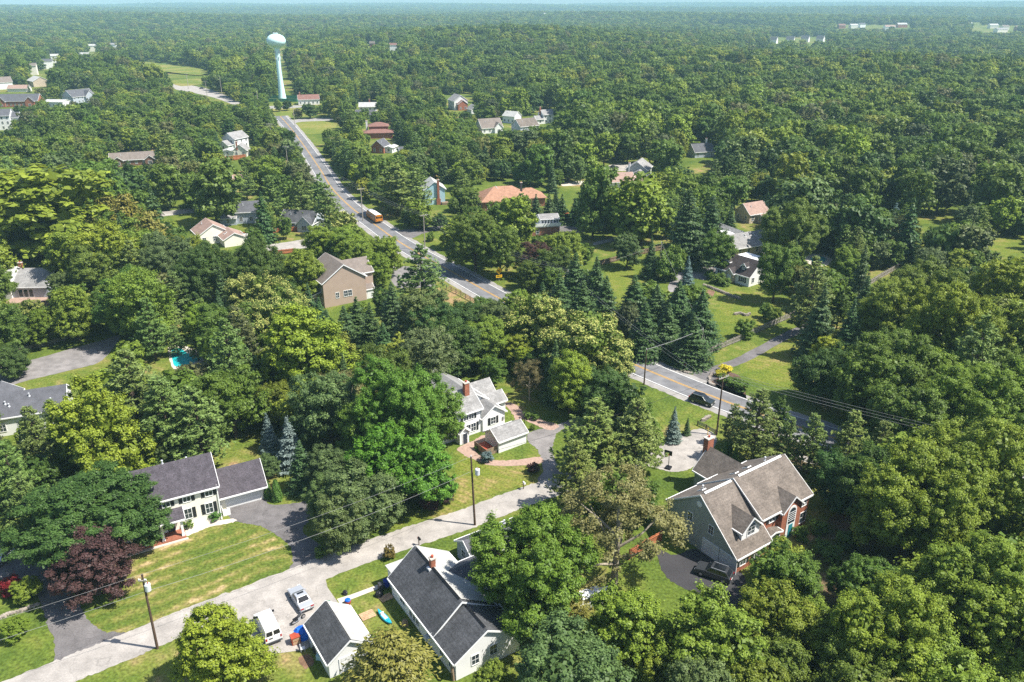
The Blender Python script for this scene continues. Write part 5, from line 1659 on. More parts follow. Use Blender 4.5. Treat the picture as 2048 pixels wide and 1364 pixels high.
def heap(name, label, px, cat, m, rx, ry, h, ang=0, seed=1):
    rnd = random.Random(seed)
    X, Y = G(*px)
    b = MB()
    n_, k_ = 14, 6
    rows = []
    for j in range(k_ + 1):
        t = j / k_
        row = []
        for i in range(n_):
            a = 2 * PI * i / n_
            f = math.cos(t * PI / 2) ** .6 * (1 + rnd.uniform(-.13, .13))
            row.append((rx * f * math.cos(a), ry * f * math.sin(a), h * math.sin(t * PI / 2) * (1 + rnd.uniform(-.1, .1))))
        rows.append(row)
    for j in range(k_):
        for i in range(n_):
            b.add([rows[j][i], rows[j][(i + 1) % n_], rows[j + 1][(i + 1) % n_], rows[j + 1][i]], [(0, 1, 2, 3)])
    b.add(rows[-1], [tuple(range(n_))])
    o = b.build(name, M[m], None, (X, Y, .02), R(ang))
    return tag(o, label, cat)


heap('tarpaulin', 'crumpled bright blue tarpaulin heap against the grey-roofed shed', (606, 1272), 'tarpaulin', 'tarp', 1.2, .9, 1.4, 30, 3)
heap('fire_pit', 'dark round fire pit standing on the lawn beside the concrete path', (690, 1188), 'fire pit', 'black', .36, .36, .5, 0, 4)
heap('black_bag', 'black rubbish bag beside the wall of the dark-roofed house', (758, 1192), 'bag', 'black', .55, .5, .7, 0, 5)
heap('timber_stump', 'brown cut log standing by the dark-roofed house wall', (810, 1250), 'log', 'wood', .45, .4, .8, 0, 6)
X, Y = G(592, 1285)
q = thing('red_cabinet', 'rust red wooden cabinet beside the blue tarpaulin', 'cabinet', (X, Y, .03), R(30))
MB().box(-.5, .5, -.4, .4, 0, 1.0).build('carcass', M['redbox'], q)
MB().box(-.56, .56, -.46, .46, 1.003, 1.08).build('top', M['redbox'], q)
for z in (.1, .55):
    MB().box(-.42, .42, -.43, -.403, z, z + .35).build('drawer', M['board'], q)
X, Y = G(657, 1222)
q = thing('green_canopy', 'small emerald pop-up tent behind the grey-roofed shed', 'tent', (X, Y, 0), R(20))
MB().add([(-.9, -.8, 0), (.9, -.8, 0), (.9, .8, 0), (-.9, .8, 0), (-.1, 0, 1.7), (.3, 0, 1.6)], [(0, 1, 5, 4), (1, 2, 5), (2, 3, 4, 5), (3, 0, 4), (3, 2, 1, 0)]).build('tent_cloth', M['green'], q)
MB().quad((-.3, -.72, .2), (.25, -.72, .2), (.15, -.4, .95), (-.1, -.4, .95)).build('tent_window', M['trim'], q)
X, Y = G(696, 1208)
q = thing('blue_pot', 'round blue pot in a terracotta stand behind the shed', 'pot', (X, Y, 0))
MB().lathe([(.3, 0), (.4, .3), (.42, .5)], 14).build('stand', M['redbox'], q)
MB().lathe([(.34, .48), (.38, .7), (.3, .78), (.05, .8)], 14).build('lid', M['tarp'], q)
for i, (x, y, m, lb) in enumerate(((762, 1180, 'darkbin', 'dark grey wheeled bin standing open against the dark-roofed house'), (773, 1173, 'bluebin', 'deep blue wheeled bin at the corner of the dark-roofed house'), (50, 1096, 'bluebin', 'deep blue wheeled bin in the shade of the dark drive'), (60, 1098, 'bluebin', 'blue wheeled bin at the end of the row on the dark drive'))):
    X, Y = G(x, y)
    q = thing('wheeled_bin', lb, 'bin', (X, Y, 0), R(25 + i * 9))
    MB().box(-.3, .3, -.35, .35, .08, 1.0).build('bin_body', M[m], q, bevel=.03)
    MB().box(-.33, .33, -.4, .38, 1.003, 1.09, taper=.05).build('lid', M[m], q)
    for s in (-.27, .27):
        w_ = MB().lathe([(.12, -.04), (.12, .04)], 12).build('wheel', M['rubber'], q, (s, .36, .12))
        w_.rotation_euler = (0, PI / 2, 0)
for lb, px, ang, sx, sy in (('square plywood board lying on the grass near the kayak', (735, 1231), 33, .9, .7), ('old timber pallet leaning flat beside the bins', (772, 1196), 35, .8, .6)):
    X, Y = G(*px)
    q = thing('wooden_board', lb, 'board', (X, Y, 0), R(ang))
    for k in range(5):
        MB().box(-sx, sx, -sy + k * sy * .4 + .01, -sy + (k + 1) * sy * .4 - .03, .09, .12).build('plank', M['board'], q)
    for k in (-.8, 0, .8):
        MB().box(k * sx - .05, k * sx + .05, -sy, sy, .0, .088).build('bearer', M['wood'], q)
# clutter along the shed
for i, (x, y, m, lb) in enumerate(((628, 1290, 'steel', 'pale crate among clutter beside the shed wall'), (634, 1302, 'darkbin', 'dark crate among clutter beside the shed wall'), (640, 1316, 'w_blue', 'light blue crate among clutter at the shed corner'), (606, 1302, 'steel', 'small white folding chair on the grass beside the shed'))):
    X, Y = G(x, y)
    q = thing('storage_crate' if i < 3 else 'garden_chair', lb, 'crate' if i < 3 else 'chair', (X, Y, 0), R(20 + 30 * i))
    if i < 3:
        MB().box(-.4, .4, -.3, .3, 0, .6).build('crate_body', M[m], q)
        MB().box(-.43, .43, -.33, .33, .603, .66).build('lid', M[m], q)
    else:
        MB().box(-.25, .25, -.25, .25, .42, .47).build('seat', M[m], q)
        MB().box(-.25, .25, .22, .27, .473, .95).build('backrest', M[m], q)
        for sx in (-.22, .22):
            for sy in (-.22, .22):
                MB().tube((sx, sy, 0), (sx, sy, .42), .02, n=6).build('leg', M[m], q)
# lamp post, flag pole light, stones, pools
X, Y = G(1049, 848)
q = thing('lamp_post', 'black garden lamp post beside the brick walk', 'lamp post', (X, Y, 0))
MB().tube((0, 0, 0), (0, 0, 1.9), .05, n=8).build('post', M['black'], q)
MB().lathe([(.09, 1.9), (.14, 2.2), (.16, 2.22), (.03, 2.38)], 8).build('lantern', M['black'], q)
X, Y = G(1092, 440)
q = thing('lamp_post', 'grey lamp standard with curved arm at the paved yard', 'lamp post', (X, Y, 0))
MB().tube((0, 0, 0), (0, 0, 4.6), .08, n=8).build('post', M['steel'], q)
MB().box(-.1, 1.1, -.12, .12, 4.6, 4.72).build('lamp_arm', M['steel'], q)
X, Y = G(1050, 500)
q = thing('lamp_post', 'thin pale post in the garden before the plum-leaved tree', 'lamp post', (X, Y, 0))
MB().tube((0, 0, 0), (0, 0, 4.2), .07, n=8).build('post', M['palepole'], q)
MB().lathe([(.1, 4.2), (.18, 4.4), (.05, 4.6)], 8).build('lantern', M['trim'], q)


def stonewall(name, label, px, h=.55, seed=2):
    rnd = random.Random(seed)
    pts = smooth_open([G(*p) for p in px], 6)
    b = MB()
    for i in range(len(pts) - 1):
        a, c = pts[i], pts[i + 1]
        L = np.hypot(*(c - a))
        for s in np.arange(0, L, .55):
            p = a + (c - a) * s / L
            for lay in range(2):
                w_, d_ = rnd.uniform(.22, .36), rnd.uniform(.16, .26)
                x, y = p[0] + rnd.uniform(-.1, .1), p[1] + rnd.uniform(-.1, .1)
                b.box(x - w_, x + w_, y - d_, y + d_, lay * h / 2, (lay + 1) * h / 2 + rnd.uniform(0, .1), taper=.05)
    return tag(b.build(name, M['stone']), label, 'stone wall')


stonewall('stone_wall', 'low dry stone wall curving across the lawn before the dormered cottage', [(1408, 572), (1425, 578), (1445, 586), (1465, 594), (1482, 600)])
stonewall('stone_edging', 'stone edging around the small island bed at the lane mouth', [(1362, 741), (1374, 746), (1384, 748)], .3, 4)
stonewall('stone_edging', 'pale stone kerb at the head of the flower bed by the road', [(1424, 748), (1419, 757), (1420, 768), (1428, 772)], .35, 5)
stonewall('stone_edging', 'line of pale boulders on the verge near the guard rail', [(1405, 842), (1412, 838), (1420, 834)], .4, 6)
stonewall('flagstone_edging', 'broken stone edging beside the dark drive', [(0, 1236), (20, 1228), (45, 1222), (78, 1208)], .25, 7)
stonewall('log_pile', 'pile of grey logs on the lawn beyond the tall tree', [(1210, 452), (1225, 455)], 1.2, 8)
stonewall('stone_heap', 'scatter of stones round a garden bed below the dormered cottage', [(1470, 630), (1480, 628), (1492, 632), (1500, 628)], .5, 9)


def pool(label, px, rim):
    a = patch('swimming_pool', px, .06, M['water'], keep=False)
    a.pop('kind')
    tag(a, label, 'swimming pool')
    patch('pool_terrace', rim, .03, M['concrete'], keep=False)


pool('turquoise swimming pool behind pine trunks, left of centre', [(344, 700), (360, 697), (378, 708), (402, 712), (398, 720), (380, 728), (352, 733), (345, 720)], [(338, 694), (368, 692), (408, 706), (412, 716), (390, 732), (350, 738), (340, 722)])
pool('small turquoise swimming pool half hidden behind dark conifers', [(1622, 516), (1640, 513), (1652, 519), (1640, 526), (1626, 524)], [(1612, 512), (1640, 508), (1664, 518), (1650, 532), (1618, 528)])
X, Y = G(1572, 520)
# ---------------------------------------------------------------- trees
LEAF = leafmat('leaves')
FLEAF = leafmat('forest leaves', forest=True)
NEEDLE = leafmat('needles', trans=.12)
CREAM = mat('cream blossom', (.36, .37, .1), .8, .15, 2)
rng = np.random.default_rng(11)


def unit(v):
    return v / np.maximum(np.linalg.norm(v, axis=-1, keepdims=True), 1e-6)


def rdir(n):
    return unit(rng.normal(size=(n, 3)))


def leaf_quads(c, nrm, a, b, tdir=None, fold=.25):
    """diamond leaves: centres c, normals nrm, half length a, half width b"""
    n = len(c)
    t = rdir(n) if tdir is None else tdir
    t = unit(t - (t * nrm).sum(-1, keepdims=True) * nrm)
    s = np.cross(nrm, t)
    a = np.broadcast_to(a, (n,))[:, None]
    b = np.broadcast_to(b, (n,))[:, None]
    up = nrm * b * fold
    return np.stack([c - t * a, c + s * b + up, c + t * a, c - s * b + up], 1)


def quads_to_mesh(name, q, mats, lv, mi=None, extra=None):
    """q: (n,4,3) leaves; extra: an MB with the stem, material index 1"""
    n = len(q)
    v = q.reshape(-1, 3)
    f = np.arange(n * 4).reshape(n, 4)
    nv = len(v)
    me = bpy.data.meshes.new(name)
    ev, ef, em = (extra.v, extra.f, extra.m) if extra else ([], [], [])
    tot_loops = n * 4 + sum(len(x) for x in ef)
    me.vertices.add(nv + len(ev))
    co = np.concatenate([v, np.array(ev).reshape(-1, 3)]) if ev else v
    me.vertices.foreach_set('co', co.astype(np.float32).ravel())
    loops = f.ravel()
    starts = np.arange(n) * 4
    if ef:
        el = np.array([i + nv for x in ef for i in x])
        es = np.cumsum([0] + [len(x) for x in ef[:-1]]) + n * 4
        loops = np.concatenate([loops, el])
        starts = np.concatenate([starts, es])
    me.loops.add(tot_loops)
    me.loops.foreach_set('vertex_index', loops.astype(np.int32))
    me.polygons.add(n + len(ef))
    me.polygons.foreach_set('loop_start', starts.astype(np.int32))
    for m in mats:
        me.materials.append(m)
    mi = np.zeros(n, int) if mi is None else mi
    me.polygons.foreach_set('material_index', np.concatenate([mi, np.array(em, int) + len(mats) - 1]).astype(np.int32) if ef else mi.astype(np.int32))
    at = me.attributes.new('lv', 'FLOAT', 'FACE')
    at.data.foreach_set('value', np.concatenate([lv, np.full(len(ef), .5)]).astype(np.float32))
    me.update()
    me.validate()
    return me


def crown_broad(seed, W, H, base, nleaf, size, nclump=230, crange=(.036, .075), shape=0.0, core=True, droop=0.0, cream=0.0, sparse=1.0, tip=0.0, nlobe=7, spread=.3, lobe=(.24, .34)):
    """a crown of a few big lobes, each carrying puffs of leaves; returns quads, tone, material index"""
    global rng
    rng = np.random.default_rng(seed)
    ch = H - base
    # lobes: one leading, the rest round it at different heights
    a = np.arange(nlobe) * 2.4 + rng.uniform(0, 6)
    hz = np.linspace(.22, .82, nlobe) + rng.uniform(-.06, .06, nlobe)
    rr = W * spread * np.sqrt(np.clip(1 - ((hz - .38) / .62) ** 2, .02, 1)) * rng.uniform(.75, 1.15, nlobe) * (1 - shape * hz)
    lc = np.stack([np.cos(a) * rr, np.sin(a) * rr, base + ch * hz], 1)
    lr = W * rng.uniform(*lobe, nlobe) * (1 - shape * (hz - .2))
    lc = np.concatenate([lc, [[0, 0, base + ch * .5]]])
    lr = np.append(lr, W * .33)
    lz = np.minimum(ch / W * rng.uniform(.85, 1.1, nlobe + 1), 1.25)
    # puffs over the lobes, kept only where no other lobe swallows them
    m = nclump * 6
    li = rng.choice(nlobe + 1, m, p=lr ** 2 / (lr ** 2).sum())
    d = rdir(m)
    c0 = lc[li] + d * (lr[li] * rng.uniform(.78, 1.0, m))[:, None] * np.stack([np.ones(m), np.ones(m), lz[li]], 1)
    q = (c0[:, None, :] - lc[None]) / np.stack([lr, lr, lr * lz], 1)[None]
    inner = (np.linalg.norm(q, axis=2) < .8).sum(1)
    ok = (inner == 0) & (c0[:, 2] > base + .1) & (c0[:, 2] < H) & ((d[:, 2] > -.55) | (rng.random(m) < .25))
    c0, d = c0[ok][:nclump], d[ok][:nclump]
    k = len(c0)
    rc = rng.uniform(*crange, k) * W * rng.choice([.75, 1, 1.25], k)
    cnt = np.maximum((nleaf * rc ** 2 / (rc ** 2).sum()).astype(int), 3)
    idx = np.repeat(np.arange(k), cnt)
    n = len(idx)
    ld = rdir(n)
    ld[:, 2] = np.where((ld[:, 2] < -.15) & (rng.random(n) < .75), -ld[:, 2], ld[:, 2])
    ld = unit(ld + d[idx] * .35)
    # a puff is a spray of twigs: stretched along its branch, ragged at the rim
    axis = unit(d + rng.normal(size=(k, 3)) * .45 + np.array([0, 0, .35]))
    stretch = rng.uniform(.2, 1.3, k)
    rad = rc[idx] * (rng.random(n) ** .45) * np.clip(rng.normal(1.0, .24, n), .4, 1.9)
    c = c0[idx] + ld * rad[:, None] * np.array([1.05, 1.05, .8]) + axis[idx] * (rad * stretch[idx] * rng.uniform(-.3, 1, n))[:, None]
    nrm = unit(ld * .8 + d[idx] * .25 + np.array([0, 0, .45]) + rng.normal(size=(n, 3)) * .42)
    sz = size * rng.uniform(.65, 1.3, n)
    if droop:
        td = unit(np.array([0, 0, -1.0]) + rng.normal(size=(n, 3)) * .3)
        nrm = unit(np.concatenate([ld[:, :2], ld[:, 2:] * .2], 1) + rng.normal(size=(n, 3)) * .3)
        q = leaf_quads(c, nrm, sz * 1.6, sz * .35, td)
    else:
        q = leaf_quads(c, nrm, sz, sz * rng.uniform(.5, .8, n))
    ctone = rng.normal(0, .13, k)
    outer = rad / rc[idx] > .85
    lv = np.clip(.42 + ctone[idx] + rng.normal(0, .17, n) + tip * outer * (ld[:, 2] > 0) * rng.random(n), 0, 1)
    mi = np.zeros(n, int)
    if cream:
        mi[outer & (ld[:, 2] > .05) & (rng.random(n) < cream)] = 1
    if core:
        mm = int(nleaf * .05)
        l2 = rng.integers(0, nlobe + 1, mm)
        dd = rdir(mm)
        cc = lc[l2] + dd * (lr[l2] * rng.uniform(.45, .72, mm))[:, None] * np.stack([np.ones(mm), np.ones(mm), lz[l2]], 1)
        cc[:, 2] = np.maximum(cc[:, 2], base + .3)
        qq = leaf_quads(cc, unit(dd + rng.normal(size=(mm, 3)) * .5), size * 2.2, size * 1.7)
        q = np.concatenate([q, qq])
        lv = np.concatenate([lv, np.clip(rng.normal(.35, .12, mm), 0, 1)])
        mi = np.concatenate([mi, np.zeros(mm, int)])
    # fit the crown to its nominal width and height
    cen = q.mean(1)
    ctr = np.median(cen[:, :2], axis=0)
    rad_ = np.percentile(np.hypot(cen[:, 0] - ctr[0], cen[:, 1] - ctr[1]), 96.5)
    top = np.percentile(cen[:, 2], 99.6)
    sxy, sz_ = W * .5 / rad_, (H - base) / (top - base)
    off = cen.copy()
    off[:, :2] = (cen[:, :2] - ctr) * sxy
    off[:, 2] = base + (cen[:, 2] - base) * sz_
    q = q - cen[:, None] + off[:, None]
    return q, lv, mi


def limbs(seed, W, H, base, r, n=7, reach=.36, top=.6):
    rnd = random.Random(seed)
    b = MB()
    zt = base + (H - base) * .35
    b.path([(0, 0, -.3), (rnd.uniform(-.1, .1), rnd.uniform(-.1, .1), base * .6), (rnd.uniform(-.3, .3), rnd.uniform(-.3, .3), zt), (rnd.uniform(-.4, .4), rnd.uniform(-.4, .4), base + (H - base) * .75)], [r * 1.25, r, r * .7, r * .2], 8)
    for i in range(n):
        a = 2 * PI * i / n + rnd.uniform(-.3, .3)
        z0_ = base * .75 + (zt - base * .75) * rnd.random()
        l = W * reach * rnd.uniform(.7, 1.1)
        z1 = z0_ + (H - base) * rnd.uniform(.18, .45)
        b.path([(0, 0, z0_), (math.cos(a) * l * .5, math.sin(a) * l * .5, z0_ + (z1 - z0_) * .45), (math.cos(a + .2) * l, math.sin(a + .2) * l, z1)], [r * .5, r * .33, r * .1], 6)
    return b


def crown_pine(seed, W, H, base, nt=3, size=.5, gap=.047, irregular=.45, upturn=.16):
    global rng
    rng = np.random.default_rng(seed)
    cs, ns, ts, sz, lv = [], [], [], [], []
    z = base
    stems = []
    while z < H * .985:
        t = (z - base) / (H - base)
        n = 6 if t < .75 else 5
        L0 = W / 2 * min(1, (1 - t) ** .62 * 1.08) * (.72 + .28 * min(1, t / .18))
        a0 = rng.uniform(0, 6.28)
        for i in range(n):
            a = a0 + 2 * PI * i / n + rng.normal(0, .22)
            L = max(L0 * rng.uniform(1 - irregular, 1.08), .35)
            zz = z + rng.normal(0, gap * H * .3)
            dirv = np.array([math.cos(a), math.sin(a), 0])
            side = np.array([-math.sin(a), math.cos(a), 0])
            stems.append((zz, dirv, L))
            m = max(6, int(L / W * 46))
            s = rng.uniform(.22, 1, m) ** .75
            lat = rng.normal(0, .17, m) * L * s
            ctone = rng.normal(0, .09)
            for k in range(nt):
                p = dirv * (s * L)[:, None] + side * (lat + rng.normal(0, .12, m))[:, None]
                p[:, 2] += zz + upturn * L * s ** 2 + rng.normal(0, .13, m) - .1 * L * s
                cs.append(p)
                tt = unit(dirv * .75 + side * (rng.normal(0, .7, m))[:, None] + np.array([0, 0, 1]) * rng.uniform(-.05, .75, m)[:, None])
                ts.append(tt)
                ns.append(unit(np.array([0, 0, 1.0]) + rng.normal(size=(m, 3)) * .5))
                sz.append(size * rng.uniform(.7, 1.25, m))
                lv.append(np.clip(.42 + ctone + rng.normal(0, .16, m) + .12 * (s - .6), 0, 1))
        z += gap * H * rng.uniform(.75, 1.25)
    c, n_, t_, s_, l_ = [np.concatenate(x) for x in (cs, ns, ts, sz, lv)]
    q = leaf_quads(c, n_, s_, s_ * .3, t_, .1)
    b = MB()
    r = H * .016
    b.path([(0, 0, -.3), (0, 0, base), (0, 0, H * .7), (0, 0, H * .97)], [r * 1.2, r, r * .55, r * .1], 7)
    for zz, dv, L in stems[::2]:
        b.tube((0, 0, zz), tuple(dv * L * .8 + np.array([0, 0, zz + upturn * L * .5 - .05 * L])), r * .28, r * .08, 4)
    return q, l_, b


def crown_spruce(seed, W, H, base, size=.42, gap=.03, dense=1.0, droop=.34, taper=.92):
    global rng
    rng = np.random.default_rng(seed)
    cs, ns, ts, sz, lv = [], [], [], [], []
    z = base
    while z < H * .985:
        t = (z - base) / (H - base)
        L0 = W / 2 * (1 - t) ** taper
        n = int(8 + 5 * (1 - t))
        a0 = rng.uniform(0, 6.28)
        for i in range(n):
            a = a0 + 2 * PI * i / n + rng.normal(0, .15)
            L = max(L0 * rng.uniform(.55, 1.14), .18)
            dirv = np.array([math.cos(a), math.sin(a), 0])
            side = np.array([-math.sin(a), math.cos(a), 0])
            m = max(4, int(L / W * 44 * dense))
            s = rng.uniform(.15, 1, m) ** .7
            p = dirv * (s * L)[:, None] + side * (rng.normal(0, .13, m) * L * (.4 + s) + rng.normal(0, .05, m))[:, None]
            p[:, 2] += z - droop * L * s + .16 * L * s ** 3 + rng.normal(0, .06, m) + rng.normal(0, gap * H * .2)
            cs.append(p)
            ts.append(unit(dirv * .8 + side * rng.normal(0, .6, m)[:, None] + np.array([0, 0, -.45]) + rng.normal(size=(m, 3)) * .2))
            ns.append(unit(dirv * .5 + np.array([0, 0, .8]) + rng.normal(size=(m, 3)) * .4))
            sz.append(size * rng.uniform(.7, 1.2, m) * (.6 + .4 * min(1, L / 1.2)))
            lv.append(np.clip(.4 + rng.normal(0, .17, m) + .2 * (s - .6), 0, 1))
        z += gap * H * rng.uniform(.8, 1.2)
    c, n_, t_, s_, l_ = [np.concatenate(x) for x in (cs, ns, ts, sz, lv)]
    q = leaf_quads(c, n_, s_, s_ * .42, t_, .15)
    b = MB()
    r = H * .014
    b.path([(0, 0, -.3), (0, 0, base + .3), (0, 0, H * .97)], [r * 1.2, r, r * .1], 7)
    return q, l_, b


def crown_column(seed, W, H, n, size):
    global rng
    rng = np.random.default_rng(seed)
    t = rng.random(n) ** .9
    rad = W / 2 * np.clip(np.sin(PI * (.14 + .86 * (1 - t)) * .5) ** .8, .05, 1) * rng.uniform(.72, 1.06, n)
    a = rng.uniform(0, 2 * PI, n)
    lump = 1 + .1 * np.sin(a * 5 + t * 9 + seed)
    c = np.stack([np.cos(a) * rad * lump, np.sin(a) * rad * lump, .08 + t * (H - .15)], 1)
    o = np.stack([np.cos(a), np.sin(a), np.full(n, .35)], 1)
    nrm = unit(o + rng.normal(size=(n, 3)) * .4)
    q = leaf_quads(c, nrm, size * rng.uniform(.7, 1.2, n), size * .5, unit(np.array([0, 0, 1.0]) + rng.normal(size=(n, 3)) * .4))
    b = MB().tube((0, 0, -.2), (0, 0, H * .6), W * .06, W * .03, 6)
    return q, np.clip(rng.normal(.45, .16, n), 0, 1), b


# prototypes: kind -> list of (crown mesh, trunk mesh, W, H) for near and for far use
PROTO = {}


def proto(kind, near, far):
    PROTO[kind] = (near, far)


def mk_broad(kind, W, H, base, seeds, nl, size, far_n, far_size, bark='bark', **kw):
    near, far = [], []
    for s in seeds:
        q, lv, mi = crown_broad(s, W, H, base, nl, size, **kw)
        mats = [LEAF, CREAM] if kw.get('cream') else [LEAF]
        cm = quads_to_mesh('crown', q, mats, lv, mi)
        tm = limbs(s, W, H, base, W * .028).mesh('trunk', M[bark])
        near.append((cm, tm, W, H))
        if not far_n:
            continue
        kw2 = dict(kw)
        kw2['nclump'] = max(30, int(kw.get('nclump', 230) * .55))
        if 'nlobe' not in kw:
            kw2.update(nlobe=5, lobe=(.28, .4), spread=.22)
        kw2['crange'] = tuple(x * 1.28 for x in kw.get('crange', (.036, .075)))
        q, lv, mi = crown_broad(s + 50, W, H, base, far_n, far_size, **kw2)
        st = MB().path([(0, 0, -.5), (0, 0, base + (H - base) * .5)], [W * .03, W * .015], 6)
        far.append((quads_to_mesh('tree', q, mats + [M[bark]], lv, mi, st), None, W, H))
    proto(kind, near, far)


mk_broad('B', 11, 13, 2.0, (1, 2, 3, 4), 58000, .14, 9000, .34)
mk_broad('D', 11, 10.5, 1.3, (11, 12, 13), 58000, .135, 9000, .34, nlobe=8, lobe=(.22, .3))
mk_broad('Y', 9, 10.5, 1.0, (21, 22, 23), 48000, .12, 8000, .3, tip=.5, shape=.25, nclump=260, crange=(.032, .062))
mk_broad('L', 11, 13.5, 1.8, (31, 32, 33, 34), 58000, .14, 9000, .34, tip=.25)
mk_broad('G', 9, 11, 1.0, (41, 42), 44000, .12, 8000, .3, nlobe=8, lobe=(.2, .3))
mk_broad('C', 11, 11.5, 1.3, (51, 52), 52000, .14, 9000, .32, cream=.6, nclump=190, crange=(.04, .075))
mk_broad('T', 12, 13, 2.2, (61, 62), 24000, .115, 6000, .28, bark='palebark', core=False, tip=.4, nlobe=9, lobe=(.16, .27), nclump=170, crange=(.035, .07))
mk_broad('R', 9, 10, 1.0, (71, 72), 46000, .12, 8000, .3)
mk_broad('H', 3, 2.4, .05, (81, 82), 5000, .1, 3500, .12, nlobe=4, spread=.18, lobe=(.28, .36), nclump=70, crange=(.07, .12))
mk_broad('W', 8, 9, .5, (91,), 18000, .2, 6000, .35, droop=1.0)
mk_broad('bigD', 19, 16.5, 1.8, (14,), 170000, .14, 0, 0, nlobe=13, lobe=(.15, .22), spread=.36, nclump=560, crange=(.024, .046))
mk_broad('bigL', 18, 19, 2.2, (36, 37), 160000, .14, 0, 0, nlobe=11, lobe=(.17, .25), spread=.34, nclump=520, crange=(.024, .048), tip=.25)
BIG = {'D': 'bigD', 'B': 'bigL', 'L': 'bigL', 'G': 'bigL'}


def mk_con(kind, fn, seeds, W, H, args, fargs):
    near, far = [], []
    for s in seeds:
        q, lv, b = fn(s, W, H, *args[0], **args[1])
        near.append((quads_to_mesh('crown', q, [NEEDLE], lv), b.mesh('trunk', M['bark']), W, H))
        q, lv, b = fn(s + 50, W, H, *fargs[0], **fargs[1])
        far.append((quads_to_mesh('tree', q, [NEEDLE, M['bark']], lv, None, MB().add(b.v[:24], [f for f in b.f if max(f) < 24])), None, W, H))
    proto(kind, near, far)


mk_con('P', crown_pine, (101, 102, 103), 10, 16, ((2.5,), dict(nt=8, size=.3)), ((3,), dict(nt=3, size=.48, gap=.055)))
mk_con('S', crown_spruce, (111, 112), 7, 15, ((.6,), dict(size=.28, dense=2.6)), ((.6,), dict(size=.48, gap=.04, dense=1.2)))
mk_con('U', crown_spruce, (121,), 4.5, 8.5, ((.3,), dict(size=.2, gap=.034, dense=2.2, droop=.12)), ((.3,), dict(size=.3, gap=.045, dense=1.0, droop=.12)))
mk_con('O', crown_spruce, (131, 132), 9, 11, ((1.0,), dict(size=.25, gap=.03, dense=2.4, droop=-.28, taper=.5)), ((1.0,), dict(size=.42, gap=.045, dense=1.2, droop=-.28, taper=.5)))
mk_con('A', lambda s, W, H, n, size: crown_column(s, W, H, n, size), (141,), 1.6, 4.6, ((5000, .11), {}), ((2500, .15), {}))

KIND = {  # name, word, colour phrase, tint, default height to width
    'B': ('broadleaf_tree', 'round mid-green broadleaf tree', (.128, .196, .03), 1.12),
    'D': ('broadleaf_tree', 'dense dark green broadleaf tree', (.08, .142, .032), .95),
    'Y': ('broadleaf_tree', 'yellow-green broadleaf tree', (.2, .265, .026), 1.12),
    'L': ('broadleaf_tree', 'bright green broadleaf tree', (.185, .255, .03), 1.15),
    'G': ('broadleaf_tree', 'grey-green broadleaf tree', (0.128, 0.181, 0.057), 1.12),
    'C': ('broadleaf_tree', 'cream-blossomed broadleaf tree', (0.141, 0.200, 0.032), 1.0),
    'T': ('broadleaf_tree', 'thin tan-leaved broadleaf tree', (.21, .2, .075), 1.05),
    'M': ('broadleaf_tree', 'brownish twiggy broadleaf tree', (0.154, 0.138, 0.057), 1.1),
    'R': ('broadleaf_tree', 'dark purple-leaved tree', (0.083, 0.044, 0.038), 1.0),
    'W': ('broadleaf_tree', 'weeping green tree', (0.096, 0.163, 0.040), 1.05),
    'P': ('pine_tree', 'feathery pine', (.17, .235, .06), 1.5),
    'O': ('cedar_tree', 'olive feathery evergreen', (0.192, 0.188, 0.034), 1.1),
    'S': ('spruce_tree', 'dark pointed conifer', (.07, .125, .038), 1.95),
    'U': ('spruce_tree', 'blue-grey spruce', (.15, .22, .2), 1.9),
    'A': ('columnar_evergreen', 'slim columnar evergreen', (0.090, 0.188, 0.034), 2.9),
    'H': ('shrub', 'rounded green shrub', (0.128, 0.213, 0.034), .78),
}
ALIAS = {'M': 'T'}
TREES = []       # kind, x, y, z, W, H, tint


def outline(X, Y, Z, W, H):
    """centre and half extents, in photograph pixels, of a crown standing at X, Y"""
    zc = .54 * H
    px, py, sc = P(X, Y, Z + zc)
    dist = math.hypot(X, Y)
    phi = math.atan2(CAMH - Z - zc, dist)
    ext = math.hypot(.48 * H * math.cos(phi), .5 * W * math.sin(phi))
    return px, py, W * sc * .5, ext * sc


def solve_tree(x, ytop, w, k):
    W, yc = 8.0, ytop + w * .5
    for _ in range(40):
        h = W * k
        zt = 0.0
        X, Y = G(x, yc, h * .54)
        zt = float(terr(X, Y))
        if abs(zt) > .01:
            X, Y = G(x, yc, h * .54 + zt)
        px, py, rx, ry = outline(X, Y, zt, W, h)
        yc += .6 * (ytop - (py - ry))
        W *= 1 + .5 * (w * .5 / rx - 1)
    return X, Y, zt, W, W * k


def vary(c, s=.1):
    r = random.gauss
    f = max(.7, min(1.35, 1 + r(0, s)))
    return (c[0] * f * (1 + r(0, .07)), c[1] * f, c[2] * f * (1 + r(0, .07)), 1)


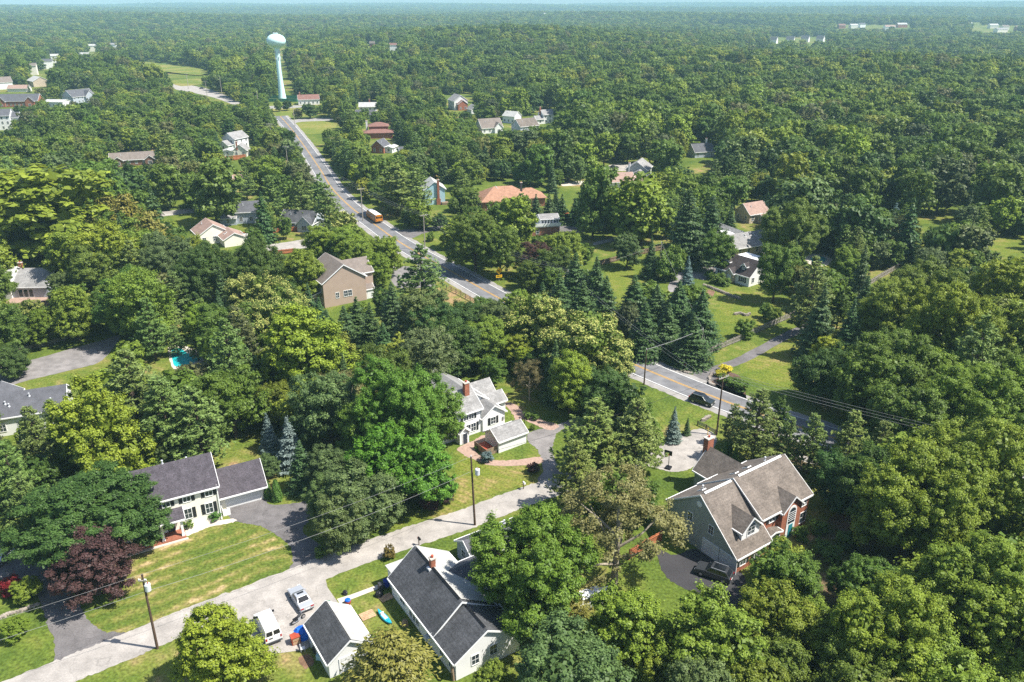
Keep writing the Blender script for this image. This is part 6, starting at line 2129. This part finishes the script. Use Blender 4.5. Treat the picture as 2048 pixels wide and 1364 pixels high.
HAND = '''
Y 438 1208 185 1.05;D 194 928 284 .62;R 182 1052 170 .85;Y 192 765 178 1.28;P 70 800 110;P 25 875 125;P 50 935 115;L 55 848 60;P 108 790 74;L 52 1153 58 .8;L 30 1232 55 .8
P 265 690 165 1.25;P 330 738 165 1.2;P 395 765 145 1.2;P 460 630 140 1.45;P 300 588 92;P 402 592 62 1.1;P 350 648 44 1.5;P 392 660 46 1.4;G 330 880 60;Y 345 895 45 .8;H 305 912 55;H 410 888 36;D 20 690 70
B 255 540 125;L 285 545 130;P 322 590 112 .72;B 195 490 105;G 122 545 58;Y 215 450 130;Y 150 455 110;G 330 465 112;L 392 470 74;Y 310 510 62;L 62 335 258 .72;L 0 490 85;L 2 600 60
B 190 325 112;D 250 330 80;O 255 385 82 1.2;O 302 418 95 1.15;S 308 368 58;O 215 382 72;B 335 330 78 1.1;B 425 322 108 1.22;Y 268 332 42;D 402 488 138;D 503 483 145
C 495 545 112;C 560 560 105;C 520 598 118;Y 610 612 182 1.1;O 530 606 80 1.3;S 715 588 96 1.2;S 785 556 80 1.5;S 640 590 70 1.3;S 690 604 85 1.3;S 742 600 85 1.5;S 768 640 85 1.3;S 655 612 72 1.3;S 810 590 80 1.4;G 640 640 70
D 868 600 118;D 936 604 92;D 905 640 125;G 990 602 84;P 843 485 120 1.1;G 850 578 112;B 968 592 64;L 1035 580 74;C 1083 590 132;C 1178 627 172 .92;C 1205 690 112 .95;Y 1034 666 66;Y 1048 692 52;M 1060 720 66 1.3;D 1125 690 90;D 1040 640 80
L 795 722 195 1.15;L 868 768 112;L 735 790 130;L 845 868 135;L 770 850 150;G 655 742 150;T 690 735 125;U 578 828 70 1.7;U 536 822 46;S 602 872 78 1.5;G 660 892 92;G 720 928 155 .95;G 660 950 95;G 682 985 112;Y 708 1014 68 1.1;G 535 908 48;A 534 960 18 2.2;A 552 958 21 2.3
R 872 948 74 .75;R 858 985 42 .8;R 1066 926 24 .8;P 1188 786 160 1.15;P 1272 784 140 1.25;P 1150 868 112;P 1215 850 110 1.1;Y 1300 838 70;U 1348 810 40 2.0;S 1375 832 19 2.2;T 1235 928 262 .98
A 1452 882 11;A 1461 876 12;A 1472 890 11;A 1486 884 12;A 1504 886 12;P 1515 765 125 1.4;P 1468 800 66;P 1578 828 72 1.6;P 1625 818 92 1.5;P 1702 812 112 1.4;P 1762 832 88 1.5;P 1850 770 135 1.2;D 1674 905 112 1.05;L 1828 884 245 1.1;L 1932 828 255 1.1
D 1650 690 115 1.05;B 1738 692 152;B 1782 655 175;B 1812 760 155;L 1942 722 175;B 2000 690 120;B 2025 800 125;L 1880 700 130;O 1990 590 140;P 1950 622 155;S 1925 640 110 1.5;B 1850 520 150;L 1788 552 152;L 1902 560 185;Y 2010 520 125;L 2025 600 135
S 1722 480 60 2.4;S 1727 540 84 1.8;S 1640 560 92 1.8;S 1700 592 82 1.8;P 1622 508 112;B 1582 400 128;D 1716 400 122;G 1600 355 132;S 1817 392 74 1.85;U 1790 404 38 1.3;W 1886 455 84;G 1932 448 92;B 1554 488 80 1.5;S 1375 370 114 1.4;S 1422 384 92 1.5;B 1462 352 72;B 1440 465 76
H 1335 502 54 1.1;H 1350 490 46 1.1;G 1255 468 62;S 1302 468 46;U 1376 510 32 1.9;S 1268 543 92 1.25;S 1312 562 88 1.2;S 1356 553 98 1.25;S 1402 574 104 1.15;S 1384 620 100 1.1;S 1290 600 95 1.2;S 1335 600 90 1.2;S 1150 498 92 1.35;S 1192 508 88 1.35;S 1212 545 80 1.4;S 1118 540 92 1.3;S 1165 552 105 1.2;S 1085 560 80 1.3
R 1080 484 82 .9;L 1130 462 84 .9;L 1105 470 62;B 950 426 106;B 1000 452 92;D 985 476 64 .75;Y 905 440 52;L 1036 392 92;S 1072 386 42 1.3;S 1098 384 42 1.3;S 1124 386 46 1.3;S 1150 394 42 1.3;B 1188 335 84 1.7;L 1286 358 128 1.05;B 1242 402 72;P 792 320 106 1.05;P 834 330 82 1.2;L 838 402 50;D 822 420 42 .8;D 850 424 40 .8;D 880 426 40 .8
L 690 457 80;L 726 464 56;L 772 474 70;L 712 478 76;L 642 452 78;L 748 505 62;L 605 500 92;L 562 512 52;P 640 345 62;P 657 366 72;P 602 340 72;S 526 380 54;P 541 345 72;B 570 433 30 1.5;B 534 405 40 1.6;S 402 262 30;S 418 264 30;S 435 262 32;R 378 296 27;P 336 254 78;P 490 330 46;S 464 345 40
L 1060 1012 255 .95;O 1130 1138 118 1.2;Y 1250 1168 185 1.05;G 1135 1248 235 .95;L 985 1322 85;O 778 1238 195 .85;L 1434 1188 212 1.05;B 1567 1088 142 1.15;L 1782 1143 275 1;L 1962 1056 255 1;L 2030 1180 210;B 1700 1280 170;L 1890 1270 200;B 1540 1260 150;G 2010 960 130;L 1630 1195 120;B 1718 1110 110;H 1640 1075 40;H 1668 1090 46;H 1690 1060 44;H 1640 1040 36;Y 1330 1290 110
H 1002 793 13 1.5;H 972 902 28 .7;H 955 890 12;H 1055 822 18 .8;H 1072 826 16 .9;H 1066 848 13 .9;H 430 1018 26 .85;H 374 1036 24 .85;H 400 1031 10;H 410 1029 10;H 391 1036 10;H 1560 1070 46 .8;H 1604 1050 38 .7;H 1611 1074 14 .9;H 780 1092 27 1;H 1452 728 30 .5;H 1440 738 24 .5;H 1465 752 34 .6;H 1480 760 34 .6;H 1450 748 28 .6
H 1440 545 30 .7;H 1420 540 22 .8;H 1452 555 26 .6;H 862 465 20 .9;H 1532 606 30 1;H 1545 612 32 1;H 1490 640 42 .9;H 18 1152 50 .7;H 990 870 18;H 575 902 30;H 245 905 40;H 640 1090 30;H 1028 880 14;H 50 640 42;H 100 630 26;H 30 660 50'''
SPECIAL = {('H', 1452, 728): (.62, .56, .04), ('H', 1440, 738): (.5, .46, .05), ('H', 18, 1152): (0.195, 0.015, 0.024), ('H', 780, 1092): (0.171, 0.134, 0.037), ('H', 972, 902): (0.159, 0.232, 0.207), ('L', 1060, 1012): (0.146, 0.213, 0.024),
           ('G', 1135, 1248): (0.122, 0.183, 0.061), ('Y', 1250, 1168): (.18, .26, .026), ('D', 190, 927): (0.079, 0.171, 0.044), ('L', 795, 722): (.115, .215, .026), ('L', 868, 768): (.12, .21, .026), ('L', 735, 790): (.12, .21, .026), ('L', 770, 850): (0.110, 0.232, 0.024), ('L', 845, 868): (0.110, 0.232, 0.024), ('R', 180, 1052): (0.104, 0.061, 0.049)}
for item in HAND.replace('\n', ';').split(';'):
    p = item.split()
    if not p:
        continue
    kd, x, yt, w_ = p[0], float(p[1]), float(p[2]), float(p[3])
    k = float(p[4]) if len(p) > 4 else KIND[kd][3]
    X, Y, Z, W, Hh = solve_tree(x, yt, w_, k)
    tint = SPECIAL.get((kd, int(x), int(yt)), KIND[kd][2])
    TREES.append([kd, X, Y, Z, W, Hh, vary(tint, .04)])
NHAND = len(TREES)

# --- fill: trees wherever the photograph shows wood, off the roads, roofs and lawns
kpts = []
for poly in KEEP:
    pa = np.array(poly, float)
    x0, y0 = pa.min(0)
    x1, y1 = pa.max(0)
    st = 5 if (x1 - x0) < 90 else 9
    gx_, gy_ = np.meshgrid(np.arange(x0 + 1, x1, st), np.arange(y0 + 1, y1, min(st, 6)))
    q = np.stack([gx_.ravel(), gy_.ravel()], 1)
    ins = np.zeros(len(q), bool)
    n = len(pa)
    for i in range(n):
        a, c = pa[i], pa[(i + 1) % n]
        cond = ((a[1] > q[:, 1]) != (c[1] > q[:, 1])) & (q[:, 0] < (c[0] - a[0]) * (q[:, 1] - a[1]) / (c[1] - a[1] + 1e-9) + a[0])
        ins ^= cond
    kpts.append(q[ins])
    kpts.append(pa)
kpts = np.concatenate(kpts)
foot = np.array(FOOT)
mline = np.array(main_line)
sline = np.array(street_line)


def clear_ok(X, Y, Z, W, H):
    if np.min(np.hypot(foot[:, 0] - X, foot[:, 1] - Y) - foot[:, 2]) < W * .16:
        return False
    if np.min(np.hypot(mline[:, 0] - X, mline[:, 1] - Y)) < 6.5 + W * .3 or np.min(np.hypot(sline[:, 0] - X, sline[:, 1] - Y)) < 4 + W * .3:
        return False
    px, py, rx, ry = outline(X, Y, Z, W, H)
    bx, by, _ = P(X, Y, Z)
    cy, ry = (py - ry + by) / 2, (by - py + ry) / 2
    d = ((kpts[:, 0] - px) / (rx * 1.02)) ** 2 + ((kpts[:, 1] - cy) / (ry * 1.02)) ** 2
    return not np.any(d < 1)


rs = np.random.default_rng(5)
cell = {}


def near_ok(X, Y, W, f=.42):
    i, j = int(X // 12), int(Y // 12)
    for a in (-2, -1, 0, 1, 2):
        for b_ in (-2, -1, 0, 1, 2):
            for (x, y, w_) in cell.get((i + a, j + b_), ()):
                if (x - X) ** 2 + (y - Y) ** 2 < (f * (W + w_)) ** 2:
                    return False
    return True


def put(X, Y, W):
    cell.setdefault((int(X // 12), int(Y // 12)), []).append((X, Y, W))


for t in TREES:
    if t[0] not in 'HA':
        put(t[1], t[2], t[4])

# covering grid: how much of each tree the nearer ones leave visible
CV = np.zeros((171, 256), bool)


def visible_share(X, Y, Z, W, H, mark=True):
    px, py, rx, ry = outline(X, Y, Z, W, H)
    cy = py
    i0, i1 = int((px - rx) // 8), int((px + rx) // 8)
    j0, j1 = int((cy - ry) // 8), int((cy + ry) // 8)
    tot = vis = 0
    for j in range(max(j0, 0), min(j1, 170) + 1):
        for i in range(max(i0, 0), min(i1, 255) + 1):
            if ((i * 8 + 4 - px) / (rx + 3)) ** 2 + ((j * 8 + 4 - cy) / (ry + 3)) ** 2 <= 1:
                tot += 1
                if not CV[j, i]:
                    vis += 1
                    if mark:
                        CV[j, i] = True
    return (vis / tot if tot else 0.0), vis


cand = []
tries = 0
for band, n_try in (((40, 150), 2600), ((150, 300), 5200), ((300, 480), 6500), ((480, 760), 9000)):
    for _ in range(n_try):
        Y = rs.uniform(*band)
        half = .66 * math.hypot(Y, 70) + 14
        X = rs.uniform(-half, half)
        px, py, sc = P(X, Y, 6)
        if px < 1310 and py > 1020:
            continue
        forest = (px > 1040 and py < 345) or (px > 1560 and py < 420)
        W = rs.uniform(12, 18) if forest else rs.uniform(6, 12)
        u = rs.random()
        if forest:
            kd = 'B' if u < .45 else 'D' if u < .6 else 'L' if u < .87 else 'G' if u < .93 else 'P' if u < .97 else 'T'
        elif px > 1500 and py > 880:
            kd = 'L' if u < .6 else 'B'
        elif px < 1000 and py < 330:
            kd = 'B' if u < .34 else 'D' if u < .54 else 'L' if u < .7 else 'G' if u < .8 else 'P' if u < .92 else 'S' if u < .97 else 'Y'
        else:
            kd = 'B' if u < .32 else 'D' if u < .48 else 'L' if u < .66 else 'G' if u < .76 else 'P' if u < .87 else 'S' if u < .93 else 'Y' if u < .97 else 'C'
        if kd == 'S':
            W *= .6
        Hh = W * KIND[kd][3] * rs.uniform(.9, 1.25 if forest else 1.1)
        Hh = min(Hh, 20)
        if not near_ok(X, Y, W, .36 if forest else .3):
            continue
        Z = float(terr(X, Y))
        if not clear_ok(X, Y, Z, W, Hh):
            continue
        put(X, Y, W)
        cand.append([kd, X, Y, Z, W, Hh, vary(KIND[kd][2], .13)])
TREES_ALL = TREES + cand
order = sorted(range(len(TREES_ALL)), key=lambda i: math.hypot(TREES_ALL[i][1], TREES_ALL[i][2]))
share = {}
for i in order:
    t = TREES_ALL[i]
    share[i] = visible_share(t[1], t[2], t[3], t[4], t[5])
cap = {'broadleaf_tree': 295, 'pine_tree': 110, 'spruce_tree': 110, 'cedar_tree': 40, 'columnar_evergreen': 40, 'shrub': 90}
cnt = {}
single, mass = [], []
for i in sorted(range(len(TREES_ALL)), key=lambda i: (-(i < NHAND), -share[i][1])):
    t = TREES_ALL[i]
    nm = KIND[t[0]][0]
    inside = share[i][1] >= 3 and share[i][0] > .2
    if (i < NHAND and share[i][1] >= 1) or (inside and cnt.get(nm, 0) < cap[nm]):
        cnt[nm] = cnt.get(nm, 0) + 1
        single.append(t)
    else:
        mass.append(t)
print('trees', NHAND, len(cand), len(single), len(mass), cnt)

# --- labels that single each tree out: kind, then where it stands to the closest landmark
ORD = ['', 'second ', 'third ', 'fourth ', 'fifth ', 'sixth ', 'seventh ', 'eighth ', 'ninth ', 'tenth ', '11th ', '12th ', '13th ', '14th ', '15th ', '16th ', '17th ', '18th ', '19th ', '20th ']
seen = {}
todo = []
for t in single:
    X, Y = t[1], t[2]
    bx_, by_, _ = P(X, Y, t[3])
    best = min(LAND, key=lambda l: math.hypot(l[1] - X, (l[2] - Y)))
    dx, dy = X - best[1], Y - best[2]
    rel = ('right of' if dx > 0 else 'left of') if abs(dx) > abs(dy) * .9 else ('behind' if dy > 0 else 'in front of')
    size = 'tall ' if t[5] > 15 else 'small ' if t[5] < 6 and t[0] not in 'HA' else ''
    key = (size + KIND[t[0]][1], rel, best[0])
    todo.append((key, math.hypot(dx, dy), t))
todo.sort(key=lambda q: q[1])
GROUPS = {'broadleaf_tree': 'broadleaf trees around the houses', 'pine_tree': 'pines around the houses', 'spruce_tree': 'pointed conifers around the houses', 'cedar_tree': 'olive evergreens around the houses', 'columnar_evergreen': 'slim columnar evergreens', 'shrub': 'shrubs in the gardens'}
for key, dist_, t in todo:
    n = seen.get(key, 0)
    seen[key] = n + 1
    o_ = (ORD[n] if n < len(ORD) else f'{n + 1}th ')
    label = f"{key[0]}, {o_}closest {key[1]} {key[2]}"
    kd, X, Y, Z, W, Hh, tint = t
    kk = ALIAS.get(kd, kd)
    far_ = math.hypot(X, Y) > 235 or kd in 'HA'
    protos = PROTO[kk][1 if math.hypot(X, Y) > 235 else 0]
    if W > 14.2 and kk in BIG and math.hypot(X, Y) < 235:
        protos = PROTO[BIG[kk]][0]
    cm, tm, w0, h0 = random.choice(protos)
    nm, word, col, _ = KIND[kd]
    sc = (W / w0 * random.uniform(.93, 1.07), W / w0 * random.uniform(.93, 1.07), Hh / h0)
    rz = random.uniform(0, 2 * PI)
    cat = 'shrub' if nm == 'shrub' else 'tree'
    if tm is None:
        o = inst(nm, cm, None, (X, Y, Z), rz, sc)
        o.color = tint
        tag(o, label, cat, GROUPS[nm])
    else:
        r = thing(nm, label, cat, (X, Y, Z), rz, GROUPS[nm])
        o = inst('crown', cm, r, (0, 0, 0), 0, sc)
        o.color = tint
        if nm != 'shrub':
            inst('trunk', tm, r, (0, 0, 0), 0, sc)

# ---------------------------------------------------------------- the wood beyond, which reads as one mass
pts, scl, rot, idx = [], [], [], []
for t in mass:
    if t[0] in 'HA':
        continue
    pts.append((t[1], t[2], t[3]))
    con = t[0] in 'PSUO'
    w0, h0 = (10., 16.) if con else (11., 13.)
    scl.append((t[4] / w0, t[4] / w0, t[5] / h0))
    idx.append(4 if con else int(rs.integers(0, 4)))
    rot.append(rs.uniform(0, 6.28))
fields = [np.array([GT(*p)[:2] for p in [(258, 126), (300, 124), (355, 131), (402, 137), (418, 146), (396, 151), (345, 146), (290, 138)]])]


def in_poly(X, Y, pa):
    ins = np.zeros(len(X), bool)
    n = len(pa)
    for i in range(n):
        a, c = pa[i], pa[(i + 1) % n]
        ins ^= ((a[1] > Y) != (c[1] > Y)) & (X < (c[0] - a[0]) * (Y - a[1]) / (c[1] - a[1] + 1e-9) + a[0])
    return ins


for r0, r1, gap, wmin, wmax in ((700, 1150, 12.5, 13, 19), (1150, 1900, 15., 15, 22), (1900, 3300, 19.0, 18, 27), (3300, 5600, 24.0, 18, 30), (5600, 9800, 42.0, 26, 46)):
    xs = np.arange(-r1 * .72, r1 * .72, gap)
    ys = np.arange(r0 * .75, r1, gap)
    gx_, gy_ = np.meshgrid(xs, ys)
    X = gx_.ravel() + rs.uniform(-.42, .42, gx_.size) * gap
    Y = gy_.ravel() + rs.uniform(-.42, .42, gx_.size) * gap
    r_ = np.hypot(X, Y)
    ok = (r_ >= r0) & (r_ < r1) & (np.abs(X) < Y * .74 + 30) & ~((r_ < 765) & (Y < 760))
    gaps = wob(X, Y, 130 + r0 * .05, 5.0) + .6 * wob(X, Y, 60 + r0 * .03, 9.0)
    ok &= (rs.random(len(X)) < .93)
    if r0 >= 1900:
        ok &= (gaps > -1.25)
    X, Y = X[ok], Y[ok]
    Z = terr(X, Y)
    for fp in fields:
        k_ = ~in_poly(X, Y, fp)
        X, Y, Z = X[k_], Y[k_], Z[k_]
    # keep the far buildings and the meadow in view
    zc = (Z - CAMH + 7)
    yc = Y * SI + zc * CO
    zz = Y * CO - zc * SI
    px, py, sc = 1024 + FPX * X / zz, 682 - FPX * yc / zz, FPX / zz
    W = rs.uniform(wmin, wmax, len(X))
    far_k = kpts[kpts[:, 1] < 260]
    keepm = np.ones(len(X), bool)
    hid = px * 0
    for kx, ky in far_k:
        keepm &= ~((np.abs(px - kx) < W * sc * .42) & (np.abs(py - ky) < W * sc * .42))
    fd = foot[foot[:, 1] > 600]
    for fx, fy, fr in fd:
        keepm &= (np.hypot(X - fx, Y - fy) > fr * .7 + W * .2)
    X, Y, Z, W = X[keepm], Y[keepm], Z[keepm], W[keepm]
    for x, y, z, w_ in zip(X, Y, Z, W):
        pts.append((x, y, z - .6))
        s = w_ / 11.0
        hz = min(s, 1.2) * rs.uniform(.7, 1.4)
        scl.append((s, s, hz))
        con = rs.random() < .07
        idx.append(4 if con else int(rs.integers(0, 4)))
        rot.append(rs.uniform(0, 6.28))
print('forest', len(pts))
me = bpy.data.meshes.new('forest')
me.vertices.add(len(pts))
me.vertices.foreach_set('co', np.array(pts, np.float32).ravel())
a = me.attributes.new('sc', 'FLOAT_VECTOR', 'POINT')
a.data.foreach_set('vector', np.array(scl, np.float32).ravel())
a = me.attributes.new('rot', 'FLOAT', 'POINT')
a.data.foreach_set('value', np.array(rot, np.float32))
a = me.attributes.new('idx', 'INT', 'POINT')
a.data.foreach_set('value', np.array(idx, np.int32))
me.materials.append(FLEAF)
fo = inst('forest', me)
tag(fo, 'unbroken deciduous wood stretching from behind the houses to the hazy horizon', 'wood', kind='stuff')
ng = bpy.data.node_groups.new('forest', 'GeometryNodeTree')
ng.interface.new_socket('Geometry', in_out='INPUT', socket_type='NodeSocketGeometry')
ng.interface.new_socket('Geometry', in_out='OUTPUT', socket_type='NodeSocketGeometry')
N_, Lk = ng.nodes, ng.links
gi, go = N_.new('NodeGroupInput'), N_.new('NodeGroupOutput')
jn = N_.new('GeometryNodeJoinGeometry')
far_meshes = [PROTO['B'][1][0][0], PROTO['L'][1][1][0], PROTO['D'][1][0][0], PROTO['B'][1][2][0], PROTO['P'][1][0][0]]
srcs = []
for m_ in far_meshes:
    o = next((o for o in C.objects if o.type == 'MESH' and o.data == m_), None)
    srcs.append(o)
srcs = [s if s else next(x for x in srcs if x) for s in srcs]
for s in reversed(srcs):
    oi = N_.new('GeometryNodeObjectInfo')
    oi.transform_space = 'ORIGINAL'
    oi.inputs['Object'].default_value = s
    oi.inputs['As Instance'].default_value = True
    Lk.new(oi.outputs['Geometry'], jn.inputs[0])
iop = N_.new('GeometryNodeInstanceOnPoints')
iop.inputs['Pick Instance'].default_value = True
Lk.new(gi.outputs[0], iop.inputs['Points'])
sm = N_.new('GeometryNodeSetMaterial')
sm.inputs['Material'].default_value = FLEAF
Lk.new(jn.outputs[0], sm.inputs['Geometry'])
Lk.new(sm.outputs[0], iop.inputs['Instance'])


def named(nm, ty):
    x = N_.new('GeometryNodeInputNamedAttribute')
    x.data_type = ty
    x.inputs['Name'].default_value = nm
    return x.outputs['Attribute']


Lk.new(named('idx', 'INT'), iop.inputs['Instance Index'])
Lk.new(named('sc', 'FLOAT_VECTOR'), iop.inputs['Scale'])
cx = N_.new('ShaderNodeCombineXYZ')
Lk.new(named('rot', 'FLOAT'), cx.inputs['Z'])
er = N_.new('FunctionNodeEulerToRotation')
Lk.new(cx.outputs[0], er.inputs[0])
Lk.new(er.outputs[0], iop.inputs['Rotation'])
Lk.new(iop.outputs[0], go.inputs[0])
md = fo.modifiers.new('wood', 'NODES')
md.node_group = ng

# ---------------------------------------------------------------- haze
HB = MB().box(-9800, 9800, -300, 11400, -24, 125)
hz = HB.build('haze', [])
m = bpy.data.materials.new('haze')
m.use_nodes = True
n = m.node_tree.nodes
n.clear()
ou = n.new('ShaderNodeOutputMaterial')
pv = n.new('ShaderNodeVolumePrincipled')
pv.inputs['Color'].default_value = (.5, .82, 1, 1)
pv.inputs['Density'].default_value = .00013
pv.inputs['Anisotropy'].default_value = .0
m.node_tree.links.new(pv.outputs[0], ou.inputs['Volume'])
hz.data.materials.append(m)
tag(hz, 'thin blue summer haze over the wooded valley', 'haze', kind='stuff')
